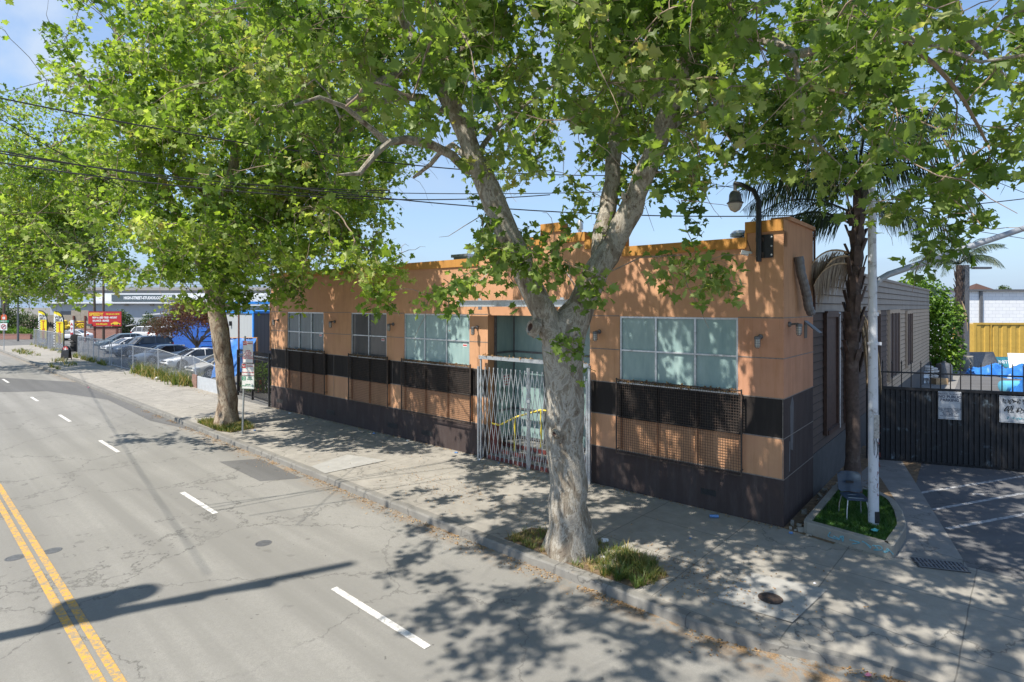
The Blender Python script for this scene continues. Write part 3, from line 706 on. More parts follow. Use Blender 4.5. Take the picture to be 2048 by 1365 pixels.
# roof plant
mb = MB(); mb.box(-.35,.35,-.35,.35,0,.75); mb.box(-.42,.42,-.42,.42,.75,.85)
for k in range(5): mb.box(-.30,.30,-.358,-.351,.12+k*.12,.17+k*.12)
rp = bw(fx(927,2.0), 2.2, 5.5); o = mb.build('roof_ventilator', M_GALV); o.location = rp; o.rotation_euler = (0,0,BANG); tag(o, 'boxy grey metal ventilator on the orange building roof left of the tree fork', 'roof vent')
def roofpx(px, D, z=5.5): return Vector(((px-CXP)*D/FPX, D, z))
for px_, D, h, r, lb in ((1298,16.5,.75,.085,'thin steel flue with cap on the roof right of the trunk'),(1478,14.6,.95,.12,'squat steel roof vent with dome cap below the hanging lamp'),(1160,19,1.9,.06,'slim grey flue pipe rising behind the tree fork')):
    mb = MB(); mb.lathe([(r,0),(r,h*.62),(r*1.25,h*.64),(r*1.25,h*.70),(r,h*.71),(r,h*.8),(r*1.8,h*.82),(r*1.8,h*.9),(r*1.2,h*.98),(.02,h)], 14)
    o = mb.build('flue', M_GALV, smooth=True); o.location = roofpx(px_, D); tag(o, lb, 'flue')
p = roofpx(603, 30, 5.0); mb = MB(); mb.box(-.22,.22,-.22,.22,0,2.55,0); mb.box(-.26,.26,-.26,.26,2.3,2.36,0); mb.box(-.25,.25,-.25,.25,1.1,1.15,0)
o = mb.build('chimney', M_POSTW, bevel=.01); o.location = p; tag(o, 'dark red square chimney above the far end of the roof', 'chimney')
mb = MB(); mb.box(-.6,.6,-.5,.5,0,.75); mb.box(-.62,.62,-.52,.52,.70,.76); o = mb.build('air_conditioner', M_GALV); o.location = bw(fx(835,3)-.3,4,5.5); o.rotation_euler=(0,0,BANG); tag(o,'pale box air conditioner low on the roof behind the parapet','air conditioner')

# caged jar lamps
def jar_lamp(loc, rz, label, tilt=0):
    t = thing('wall_lamp', label, 'wall lamp', loc, rz, 'caged jar lamps on the orange walls')
    m = MB(); m.lathe([(.055,0),(.055,.03),(.045,.05),(.03,.055)], 12); o = m.build('bracket', M_GREYM, t, smooth=True); o.data.transform(Matrix.Rotation(R(90),4,'X'))
    m = MB(); m.tube([(0,-.04,0),(0,-.15,.012),(0,-.19,.0)], [.022,.022,.03], 8); m.lathe([(.045,0),(.062,-.015),(.066,-.06),(.06,-.065)][::-1], 14, (0,-.20,.02)); m.build('arm', M_GREYM, t, smooth=True)
    m = MB(); m.lathe([(.02,-.24),(.042,-.225),(.05,-.17),(.05,-.06),(.045,-.045)], 12, (0,-.20,.02)); m.build('jar', M_GLASS, t, smooth=True)
    m = MB()
    for z in (-.10,-.15,-.20): m.tube([(.057*math.cos(a*math.pi/6), -.20+.057*math.sin(a*math.pi/6), z+.02) for a in range(13)], .0045, 4, cap=False)
    for a in range(6): c_, s_ = math.cos(a*math.pi/3), math.sin(a*math.pi/3); m.tube([(.057*c_,-.2+.057*s_,-.03),(.057*c_,-.2+.057*s_,-.19),(.02*c_,-.2+.02*s_,-.235)], .004, 4)
    m.build('cage', M_GREYM, t)
    for ch in t.children: ch.data.transform(Matrix.Rotation(tilt, 4, 'Y'))
    return t
L0 = jar_lamp(bw(fx(556.5),0,fz(556.5,641)), BANG, 'small caged lamp nearest the far left end of the orange wall')
for px_, py_, lb in ((670,644,'caged lamp between the blue-dark window and the two-pane window'),(787,649,'caged lamp just left of the third window'),(955,655,'tilted caged lamp between third window and doorway'),
                     (1199,664,'caged lamp just right of the big trunk'),(1521,674,'caged lamp on the pink wall patch near the corner')):
    dup(L0, bw(fx(px_),0,fz(px_,py_)), BANG, lb)
dup(L0, bw(0, sy(1577), sz(1577,649)), BANG + R(90), 'caged lamp on the shaded side wall around the corner')
# parking-lot lamp on gooseneck fixed to the parapet corner
xa = fx(1518, -.12)
t = thing('gooseneck_lamp', 'grey bell street lamp hanging from a black bent pole on the parapet corner', 'lamp', bw(xa, -.14, 5.42), BANG)
mb = MB(); zt = 1.75
mb.tube([(0,0,0),(0,0,1.25),(-.10,0.02,1.48),(-.38,.05,1.66),(-.52,.06,1.70)], [.055,.055,.05,.045,.045], 10); mb.build('pole', M_BLACKP, t, smooth=True)
mb = MB(); mb.box(-.07,.07,.03,.135,.1,.2); mb.build('clamp', M_RUSTG, t); mb = MB(); mb.box(-.07,.07,.03,.135,.42,.50); mb.build('clamp', M_RUSTG, t)
mb = MB(); mb.lathe([(.16,-.42),(.175,-.40),(.13,-.36),(.12,-.22),(.09,-.16),(.035,-.13),(.035,-.02),(.05,0)], 18, (-.50,.06,1.68)); mb.build('lamp_shade', M_GREYM, t, smooth=True)
mb = MB(); mb.lathe([(.02,-.60),(.10,-.55),(.14,-.47),(.15,-.42)], 18, (-.50,.06,1.68)); mb.build('globe', M_GLASS, t, smooth=True)
t = thing('security_camera', 'small white box camera on the orange wall under the parapet', 'camera', bw(fx(1502),0,fz(1502,506)), BANG)
mb = MB(); mb.tube([(0,0,0),(0,-.06,0)], .03, 8); mb.build('mount', M_WHITE, t)
mb = MB(); mb.obox((-.08,-.14,-.01),(.06,.035,-.02),(-.025,.04,0),(.01,0,.045)); mb.build('body', M_WHITE, t, bevel=.008)
mb = MB(); mb.tube([(0,-.01,.02),(-.06,-.008,.22),(-.14,-.05,.43)], .006, 4); mb.build('cable', M_BLACKP, t)

# folding scissor gate
gx0, gx1 = fx(957,-.18), fx(1179,-.18); gy = -.18
G = thing('scissor_gate', 'silver folding scissor gate closed across the shop doorway', 'security gate', bw(gx0, gy, 0), BANG)
L = gx1-gx0
mb = MB(); mb.box(.05, L, -.05, .03, 2.95, 3.05); mb.build('top_track', M_GALV, G)
for x, h, w in ((0, 2.72, .028), (.10, 2.98, .022), (L-.07, 2.6, .026), (L, 3.0, .03)):
    mb = MB(); mb.box(x-w, x+w, -w, w, .0, h); mb.build('post', M_GALV, G)
xm = fx(1057,-.18)-gx0
mb = MB(); mb.box(xm-.05, xm-.012, -.02, .02, .0, 2.80); mb.box(xm+.012, xm+.05, -.02, .02, .0, 2.80)
mb.box(xm-.07, xm+.09, -.045, -.021, 1.85, 1.93); mb.box(xm-.03, xm+.06, -.05, -.021, 1.45, 1.65); mb.build('lock_stile', M_GALV, G)
def lattice(x0, x1, name):
    g = MB(); p = .17; n = max(2, round((x1-x0)/p)); p = (x1-x0)/n; hh = 2.66; rise = .36; cells = int(hh/rise)
    for s_, yo in ((1, -.007), (-1, .007)):
        for i in range(-4, n+1):
            # bar running up, clipped to the panel
            xa_, za_, xb_, zb_ = (x0+i*p, .06, x0+i*p+p*cells*.5*1.0, .06+rise*cells)
            xa_, xb_ = x0+i*p, x0+i*p+p*2.6
            za_, zb_ = .06, .06+hh
            if xa_ < x0: u = (x0-xa_)/(xb_-xa_); za_ += (zb_-za_)*u; xa_ = x0
            if xb_ > x1: u = (x1-xa_)/(xb_-xa_); zb_ = za_+(zb_-za_)*u; xb_ = x1
            if xb_-xa_ < .02 or xa_ >= x1: continue
            if s_ < 0: xa_, xb_ = x0+x1-xa_, x0+x1-xb_
            d = Vector((xb_-xa_, 0, zb_-za_)); c = Vector(((xa_+xb_)/2, yo, (za_+zb_)/2)); dn_ = d.normalized()
            g.obox(c, d*.5, (0,.003,0), Vector((dn_.z,0,-dn_.x))*.0105)
    return g.build(name, M_GALV, G)
lattice(.02, xm-.05, 'lattice'); lattice(xm+.05, L-.06, 'lattice')

# ------------------------------------------------------------------ clapboard building (adjoining)
LB = 30.0; HB = 5.46; XS = -.035
C = thing('clapboard_building', 'long weathered clapboard warehouse with barred windows behind the orange building', 'building', bw(0, SD, 0), BANG)
def siding(name, c, c2):
    t = NT(name); s_ = t.mapc((.7, .5, .25))
    cc = t.mix(t.ramp(t.noise(2.2, 8, .7, co=s_), [(.4, 0.0), (.7, .8)]), c, c2)
    cc = t.mix(t.ramp(t.noise(14, 7, .8, co=t.mapc((1,.15,1))), [(.62, 0.0), (.72, .4)]), cc, tuple(x*.5 for x in c))
    t.bump(t.noise(25, 5, co=t.mapc((1,.12,1))), .3, .006); MATS[name] = t.fin(cc, .85, 0, .25); return t.m
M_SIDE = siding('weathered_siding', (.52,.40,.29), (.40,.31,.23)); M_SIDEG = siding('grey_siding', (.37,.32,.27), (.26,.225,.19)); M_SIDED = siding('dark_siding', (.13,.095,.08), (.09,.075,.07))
mb = MB(); nb = 24; z0_ = 1.0; bh = (4.35-z0_)/17
y1 = sy(1775)-SD
for k in range(17):
    z = z0_+k*bh
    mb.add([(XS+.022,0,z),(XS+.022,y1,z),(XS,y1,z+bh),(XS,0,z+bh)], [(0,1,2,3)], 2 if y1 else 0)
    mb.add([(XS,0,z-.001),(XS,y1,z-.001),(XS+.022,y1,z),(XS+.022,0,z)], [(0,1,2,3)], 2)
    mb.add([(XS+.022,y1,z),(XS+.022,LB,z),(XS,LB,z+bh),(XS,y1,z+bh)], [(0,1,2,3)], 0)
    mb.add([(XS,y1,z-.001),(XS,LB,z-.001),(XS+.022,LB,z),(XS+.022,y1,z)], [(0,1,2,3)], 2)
zt_ = 4.35; k = 0; bh2 = (HB-zt_)/5
for k in range(5):
    z = zt_+k*bh2
    mb.add([(XS+.03,0,z),(XS+.03,LB,z),(XS,LB,z+bh2),(XS,0,z+bh2)], [(0,1,2,3)], 1)
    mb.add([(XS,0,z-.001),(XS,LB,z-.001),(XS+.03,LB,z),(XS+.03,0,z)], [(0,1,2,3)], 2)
M_GROOVE = pm('siding_groove', (.05,.04,.035), .2, 9, .95)
for k in range(17): z = z0_+k*bh; mb.box(XS+.010, XS+.0245, .0, LB, z-.013, z+.004, 3)
for k in range(5): z = zt_+k*bh2; mb.box(XS+.010, XS+.033, .0, LB, z-.013, z+.004, 3)
mb.quad((XS,LB,0),(XS-21,LB,0),(XS-21,LB,HB),(XS,LB,HB), 0); mb.quad((-21.3,24-SD,0),(-21.3,24-SD,HB),(-21.3,LB,HB),(-21.3,LB,0), 0)
mb.build('wall', [M_SIDE, M_SIDEG, M_SIDED, M_GROOVE], C)
mb = MB(); mb.box(XS-.2, XS+.04, 0, LB, -.1, .999); mb.build('concrete_base', concrete('base_concrete', (.11,.108,.108), None, dirt=.5, orange=.1), C)
mb = MB(); mb.box(-21.28, XS+.06, .0, LB+.05, HB+.001, HB+.10); mb.build('roof', M_SIDEG, C)
def barwin(p0, p1, zl, zh, name='window', bars=3, dark=True):
    a, b = sy(p0, 0)-SD, sy(p1, 0)-SD
    f = MB(); w = .10; x0_, x1_ = XS+.024, XS+.10
    f.box(x0_, x1_, a-w, a, zl-w, zh+w); f.box(x0_, x1_, b, b+w, zl-w, zh+w); f.box(x0_, x1_, a, b, zh, zh+w*1.6); f.box(x0_, x1_+.03, a, b, zl-w, zl)
    o = f.build(name, M_SIDE if bars else M_DWOOD, C)
    g = MB(); g.box(x0_, x0_+.02, a, b, zl, zh); g.build('shutter', M_DWOOD, o)
    if bars:
        g = MB()
        for k in range(bars): y = a+(b-a)*(k+.5)/bars; g.box(x1_, x1_+.025, y-.02, y+.02, zl-.1, zh+.02)
        g.build('bars', M_DWOOD, o)
barwin(1650, 1672, sz(1660,855), 4.22, bars=0); barwin(1690, 1702, 1.3, 4.25, bars=0)
barwin(1777, 1797, sz(1787,752), sz(1787,627)); barwin(1812, 1823, sz(1818,728), sz(1818,628)); barwin(1750,1757,2.0,4.2)
mb = MB(); y = sy(1677)-SD; mb.tube([(XS+.07,y-1.0,4.30),(XS+.07,y,4.31),(XS+.07,y,4.2),(XS+.07,y,1.2)], .022, 8); mb.build('conduit', M_GALV, C)

# ================================================================== TREES
def catmull(pts, step=.3):
    P = [Vector(p[:3]) for p in pts]; Rr = [p[3] for p in pts]; out = []
    for k in range(len(P)-1):
        p0, p1, p2, p3 = P[max(k-1,0)], P[k], P[k+1], P[min(k+2,len(P)-1)]
        n = max(1, int((p2-p1).length/step))
        for q in range(n):
            u = q/n
            v = .5*((2*p1)+(p2-p0)*u+(2*p0-5*p1+4*p2-p3)*u*u+(3*p1-p0-3*p2+p3)*u**3)
            out.append((v.x, v.y, v.z, Rr[k]*(1-u)+Rr[k+1]*u))
    out.append((*P[-1], Rr[-1])); return out
def tree(root, limbs, tips, rng, mbark, mleaf, leaf=.20, per=30, shape='palm', rtip=.007, fruit=0, twigs=3, twl=.42, spread=.20, up=.5, flare=None, crown_name='crown', arch=.12):
    """limbs: list of (attach_index_of_limb or None, polyline with radii). tips: Nx3 cluster positions. Branches grow from the limbs to every tip."""
    base = np.array(root.location)
    P = []; par = []; fix = []; limb_nodes = []
    for (att, pl) in limbs:
        pts = catmull(pl); ids = []
        for k, p in enumerate(pts):
            if k == 0:
                if att is None: pr = -1
                else:
                    cand = limb_nodes[att]; d = [(P[c][0]-p[0])**2+(P[c][1]-p[1])**2+(P[c][2]-p[2])**2 for c in cand]; pr = cand[int(np.argmin(d))]
            else: pr = ids[-1]
            jit = rng.normal(0, min(.02, p[3]*.15), 3)
            P.append((p[0]+jit[0], p[1]+jit[1], p[2]+jit[2]*.3)); par.append(pr); fix.append(p[3]); ids.append(len(P)-1)
        limb_nodes.append(ids)
    nlimb = len(P)
    arr = np.zeros((nlimb + len(tips)*30, 3)); arr[:nlimb] = P; cnt = nlimb
    okn = np.array([f < .34 for f in fix]); okarr = np.zeros(len(arr), bool); okarr[:nlimb] = okn
    d0 = np.min(np.linalg.norm(tips[:, None, :] - arr[None, :nlimb][:, okn], axis=2), axis=1)
    ends = []; 
    for ti in np.argsort(d0):
        q = tips[ti]; dd = arr[:cnt] - q; cost = np.linalg.norm(dd, axis=1) + np.maximum(0, dd[:, 2])*.25 + np.where(okarr[:cnt], 0, 99)
        a = int(np.argmin(cost)); p = arr[a]; v = q-p; Ln = np.linalg.norm(v)
        n = max(2, int(Ln/.28)); prv = a
        ctrl = p + v*.5 + np.array([0, 0, arch*Ln]) + rng.normal(0, .09*Ln, 3)
        for k in range(1, n+1):
            u = k/n; x = p*(1-u)**2 + 2*ctrl*u*(1-u) + q*u*u
            if k < n: x = x + rng.normal(0, .025, 3)
            arr[cnt] = x; okarr[cnt] = True; par.append(prv); fix.append(0); prv = cnt; cnt += 1
        ends.append(prv)
    arr = arr[:cnt]; par = np.array(par); fix = np.array(fix)
    acc = np.zeros(cnt); kids = [[] for _ in range(cnt)]
    for i in range(cnt):
        if par[i] >= 0: kids[par[i]].append(i)
    e = 2.35; rad = np.zeros(cnt)
    for i in range(cnt-1, -1, -1):      # children always later than parents
        rad[i] = max(rtip**e, acc[i])**(1/e)
        if i < nlimb: rad[i] = fix[i]
        if par[i] >= nlimb: acc[par[i]] += rad[i]**e
    big, small = MB(), MB()
    done = np.zeros(cnt, bool)
    def chain(start, first=None):
        seq = [start]; 
        while kids[seq[-1]]:
            nx = max(kids[seq[-1]], key=lambda c: (c < nlimb and c == seq[-1]+1, rad[c])); seq.append(nx)
        return seq
    stack = [i for i in range(cnt) if par[i] < 0]
    for i in stack:
        pass
    while stack:
        s = stack.pop(); seq = chain(s)
        for c in seq:
            for k in kids[c]:
                if k not in seq: stack.append(k)
        pts = ([arr[par[s]]] if par[s] >= 0 else []) + [arr[c] for c in seq]
        rs = ([min(rad[s]*1.15, rad[par[s]])] if par[s] >= 0 else []) + [rad[c] for c in seq]
        if len(pts) < 2: continue
        r0 = rs[0]; tgt = big if r0 > .045 else small
        ns = 24 if r0 > .3 else 14 if r0 > .12 else 9 if r0 > .05 else 5 if r0 > .015 else 4
        if r0 <= .045 and len(pts) > 6: pass
        tgt.tube([Vector(p - base) for p in pts], [float(r) for r in rs], ns, cap=(r0 > .045))
    # lumps and root flare on the trunk
    if flare:
        fx_, fa = flare
        V = []
        for v in big.v:
            r_ = math.hypot(v[0]-fx_[0], v[1]-fx_[1])
            if v[2] < 1.1 and r_ < 1.3:
                a = math.atan2(v[1]-fx_[1], v[0]-fx_[0]); k = max(0, 1-v[2]/1.1)**2
                s = 1 + k*(.03 + .26*max(0, math.sin(a*5+fa))*max(0, math.sin(a*2+fa*2)+.4))
                V.append((fx_[0]+(v[0]-fx_[0])*s, fx_[1]+(v[1]-fx_[1])*s, v[2]))
            else:
                if v[2] < 7:
                    w = .018*math.sin(v[2]*5+v[0]*7)+.014*math.sin(v[1]*11+v[2]*3); V.append((v[0]*(1+w), v[1]*(1+w), v[2]))
                else: V.append(v)
        big.v = V
    big.build('trunk', mbark, root, smooth=True)
    ends = np.array(ends); E = arr[ends]; D = E - arr[par[ends]]; D /= np.linalg.norm(D, axis=1)[:, None] + 1e-9
    # end twigs with the leaves strung along them
    LP = []; LO = []
    for j in range(len(E)):
        for w in range(twigs):
            dv = D[j]*.7 + rng.normal(0, .75, 3); dv[2] -= .25; dv /= np.linalg.norm(dv); ln = twl*rng.uniform(.6, 1.35)
            st_ = E[j] - D[j]*rng.uniform(0, .4); a = st_; pts = [a]
            for k in range(1, 4):
                dv = dv + np.array([0, 0, -.20]) + rng.normal(0, .12, 3); dv /= np.linalg.norm(dv); a = a + dv*ln/3; pts.append(a)
            small.tube([Vector(p-base) for p in pts], [rtip*.8, rtip*.6, rtip*.5, rtip*.35], 3, cap=False)
            m_ = max(1, per//twigs); u = rng.uniform(.1, 1.05, m_)*3; ui = np.minimum(u.astype(int), 2); PP = np.array(pts)
            LP.append(PP[ui] + (PP[ui+1]-PP[ui])*(u-ui)[:, None] + rng.normal(0, spread*.55, (m_, 3)) - np.array([0, 0, .05])); LO.append(np.tile(dv, (m_, 1)))
    for j in range(0, len(E), 2):
        dv = D[j]*.5 + rng.normal(0, .8, 3); dv[2] -= .35; dv /= np.linalg.norm(dv); a = E[j]; pts = [a]; ln = twl*rng.uniform(1.6, 3.2)
        for k in range(5):
            dv = dv + np.array([0, 0, -.16]) + rng.normal(0, .22, 3); dv /= np.linalg.norm(dv); a = a + dv*ln/5; pts.append(a)
        small.tube([Vector(p-base) for p in pts], [rtip*1.1, rtip*1.0, rtip*.9, rtip*.75, rtip*.6, rtip*.4], 4, cap=False)
    small.build('branches', M_TWIG, root)
    LP = np.concatenate(LP); LO = np.concatenate(LO)
    rnd = np.clip(.55*noise3(LP, 3, .9) + .45*rng.random(len(LP)), 0, 1)
    leaves(crown_name, LP - base, leaf, rng, mleaf, root, shape, up=up, outward=LO*.5, rnd=rnd)
    if fruit:
        f = MB(); idx = rng.choice(len(LP), fruit)
        for i in idx:
            p = LP[i]-base; h = rng.uniform(.10, .22); q = p - np.array([0, 0, h]); r_ = .017
            f.tube([p, q], .0022, 3, cap=False)
            f.add([q+np.array(v)*r_ for v in ((1,0,0),(0,1,0),(-1,0,0),(0,-1,0),(0,0,1),(0,0,-1))], [(0,1,4),(1,2,4),(2,3,4),(3,0,4),(1,0,5),(2,1,5),(3,2,5),(0,3,5)])
        f.build('seed_balls', M_TWIG, root)['kind'] = 'stuff'
    return root
def sample_tips(ells, n, rng, grid, outside, clump=.45, cs=.8, bclr=True, dmin=4.3, zmin=0, ex=(), lit=(), ztop=99):
    """tips inside a union of ellipsoids, thinned by how leafy each direction of the crown is"""
    out = []
    vols = np.array([e[1][0]*e[1][1]*e[1][2] for e in ells]); vols = vols/vols.sum()
    tries = 0
    while len(out) < n and tries < n*60:
        tries += 1
        e = ells[rng.choice(len(ells), p=vols)]
        v = rng.normal(0, 1, 3); v /= np.linalg.norm(v); v *= rng.random()**(1/2.2); p = np.array(e[0]) + v*np.array(e[1])
        if p[2] < zmin: continue
        if p[2] > ztop and rng.random() < .62: continue
        if lit and rng.random() < .85:
            LL = np.array((-sdx*math.cos(R(SUN_EL)), -sdy*math.cos(R(SUN_EL)), math.sin(R(SUN_EL)))); bad = False
            for q_, rad_ in lit:
                v_ = p-np.array(q_); t_ = v_ @ LL
                if t_ > 0 and np.linalg.norm(v_-t_*LL) < rad_: bad = True; break
            if bad: continue
        if noise3(p[None], 11, cs)[0] < clump*.9: continue
        if bclr:
            lx, ly = bl(p)
            if -22 < lx < .6 and ly > -.35 and p[2] < 6.9: continue
            if -.5 < lx and ly > -1 and abs(lx) < 1.2 and p[2] < 6.3: continue
        if math.hypot(p[0], p[1]) < 3.3 and abs(p[2]-4.5) < 3: continue
        if p[1] > .5:
            px, py = to_px(p)
            if 0 <= px < 2048 and py < 1365 and py > -60:
                if p[1] < dmin: continue
                if any(a < px < c and b < py < d_ and p[1] < D_ for a, b, c, d_, D_ in ex): continue
                gi, gj = px/128-.5, max(0, py)/128-.5
                i0, j0 = int(math.floor(gi)), int(math.floor(gj)); a, b = gi-i0, gj-j0
                def g(i, j):
                    if j > 4: return 0
                    return grid[max(0, j)][min(15, max(0, i))]
                d = (g(i0,j0)*(1-a)+g(i0+1,j0)*a)*(1-b) + (g(i0,j0+1)*(1-a)+g(i0+1,j0+1)*a)*b
                if rng.random() > d*min(1.0, (p[1]/7.0)**1.3): continue
            elif rng.random() > outside: continue
            elif py >= 1365: continue
        elif rng.random() > outside: continue
        out.append(p)
    return np.array(out)
def pp(px, py, D, r): v = atd(px, py, D); return (v.x, v.y, v.z, r)

# --- near sycamore
rng = np.random.default_rng(21)
bx_, by_ = 1.08, 10.42
limbs = [
 (None, [(bx_, by_, -.15, .50), (bx_, by_, .12, .465), (bx_-.01, by_, .45, .42), (bx_-.03, by_, .9, .395), pp(1134,930,10.42,.385), pp(1131,850,10.42,.385), pp(1130,760,10.42,.40), pp(1130,700,10.42,.43), pp(1134,655,10.42,.42), pp(1160,610,10.42,.29), pp(1196,540,10.4,.255), pp(1245,450,10.3,.235), pp(1290,350,10.1,.20), pp(1345,205,9.9,.185), pp(1385,100,9.7,.17), pp(1430,-10,9.5,.15), pp(1450,-130,9.4,.11), pp(1440,-300,9.5,.07)]),
 (0, [pp(1118,690,10.35,.30), pp(1088,630,10.3,.265), pp(1055,560,10.25,.25), pp(1030,500,10.2,.235), pp(1002,435,10.1,.215), pp(975,375,10.1,.205), pp(948,315,10.1,.19), pp(918,245,10.1,.18), pp(902,205,10.1,.165), pp(880,170,10.1,.14), pp(840,100,10.2,.12), pp(795,5,10.3,.11), pp(760,-120,10.5,.08), pp(745,-260,10.8,.05)]),
 (1, [pp(905,225,10.1,.145), pp(922,150,10.0,.145), pp(938,60,9.9,.14), pp(935,-30,9.8,.12), pp(960,-180,9.6,.08), pp(1000,-330,9.3,.05)]),
 (0, [pp(1180,590,10.5,.2), pp(1196,520,10.7,.20), pp(1212,430,10.9,.185), pp(1226,330,11.1,.165), pp(1236,240,11.4,.14), pp(1250,120,11.6,.12), pp(1290,0,12,.09), pp(1300,-120,12.5,.06)]),
 (1, [pp(938,345,10.1,.095), pp(905,310,9.8,.09), pp(860,288,9.4,.085), pp(815,280,9.0,.08), pp(780,285,8.8,.07), pp(755,305,8.6,.065), pp(720,348,8.4,.045), pp(690,352,8.2,.012)]),
 (4, [pp(775,285,8.8,.05), pp(725,245,8.5,.045), pp(690,215,8.2,.04), pp(640,195,7.9,.03), pp(590,210,7.6,.02)]),
 (1, [pp(872,160,10.15,.09), pp(840,150,9.8,.085), pp(800,147,9.4,.08), pp(760,163,9.1,.07), pp(720,190,8.8,.055), pp(695,205,8.6,.04)]),
 (1, [pp(880,225,10.1,.08), pp(845,196,9.8,.08), pp(800,193,9.5,.075), pp(760,205,9.3,.065), pp(725,222,9.2,.05), pp(680,235,9.0,.03)]),
 (1, [pp(945,330,10.1,.06), pp(985,265,10.6,.055), pp(1050,210,11.3,.045), pp(1110,170,12,.03)]),
 (1, [pp(960,360,10.15,.075), pp(905,290,10.7,.06), pp(860,330,11.4,.05), pp(828,355,12,.035)]),
 (0, [pp(1400,75,9.65,.10), pp(1440,72,9.2,.095), pp(1490,76,8.7,.09), pp(1545,82,8.2,.085), pp(1590,112,7.8,.075), pp(1640,100,7.4,.065), pp(1720,72,7.0,.055), pp(1810,75,6.6,.045), pp(1880,95,6.4,.03), pp(1960,125,6.2,.02)]),
 (10, [pp(1800,75,6.7,.04), pp(1870,130,6.9,.032), pp(1930,205,7.2,.025), pp(1975,290,7.5,.018)]),
 (0, [pp(1300,320,10.1,.11), pp(1345,250,10.6,.09), pp(1420,215,11.3,.075), pp(1500,200,12,.06), pp(1580,190,12.8,.04), pp(1680,190,13.3,.025)]),
 (0, [pp(1362,160,9.85,.11), pp(1310,190,9.4,.07), pp(1290,185,8.8,.06), pp(1260,150,8.2,.05), pp(1240,60,7.6,.035)]),
 (10, [pp(1590,112,7.8,.045), pp(1600,200,7.7,.035), pp(1640,290,7.6,.025), pp(1700,330,7.5,.008)]),
 (0, [pp(1405,50,9.6,.11), (3.2, 7.6, 10.3, .09), (3.0, 5.4, 10.9, .07), (2.6, 3.2, 11.2, .05), (2.0, 1.2, 11.2, .03)]),
 (2, [pp(938,40,9.9,.10), (-1.6, 8.4, 10.5, .08), (-2.8, 6.4, 11.0, .06), (-4.0, 4.4, 11.3, .04)]),
 (10, [pp(1720,72,7.0,.05), (5.6, 7.6, 8.3, .045), (7.0, 8.4, 8.2, .035), (8.2, 9.2, 7.8, .025)]),
 (3, [pp(1236,240,11.4,.10), pp(1310,120,12.5,.08), (4.5, 13.6, 10.6, .06), (6.0, 14.8, 11.6, .04)]),
]
gridA = [[0,0,.1,.4,.6,.75,.75,.65,.7,.72,.7,.8,.9,.85,.6,.28],
         [0,0,.1,.5,.7,.6,.5,.4,.62,.75,.6,.7,.9,.95,.6,.08],
         [0,0,.05,.3,.5,.4,.22,.28,.5,.65,.45,.75,1,1,.8,.14],
         [0,0,0,0,0,0,.10,.45,.45,.32,.3,.22,.10,.32,.75,.14],
         [0,0,0,0,0,0,0,.02,.10,.0,.0,.0,0,.0,.30,0]]
ellA = [((-6.0, 11.6, 9.4), (3.4, 3.4, 3.0)), ((-5.2, 6.6, 10.6), (3.2, 3.2, 2.2)), ((-3.0, 3.6, 10.6), (4.2, 3.0, 2.0)), ((1.5, 9.5, 11.0), (7.8, 6.6, 5.2)), ((4.8, 7.5, 8.2), (4.6, 4.0, 3.0)), ((-1.5, 9.5, 9.0), (4.5, 4.0, 3.2)), ((3.5, 13.0, 9.5), (5.5, 3.5, 3.5)), ((6.3, 8.6, 6.6), (2.0, 2.2, 1.4))]
LITF = [tuple(bw(x, 0, z)) for x, z in ((-20.5,4.9),(-18.6,1.0),(-17.2,3.6),(-16.4,5.2),(-15.0,2.2),(-13.6,4.8),(-12.6,.8),(-11.3,3.2),(-10.4,5.1),(-9.4,1.6),(-8.6,3.8),(-6.6,5.0),(-5.2,3.4),(-4.6,1.2),(-3.4,5.3),(-2.2,3.7),(-1.0,2.9),(-.6,5.0),(-.8,1.3))]
LITF = [(q, .42) for q in LITF]
tipsA = sample_tips(ellA, 1360, rng, gridA, .66, ztop=11.8, clump=.54, cs=1.15, lit=[((1.0,10.2,z),.75) for z in (.3,1.2,2.1,3.0)]+LITF, ex=[(1432,350,1660,700,12.5),(900,560,1070,640,12),(1060,430,1190,520,12),(850,300,912,520,14)])
# sprays that hang low where the photograph shows them
low = []
def spray(px, py, D, n, sx, sz_): 
    for _ in range(n): v = atd(px, py, D); low.append((v.x+rng.normal(0, sx), v.y+rng.normal(0, .15), v.z+rng.normal(0, sz_)))
spray(1395,545,8.9,3,.18,.16); spray(1445,570,8.8,2,.20,.10); spray(1360,510,9.1,1,.05,.05)
spray(1005,470,9.3,6,.35,.25); spray(1040,530,9.4,2,.2,.12); spray(1120,700,9.75,1,.05,.03); spray(1165,705,9.7,1,.05,.03)
spray(1100,510,9.2,3,.2,.12); spray(1160,560,9.5,1,.1,.1); spray(905,560,9.0,2,.12,.08); spray(1215,560,9.6,1,.1,.1)
tipsA = np.concatenate([tipsA, np.array(low)])
limbs = [(a_, [(p[0], p[1], p[2], p[3]*.89) for p in pl]) for a_, pl in limbs]
TA = thing('sycamore_tree', 'massive mottled grey sycamore forking in front of the doorway, nearest tree', 'tree', (bx_, by_, 0), 0, 'sycamores lining the street')
tree(TA, limbs, tipsA, rng, M_BARK, M_LEAF, leaf=.138, per=34, shape='fine', fruit=750, flare=((0, 0), 1.1), twl=.40, spread=.20)

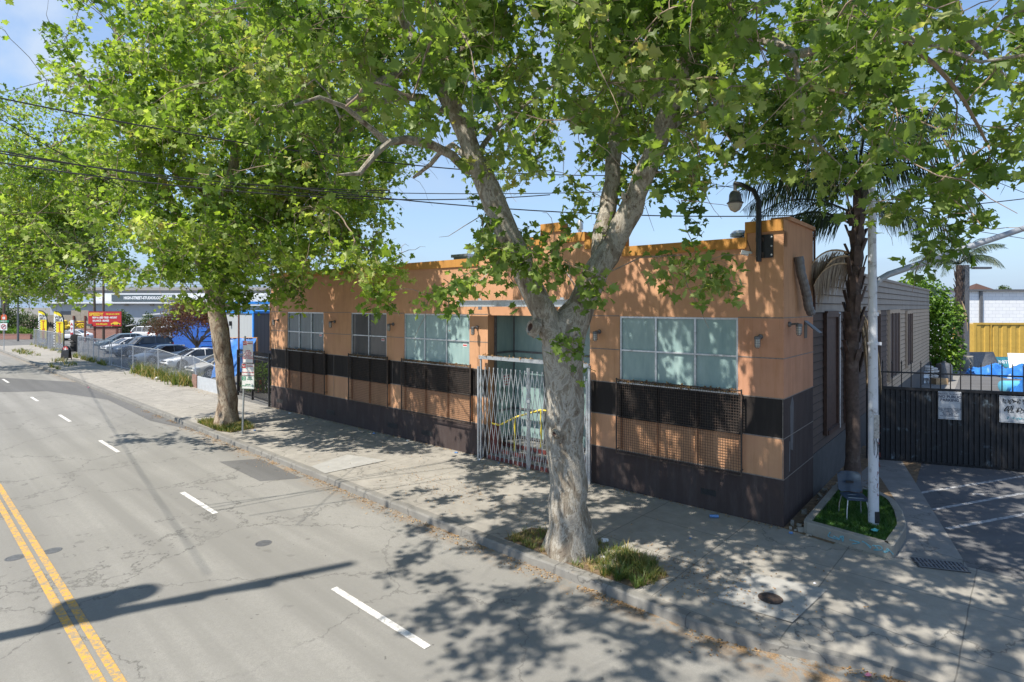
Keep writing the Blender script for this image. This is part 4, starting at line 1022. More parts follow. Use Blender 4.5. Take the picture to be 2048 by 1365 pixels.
for (px_, py_, D_, r_) in ((1109,868,10.09,.042),(1062,655,10.10,.085),(1252,395,10.0,.042),(1318,262,9.88,.04)):
    kp = atd(px_, py_, D_) - Vector((bx_, by_, 0)); kd = Vector((kp.x*.8-.05, -.5, .05)).normalized(); g = MB(); e1 = kd.orthogonal().normalized(); e2 = kd.cross(e1)
    rr_ = random.Random(px_); n_ = 14; rings = [(1.9, -.10), (1.35, .012), (1.0, .035), (.72, .02), (.45, -.03), (.05, -.05)]
    for q_, h_ in rings:
        for j in range(n_): a = 6.283*j/n_; w_ = 1+rr_.uniform(-.12,.12); g.v.append(tuple(kp + (e1*math.cos(a)+e2*math.sin(a)*1.25)*r_*q_*w_ + kd*h_*r_*12))
    for k in range(len(rings)-1):
        for j in range(n_): g.f.append((k*n_+j, k*n_+(j+1)%n_, (k+1)*n_+(j+1)%n_, (k+1)*n_+j)); g.m.append(1 if k >= 3 else 0)
    g.build('knot', [M_BARK, M_DWOOD], TA, smooth=True)

# --- second sycamore
rng = np.random.default_rng(33)
b2 = at(455, 850); x2, y2 = b2.x, b2.y
limbs = [
 (None, [(x2, y2, -.15, .58), (x2, y2, .15, .48), (x2-.02, y2, .6, .40), pp(454,780,y2,.36), pp(447,720,y2,.345), pp(439,660,y2,.345), pp(430,600,y2,.34), pp(425,540,y2,.30), pp(440,440,y2,.25), pp(470,320,y2,.20), pp(490,180,y2,.15), pp(480,40,y2,.11), pp(470,-120,y2,.06)]),
 (0, [pp(426,580,y2,.24), pp(390,500,y2-.4,.20), pp(340,400,y2-.8,.16), pp(300,280,y2-1.2,.12), pp(270,160,y2-1.6,.08), pp(230,60,y2-1.8,.05)]),
 (0, [pp(430,560,y2,.22), pp(480,480,y2-.6,.18), pp(560,400,y2-1.4,.14), pp(640,330,y2-2.2,.11), pp(700,260,y2-2.8,.08), pp(760,200,y2-3.2,.05)]),
 (2, [pp(560,400,y2-1.4,.10), pp(620,420,y2-1.6,.08), pp(680,450,y2-1.9,.06), pp(730,500,y2-2.1,.035)]),
 (1, [pp(340,400,y2-.8,.10), pp(280,370,y2-1.5,.08), pp(220,350,y2-2.2,.05), pp(170,360,y2-2.8,.03)]),
 (0, [pp(445,420,y2,.15), (x2-1.5, y2-3, 10, .11), (x2-2.0, y2-5.0, 11.5, .07)]),
 (0, [pp(445,420,y2,.15), (x2+.8, y2+3, 10, .11), (x2+1.0, y2+5.0, 12, .07)]),
 (2, [pp(640,330,y2-2.2,.08), pp(720,180,y2-2.6,.07), pp(780,60,y2-3.0,.05)]),
]
gridB = [[.0,.75,1,1,1,1,.75,.35,.1,0,0,0,0,0,0,0],
         [0,.35,1,1,1,1,.75,.25,.1,0,0,0,0,0,0,0],
         [0,.18,.9,1,1,1,.85,.15,0,0,0,0,0,0,0,0],
         [.15,.4,.8,1,1,1,.55,.0,0,0,0,0,0,0,0,0],
         [.10,.3,.45,1,.85,.30,.03,0,0,0,0,0,0,0,0,0]]
ellB = [((-16.2, 19.2, 7.2), (2.4, 2.6, 2.0)), ((-9.9, 20.3, 11.2), (6.9, 6.3, 6.8)), ((-13.0, 19.0, 9.0), (3.4, 4.0, 4.6)), ((-6.5, 18.5, 8.0), (3.0, 3.0, 3.6))]
tipsB = sample_tips(ellB, 1400, rng, gridB, .42, ztop=15.3, lit=[((x2,y2-.2,z),.6) for z in (1.0,2.2,3.2)]+LITF, clump=.51, cs=.9, zmin=4.75, ex=[(190,560,420,900,99),(855,0,930,560,99)])
low = []; spray(755,590,14.5,4,.15,.25); spray(740,545,14.6,3,.2,.15); spray(800,520,14.8,3,.3,.15); spray(690,500,15,4,.4,.3); spray(860,590,13.5,1,.05,.05); spray(990-40,560,13.5,1,.05,.05); spray(420,595,19.6,6,1.2,.12); spray(520,585,19.8,6,.7,.12); spray(330,535,19.6,4,.7,.12)
tipsB = np.concatenate([tipsB, np.array(low)])
limbs = [(a_, [(p[0], p[1], p[2], p[3]*.91) for p in pl]) for a_, pl in limbs]
TB = thing('sycamore_tree', 'brown-barked leaning sycamore beside the parking sign pole', 'tree', (x2, y2, 0), 0, 'sycamores lining the street')
tree(TB, limbs, tipsB, rng, M_BARK2, M_LEAF2, leaf=.150, per=42, shape='fine', fruit=400, flare=((0, 0), 2.3), twl=.55, spread=.27, rtip=.008)

# --- third sycamore, across the street beyond the frame's left edge
rng = np.random.default_rng(44)
x3, y3 = -40.5, 42.5
limbs = [
 (None, [(x3, y3, -.2, .6), (x3, y3, .5, .42), (x3+.2, y3, 3.0, .38), (x3+.5, y3, 6.0, .34), (x3+.4, y3, 10, .24), (x3+.2, y3, 14, .15), (x3, y3, 18, .08)]),
 (0, [(x3+.4, y3, 5.0, .24), (x3+3.5, y3-1, 8.0, .18), (x3+7, y3-1.5, 9.6, .13), (x3+10, y3-1.5, 10.2, .07)]),
 (0, [(x3+.4, y3, 6.0, .22), (x3+3.0, y3+1, 10.5, .16), (x3+5.0, y3+1, 14.5, .10), (x3+6, y3+.6, 17.5, .06)]),
 (0, [(x3+.4, y3, 6.0, .2), (x3-3, y3, 9, .14), (x3-6, y3, 12, .08)]),
 (1, [(x3+7, y3-1.5, 9.6, .10), (x3+9.5, y3-2, 7.6, .07), (x3+12.0, y3-2, 6.8, .04)]),
 (0, [(x3+.4, y3, 7, .15), (x3+1.5, y3-3.5, 10, .11), (x3+2.5, y3-5.5, 12.5, .07)]),
]
gridC = [[0,0,0,0,0,0,0,0,0,0,0,0,0,0,0,0],
         [.35,.75,.6,.5,0,0,0,0,0,0,0,0,0,0,0,0],
         [.95,1,.9,.5,0,0,0,0,0,0,0,0,0,0,0,0],
         [.8,1,.9,.4,0,0,0,0,0,0,0,0,0,0,0,0],
         [.85,.9,.25,0,0,0,0,0,0,0,0,0,0,0,0,0]]
ellC = [((-36.5, 41.5, 12.0), (8.5, 6.5, 8.8)), ((-33.0, 40.5, 7.8), (5.0, 4.5, 3.4)), ((-31,41,13),(4,4,5))]
tipsC = sample_tips(ellC, 1250, rng, gridC, .35, clump=.46, cs=.6, bclr=False, zmin=4.6, ex=[(215,545,700,900,99)])
TC = thing('sycamore_tree', 'distant bright sycamore crown hanging over the far end of the street at left', 'tree', (x3, y3, 0), 0, 'sycamores lining the street')
tree(TC, limbs, tipsC, rng, M_BARK2, M_LEAF2, leaf=.19, per=40, shape='palm', fruit=0, twl=.8, spread=.45, rtip=.012)

# --- palms
def palm(name, label, loc, htrunk, r0, r1, lean, fr, rng, scale=1.0, dead=4, boots=True, group='queen palms'):
    t = thing(name, label, 'palm tree', loc, 0, group)
    pts = []; rs = []
    for k in range(31):
        u = k/30; pts.append((lean[0]*u*u + .03*math.sin(u*9), lean[1]*u*u, htrunk*u)); 
        r = r0*(1.45-u*8*.45) if u < .125 else r0+(r1-r0)*u
        rs.append(r*(1+.05*(k % 2)) + (.035 if .48 < u < .92 and boots else 0)*math.sin(k*1.7)**2*r0/.2)
    m = MB(); m.tube(pts, rs, 16); m.build('trunk', M_PBARK, t, smooth=True)
    if boots:
        m = MB()
        for k in range(46):
            u = .42+.55*k/46; a = k*2.4; p = Vector((lean[0]*u*u, lean[1]*u*u, htrunk*u)); d = Vector((math.cos(a), math.sin(a), 0))
            q = p+d*(r1+.02); m.obox(q+Vector((0,0,.12))+d*.05, d.cross(Vector((0,0,1)))*.06, d*.012, d*.05+Vector((0,0,rng.uniform(.12,.26))))
        m.build('leaf_bases', M_PBARK, t)
    top = Vector((lean[0], lean[1], htrunk))
    def frond(az, el, Ln, droop, dead_, z0=0, hang=.5):
        d = Vector((math.cos(az)*math.cos(el), math.sin(az)*math.cos(el), math.sin(el))); p = top + Vector((0,0,z0)) + d*r1*.6
        P = [p.copy()]; n = 15
        for k in range(n): d = (d + Vector((0,0,-droop*(.5+k/n)))).normalized(); p = p + d*Ln/n; P.append(p.copy())
        V = []
        rv = []
        for k in range(2, n):
            tang = (P[k+1]-P[k]).normalized(); side = tang.cross(Vector((0,0,1)))
            if side.length < .05: side = Vector((math.sin(az), -math.cos(az), 0))
            side.normalize()
            for rep in range(4):
                q = P[k].lerp(P[k+1], rep/4)
                for sg in (-1, 1):
                    u = (k+rep/4)/n; ll = (.62*math.sin(math.pi*min(1, u*.93+.1))**.6)*scale*rng.uniform(.75, 1.15)
                    dd = (side*sg*(1-hang) + tang*.45 + Vector((0,0,-hang*1.3+rng.normal(0,.18)))).normalized()
                    tip = q + dd*ll + Vector((0,0,-ll*hang*.4)); mid = q + dd*ll*.5; w = .014*scale
                    sdv = tang*w
                    V += [q-sdv*.5, q+sdv*.5, mid+sdv, mid-sdv, tip]; rv.append(rng.random())
        return P, V, rv
    gm, gV, gr = MB(), [], []; dm, dV, dr = MB(), [], []
    for (az, el, Ln, droop, z0, hang, isd) in fr:
        P, V, rv = frond(az, el, Ln, droop, isd, z0, hang)
        (dm if isd else gm).tube(P, [.03*scale*(1-.85*k/len(P)) for k in range(len(P))], 5)
        if isd: dV += V; dr += rv
        else: gV += V; gr += rv
    F = [(0,1,2,3), (3,2,4)]
    gm.build('frond_stems', M_PALM if not name == 'x' else M_PALM, t)
    fastmesh('crown', np.array([tuple(v) for v in gV]), 5, F, np.array(gr), M_PALM, t)
    if dV:
        dm.build('dead_stems', M_STRAW, t); fastmesh('dead_fronds', np.array([tuple(v) for v in dV]), 5, F, np.array(dr), M_PALMD, t)
    return t
rng = np.random.default_rng(5)
pb = at(1703, 1002)
fr = []
for k in range(20):
    fr.append((k*2.399, R(rng.uniform(5, 80)), rng.uniform(2.6, 3.5), rng.uniform(.10, .2), rng.uniform(-.3, .3), rng.uniform(.5, .95), False))
W180 = math.pi
fr += [(W180*.98, R(40), 2.7, .17, -1.05, .8, False), (W180*.86, R(30), 2.5, .12, -.9, .7, False), (W180*1.08, R(25), 3.2, .09, -.75, .35, False), (W180*.92, R(10), 3.4, .07, -.8, .35, False), (.25, R(15), 2.7, .13, -.5, .8, False), (-.4, R(10), 2.8, .14, -.5, .8, False), (.7, R(25), 3.0, .12, -.3, .7, False)]
fr += [(W180*1.02, R(38), 1.9, .24, -1.75, .92, True), (W180*1.08, R(30), 1.8, .27, -1.8, .92, True), (W180*.96, R(28), 1.7, .26, -1.78, .92, True), (W180*1.1, R(20), 1.5, .12, -1.95, .9, True), (-1.2, R(-50), 1.9, .2, -2.9, .95, True), (-1.6, R(-60), 1.6, .2, -3.0, .95, True), (-.5, R(-70), 1.6, .2, -2.8, .95, True)]
palm('queen_palm', 'ragged dark palm with hanging dead fronds rising from the turf planter', pb, 7.35, .155, .115, (.28, .2), fr, rng)
p2 = at(1917, 741); fr = []
for k in range(13): fr.append((k*2.399, R(rng.uniform(15, 75)), rng.uniform(2.8, 3.8), rng.uniform(.08, .16), 0, .45, False))
fr += [(.1, R(48), 4.3, .10, 0, .35, False), (.3, R(60), 4.2, .12, 0, .4, False), (2.9, R(40), 3.4, .11, 0, .4, False)]
fr += [(-1.0, R(-60), 2.4, .2, -2.2, .95, True), (-.3, R(-60), 2.2, .2, -2.4, .95, True), (3.6, R(-60), 2.0, .2, -2.6, .95, True)]
palm('queen_palm', 'distant palm with feathery fronds beside the lot lamp in the rear yard', p2, 7.4, .22, .17, (0, 0), fr, rng, scale=1.15)

# --- generic leafy masses and bushes
def bush(name, label, cat, loc, ells, n, size, m, rng, stem=None, group=None, zlo=0, shape='oval', shell=.55):
    t = thing(name, label, cat, loc, 0, group)
    P = []
    vol = np.array([e[1][0]*e[1][1]*e[1][2] for e in ells]); cnts = np.maximum(1, (vol/vol.sum()*n)).astype(int)
    for e, c in zip(ells, cnts):
        v = rng.normal(0, 1, (c, 3)); v /= np.linalg.norm(v, axis=1)[:, None]
        rr = rng.uniform(shell, 1.0, c)*(.82+.36*noise3(v*2.2+np.array(e[0]), 5, 1.4)); P.append(np.array(e[0])+v*rr[:, None]*np.array(e[1]))
    P = np.concatenate(P); P = P[P[:, 2] > zlo]
    rnd = np.clip(.5*noise3(P, 9, 1.1)+.5*rng.random(len(P)), 0, 1)
    leaves('crown', P, size, rng, m, t, shape, up=.5, outward=None, rnd=rnd)
    s = MB()
    if stem: stem(s)
    else:
        for k in range(9):
            a = k*2.4; e = ells[k % len(ells)]; s.tube([(.1*math.cos(a), .1*math.sin(a), -.02), (e[0][0]*.5+.3*math.cos(a), e[0][1]*.5+.3*math.sin(a), e[0][2]*.6), (e[0][0]+e[1][0]*.5*math.cos(a), e[0][1]+e[1][1]*.5*math.sin(a), e[0][2]+e[1][2]*.3)], [.04,.03,.012], 5)
    s.build('stems', M_TWIG, t); return t

# ================================================================== RIGHT SIDE: planter, pole, chair, gate, yard
T = thing('planter', 'raised concrete corner planter filled with green turf', 'planter', at(1700,1040), 0)
po = Vector(T.location)
def rel(px, py, z=0.0): v = at(px, py, z)-po; return (v.x, v.y)
HP = .24
outer = [rel(1604,1066,.0), rel(1668,980,.1), rel(1750,985,.15), (rel(1790,1002,.2)), rel(1805,1025,.2), rel(1811,1055,.1), rel(1813,1078), rel(1786,1119)]
cen = (sum(p[0] for p in outer)/8, sum(p[1] for p in outer)/8)
def inset(poly, w):
    out = []; n = len(poly)
    for i in range(n):
        a, b, c = Vector(poly[i-1]), Vector(poly[i]), Vector(poly[(i+1) % n])
        d1, d2 = (b-a).normalized(), (c-b).normalized(); n1, n2 = Vector((-d1.y, d1.x)), Vector((-d2.y, d2.x))
        if (Vector(cen)-b).dot(n1+n2) < 0: n1, n2 = -n1, -n2
        k = 1+n1.dot(n2); out.append(tuple(b+(n1+n2)*(w/max(k, .35))))
    return out
def smoothpoly(poly):
    out = []; n = len(poly)
    for i in range(n):
        a, b, c = Vector(poly[i-1]), Vector(poly[i]), Vector(poly[(i+1) % n]); w = .22 if 2 <= i <= 6 else .06
        for u in (0, .5, 1): out.append(tuple((b.lerp(a, w)).lerp(b, u).lerp(b.lerp(b.lerp(c, w), u), u)))
    return out
outer = smoothpoly(outer); inner = inset(outer, .15)
mb = MB(); n = len(outer); b2_ = inset(outer, .02)
mb.v = [(p[0],p[1],-.1) for p in outer]+[(p[0],p[1],HP-.02) for p in outer]+[(p[0],p[1],HP) for p in b2_]+[(p[0],p[1],HP) for p in inner]+[(p[0],p[1],HP-.08) for p in inner]
for k in range(4):
    for i in range(n): mb.f.append((k*n+i, k*n+(i+1)%n, (k+1)*n+(i+1)%n, (k+1)*n+i)); mb.m.append(0)
kerb = mb.build('concrete_kerb', M_PLANTER, T)
mb = MB(); mb.add([(p[0],p[1],HP-.05) for p in inner], [tuple(range(n))]); mb.build('soil', pm('turf_base', (.03,.06,.015), .3, 20, .95), T)
rng = np.random.default_rng(3)
def inpoly(x, y, poly):
    c = False; j = len(poly)-1
    for i in range(len(poly)):
        if (poly[i][1] > y) != (poly[j][1] > y) and x < (poly[j][0]-poly[i][0])*(y-poly[i][1])/(poly[j][1]-poly[i][1]+1e-12)+poly[i][0]: c = not c
        j = i
    return c
def blades(name, pts, h, w, m, parent, rng, lean=.5, rnd=None, vary=.5):
    N = len(pts); P = np.array(pts); az = rng.uniform(0, 6.283, N); L_ = h*rng.uniform(1-vary, 1+vary, N)
    ln = lean*rng.random(N); a2 = rng.uniform(0, 6.283, N)
    d = np.stack([np.cos(a2)*ln, np.sin(a2)*ln, np.ones(N)], 1); s = np.stack([np.cos(az), np.sin(az), np.zeros(N)], 1)*w
    mid = P + d*L_[:, None]*.55; tip = P + d*L_[:, None] + np.stack([np.cos(a2)*ln, np.sin(a2)*ln, -.3*ln], 1)*L_[:, None]*.5
    V = np.stack([P-s, P+s, mid+s*.7, mid-s*.7, tip], 1).reshape(-1, 3)
    return fastmesh(name, V, 5, [(0,1,2,3), (3,2,4)], rng.random(N) if rnd is None else rnd, m, parent)
bx0, bx1 = min(p[0] for p in inner), max(p[0] for p in inner); by0, by1 = min(p[1] for p in inner), max(p[1] for p in inner)
pts = []
while len(pts) < 14000:
    x, y = rng.uniform(bx0, bx1), rng.uniform(by0, by1)
    if inpoly(x, y, inner): pts.append((x, y, HP-.05))
o = blades('turf', pts, .055, .006, M_TURF, T, rng, .9, rnd=np.clip(.8*noise3(np.array(pts), 4, 4.0)+.25*rng.random(len(pts)), 0, 1)); o['kind'] = 'stuff'
M_BLUEPAINT = pm('blue_spray_paint', (.16,.36,.42), .3, 30, .8)
a_, b_ = Vector((*outer[0],0)), Vector((*outer[-2],0)); dd_ = (b_-a_).normalized(); 
Mt = Matrix.Translation(a_ + dd_*.95 + Vector((dd_.y,-dd_.x,0))*.018 + Vector((0,0,.115))) @ Matrix.Rotation(math.atan2(dd_.y, dd_.x), 4, 'Z')
scribble('graffiti', 6, 1.1, .13, 8, M_BLUEPAINT, T, Mt, .010, 6)

# traffic signal pole
pl_ = at(1747,1048,.2); pl_.z = .19
T = thing('signal_pole', 'white steel signal pole with long mast arm standing in the planter', 'signal pole', pl_)
M_POLEPAINT = pm('worn_white_pole_paint', (.56,.58,.62), .08, 5, .5, dirt=(.20,.18,.17), dscale=7, dlo=.56, dhi=.70)
mb = MB(); mb.tube([(0,0,0),(-.01,0,3.3),(-.04,0,7.2)], [.095,.083,.066], 20); mb.build('pole', M_POLEPAINT, T, smooth=True)
mb = MB(); mb.box(-.03,.05,-.112,-.08,.06,.28); mb.build('hand_hole', M_BLACKP, T, label='black hand hole with peeling paint')
mb = MB(); mb.lathe([(.098,0),(.098,.07)], 20, (-.01,0,4.12)); mb.lathe([(.098,0),(.098,.05)], 20, (-.01,0,3.55)); mb.box(.07,.15,-.02,.02,3.54,3.60); mb.build('band', M_POLEPAINT, T)
d = atd(2048, 459, 11.75) - atd(1772, 553, 11.75); az = atd(1768,555,11.75) - pl_
mb = MB(); mb.tube([(-.01,0,4.35),(.04,0,4.72),(.14,0,4.85),(.30,0,4.94),(.30+d.x,0,4.94+d.z),(.30+d.x*2.1,0,4.94+d.z*1.95)], [.03,.05,.06,.062,.056,.045], 14); mb.build('mast_arm', pm('mast_arm_grey', (.33,.35,.38), .1, 6, .5, .3), T, smooth=True)
for k_ in range(8): scribble('graffiti', 4, .07, .16, 30+k_, M_RED, T, Matrix.Translation((.042,-.088,.62+k_*.19)), .0045, 1)
scribble('marker_tags', 9, .10, .7, 6, M_INK, T, Matrix.Translation((-.015,-.095,1.55)), .0025, 2)
mb = MB(); mb.box(-.05,.05,-.101,-.092,1.72,2.18); mb.build('peeling_sticker', pm('old_sticker', (.33,.32,.30), .5, 18, .8), T)
# thin wall pole and chair
cl = at(1708,1035,.2); cl.z = HP-.03
T = thing('school_chair', 'blue plastic school chair with bent steel legs against the palm', 'chair', cl, R(-12))
M_CHP = pm('blue_grey_plastic', (.035,.055,.085), .2, 8, .35)
mb = MB(); nx_, ny_ = 9, 10
def shell(g, f, nu, nv, th, nrm):
    base_ = len(g.v)
    for s_ in (0, 1):
        for j in range(nv):
            for i in range(nu): p = Vector(f(i/(nu-1), j/(nv-1))) + Vector(nrm)*th*s_; g.v.append(tuple(p))
    for s_ in (0, 1):
        for j in range(nv-1):
            for i in range(nu-1):
                q = base_+s_*nu*nv+j*nu+i; f_ = (q, q+1, q+nu+1, q+nu); g.f.append(f_ if s_ else f_[::-1]); g.m.append(0)
    bd = [i for i in range(nu)] + [j*nu+nu-1 for j in range(1, nv)] + [(nv-1)*nu+i for i in range(nu-2, -1, -1)] + [j*nu for j in range(nv-2, 0, -1)]
    for k in range(len(bd)): a, b = bd[k], bd[(k+1) % len(bd)]; g.f.append((base_+a, base_+b, base_+nu*nv+b, base_+nu*nv+a)); g.m.append(0)
def rw(u, v, w, h, r=.18):      # rounded rectangle mapping
    k = 1 - r*max(0, (abs(v-.5)*2-.7)/.3)**2; return (u-.5)*w*k
shell(mb, lambda u, v: (rw(u, v, .44, .4), -.21+v*.42, .43 - .03*math.sin(u*math.pi)*math.sin(min(1,v*1.2)*math.pi) - (.03 if v < .1 else 0)), 11, 11, -.010, (0,0,1)); mb.build('seat', M_CHP, T, smooth=True)
mb = MB()
shell(mb, lambda u, v: (rw(u, v, .45, .4, .25), .20+v*.09+.05*math.sin(u*math.pi), .44+v*.40), 13, 11, .010, (0,1,0)); bk = mb.build('backrest', M_CHP, T, smooth=True)
mb = MB(); mb.obox((0,.244,.64),(.075,0,0),(0,.004,.0),(0,.0,.024)); mb.build('grip_hole', M_BLACKP, bk)
for sx_ in (-1, 1):
    for sy_ in (-1, 1):
        mb = MB(); mb.tube([(sx_*.13, sy_*.10, .415),(sx_*.17, sy_*.17, .39),(sx_*.20, sy_*.215, .2),(sx_*.21, sy_*.235, 0)], .011, 8); mb.build('leg', M_GALV, T, smooth=True)
mb = MB(); mb.tube([(-.13,-.1,.412),(.13,-.1,.412)], .010, 6); mb.tube([(-.13,.1,.412),(.13,.1,.412)], .010, 6); mb.build('seat_frame', M_GALV, T)

# corrugated black gate
g0 = at(1742,918); g1 = at(2130, 950); gd = (g1-g0); gl = gd.length; ga = math.atan2(gd.y, gd.x)
GT = thing('yard_gate', 'black corrugated steel sliding gate topped by spear pickets', 'gate', g0, ga)
mb = MB(); M_GATE = pm('black_gate_paint', (.018,.019,.022), .3, 9, .55, .1, dirt=(.13,.17,.20), dscale=3.0, dlo=.60, dhi=.72)
x = 0; vs = []; ph = 0
prof = [(0,0),(.05,0),(.065,.03),(.11,.03),(.125,0)]
xs_ = []
while x < gl:
    for a, b in prof[:-1]: xs_.append((x+a, b))
    x += .125
for x, y in xs_: mb.v += [(x, y, .05), (x, y, 2.08)]
for i in range(len(xs_)-1): mb.f.append((2*i, 2*i+2, 2*i+3, 2*i+1)); mb.m.append(0)
mb.build('corrugated_panel', M_GATE, GT)
mb = MB(); mb.box(-.03, gl, -.03, .045, 2.08, 2.16); mb.box(-.03, gl, -.02, .03, 2.56, 2.60); mb.box(-.03, gl, -.03, .05, .0, .05); mb.build('rails', M_IRON, GT)
for k in range(int(gl/.235)):
    x = .06+k*.235; mb = MB(); mb.box(x-.0105, x+.0105, -.0105, .0105, 2.16, 2.83)
    mb.lathe([(.008,0),(.026,.02),(.012,.05),(.004,.11)], 8, (x, 0, 2.83)); mb.build('picket', M_IRON, GT)
mb = MB(); mb.box(-.12, -.04, -.05, .05, 0, 2.95); mb.build('gate_post', M_IRON, GT)
M_SIGNW = pm('sign_white', (.50,.52,.54), .08, 5, .5, dirt=(.28,.29,.30), dscale=5, dlo=.5, dhi=.7)
M_SIGNB = pm('sign_text_blue', (.05,.06,.10), .1, 5)
def gate_px(px, py): # world -> gate local x,z
    k = (px-CXP)/FPX; ca, sa = math.cos(ga), math.sin(ga); x = (k*g0.y-g0.x)/(ca-k*sa); Y = g0.y+sa*x; return x, CAMH-(py-HOR)*Y/FPX
for (p0, p1, q0, q1, lb, kind) in ((1875,1921,782,840,'white no public parking notice on the black gate',0), (1997,2068,791,848,'white notice covered in marker tags at the right end of the gate',1)):
    xa_, z1_ = gate_px(p0, q0); xb_, z0_ = gate_px(p1, q1)
    s = thing('gate_sign', lb, 'sign', g0 + Vector((math.cos(ga),math.sin(ga),0))*((xa_+xb_)/2) + Vector((math.sin(ga),-math.cos(ga),0))*.05 + Vector((0,0,(z0_+z1_)/2)), ga)
    w, h = (xb_-xa_), (z1_-z0_)
    mb = MB(); mb.box(-w/2, w/2, -.004, .0, -h/2, h/2); mb.build('sign_board', M_SIGNW, s, bevel=.0015)
    mb = MB()
    for a, b, c_, d_ in ((-w/2+.02, w/2-.02, h/2-.03, h/2-.022),(-w/2+.02, w/2-.02, -h/2+.022, -h/2+.03)): mb.box(a, b, -.006, -.0045, c_, d_)
    mb.box(-w/2+.012,-w/2+.02,-.006,-.0045,-h/2+.022,h/2-.022); mb.box(w/2-.02,w/2-.012,-.006,-.0045,-h/2+.022,h/2-.022)
    mb.build('border', M_SIGNB, s)
    if kind == 0:
        text('lettering', 'PRIVATE PROPERTY', .060, M_SIGNB, s, (0,-.0055,h/2-.075), Rx90(), bold=.0005)
        text('lettering', 'NO PUBLIC\nPARKING', .105, M_SIGNB, s, (0,-.0055,h/2-.20), Rx90(), bold=.003)
        text('lettering', 'UNAUTHORIZED VEHICLES\nWILL BE TOWED AWAY\nAT OWNERS EXPENSE\nVEHICLES MAY BE\nRECLAIMED AT\nPOLICE DEPARTMENT', .046, M_SIGNB, s, (0,-.0055,-h/2+.20), Rx90(), bold=.0005)
    else:
        scribble('marker_tag', 12, w*.8, h*.22, 12, M_INK, s, Matrix.Translation((0,-.007,h*.30)), .005, 6)
        scribble('marker_tag', 12, w*.8, h*.25, 15, M_INK, s, Matrix.Translation((0,-.007,0)), .006, 5)
        scribble('marker_tag', 9, w*.6, h*.12, 19, M_BLUEPAINT, s, Matrix.Translation((0,-.007,-h*.33)), .005, 5)

# rear yard
WB = thing('white_warehouse', 'long low white block warehouse across the rear yard', 'building', (0, 0, 0), 0)
wa = atd(1880, 613, 66); wb_ = atd(2400, 613, 66); 
def block(name): 
    t = NT(name); br = t.n('ShaderNodeTexBrick'); br.inputs['Scale'].default_value = 1; br.inputs['Brick Width'].default_value = .8; br.inputs['Row Height'].default_value = .4; br.inputs['Mortar Size'].default_value = .02
    br.inputs['Color1'].default_value = (.78,.79,.80,1); br.inputs['Color2'].default_value = (.72,.73,.75,1); br.inputs['Mortar'].default_value = (.55,.57,.60,1)
    t.l(t.mapc((1,1,1), (R(90),0,0)), br.inputs['Vector']); return t.fin(br.outputs[0], .8)
M_BLOCK = block('white_block')
mb = MB(); mb.box(wa.x-3, wb_.x, 66, 66.3, 0, 6.25); mb.build('wall', M_BLOCK, WB)
mb = MB(); mb.box(wa.x-3, wb_.x, 65.6, 80, 6.26, 6.45); mb.build('roof', M_GREYM, WB)
mb = MB(); mb.box(atd(1958,613,66).x, atd(1963,613,66).x, 65.8, 65.99, 0, 6.25); mb.build('downpipe', M_GREYM, WB)
TW = thing('tower_house', 'small beige hip-roofed tower beyond the white warehouse', 'building', atd(1965, 613, 150)-Vector((0,0,4.5)), 0)
mb = MB(); mb.box(-2.4,2.4,0,4,0,8.9); mb.box(-3.6,5,1,5,0,6.2); mb.build('wall', M_BEIGE, TW)
mb = MB(); mb.add([(-2.8,-.4,8.9),(2.8,-.4,8.9),(2.8,4.4,8.9),(-2.8,4.4,8.9),(0,2,10.6)], [(0,1,4),(1,2,4),(2,3,4),(3,0,4),(0,3,2,1)]); mb.build('roof', M_DWOOD, TW)
for x in (-.9, .9): mb = MB(); mb.plate([(-.4,0),(.4,0),(.4,1.1),(.2,1.4),(-.2,1.4),(-.4,1.1)], (x,-.01,6.7), (1,0,0), (0,0,1), .05); mb.build('window', M_GREYM, TW)
rng = np.random.default_rng(8)
bush('small_tree', 'tiny round dark tree on the skyline right of the tower house', 'tree', atd(2007,613,140)-Vector((0,0,4.5)), [((0,0,7.8),(1.9,1.5,2.0)),((1.2,0,7.4),(1.4,1.3,1.5))], 900, .5, M_BUSH, rng)
p = at(1949,738); CT = thing('shipping_container', 'mustard yellow shipping container in the rear yard', 'container', (atd(1949,613,45).x, 45, 0), R(-3))
M_MUST = pm('mustard_paint', (.52,.33,.06), .12, 3, .55, .1, dirt=(.22,.12,.04), dscale=4, dlo=.62)
mb = MB(); x = 0; Lc = 8; pts = []
while x < Lc: pts += [(x,0),(x+.32,0),(x+.38,.06),(x+.60,.06)]; x += .66
for x, y in pts: mb.v += [(x+.15, y, .45), (x+.15, y, 3.1)]
mb.f = [(2*i,2*i+2,2*i+3,2*i+1) for i in range(len(pts)-1)]; mb.m = [0]*len(mb.f)
mb.add([(0,-.02,3.12),(Lc+.3,-.02,3.12),(Lc+.3,2.4,3.12),(0,2.4,3.12)], [(0,1,2,3)]); mb.quad((0,0,.45),(0,2.4,.45),(0,2.4,3.1),(0,0,3.1)); mb.build('body', M_MUST, CT)
mb = MB(); mb.box(-.05,Lc+.3,-.05,.08,3.05,3.2); mb.box(-.05,Lc+.3,-.05,.08,.30,.45); mb.box(-.05,.12,-.05,.08,.45,3.05); mb.box(1.2,1.28,-.04,-.005,.45,3.05); mb.build('frame', M_MUST, CT)
lp = at(1931, 741)
LP_ = thing('lot_lamp', 'square grey lot light on a concrete base in the rear yard', 'lamp post', lp)
mb = MB(); mb.lathe([(.45,0),(.45,1.0),(.42,1.02)], 16); mb.build('concrete_base', M_PLANTER, LP_)
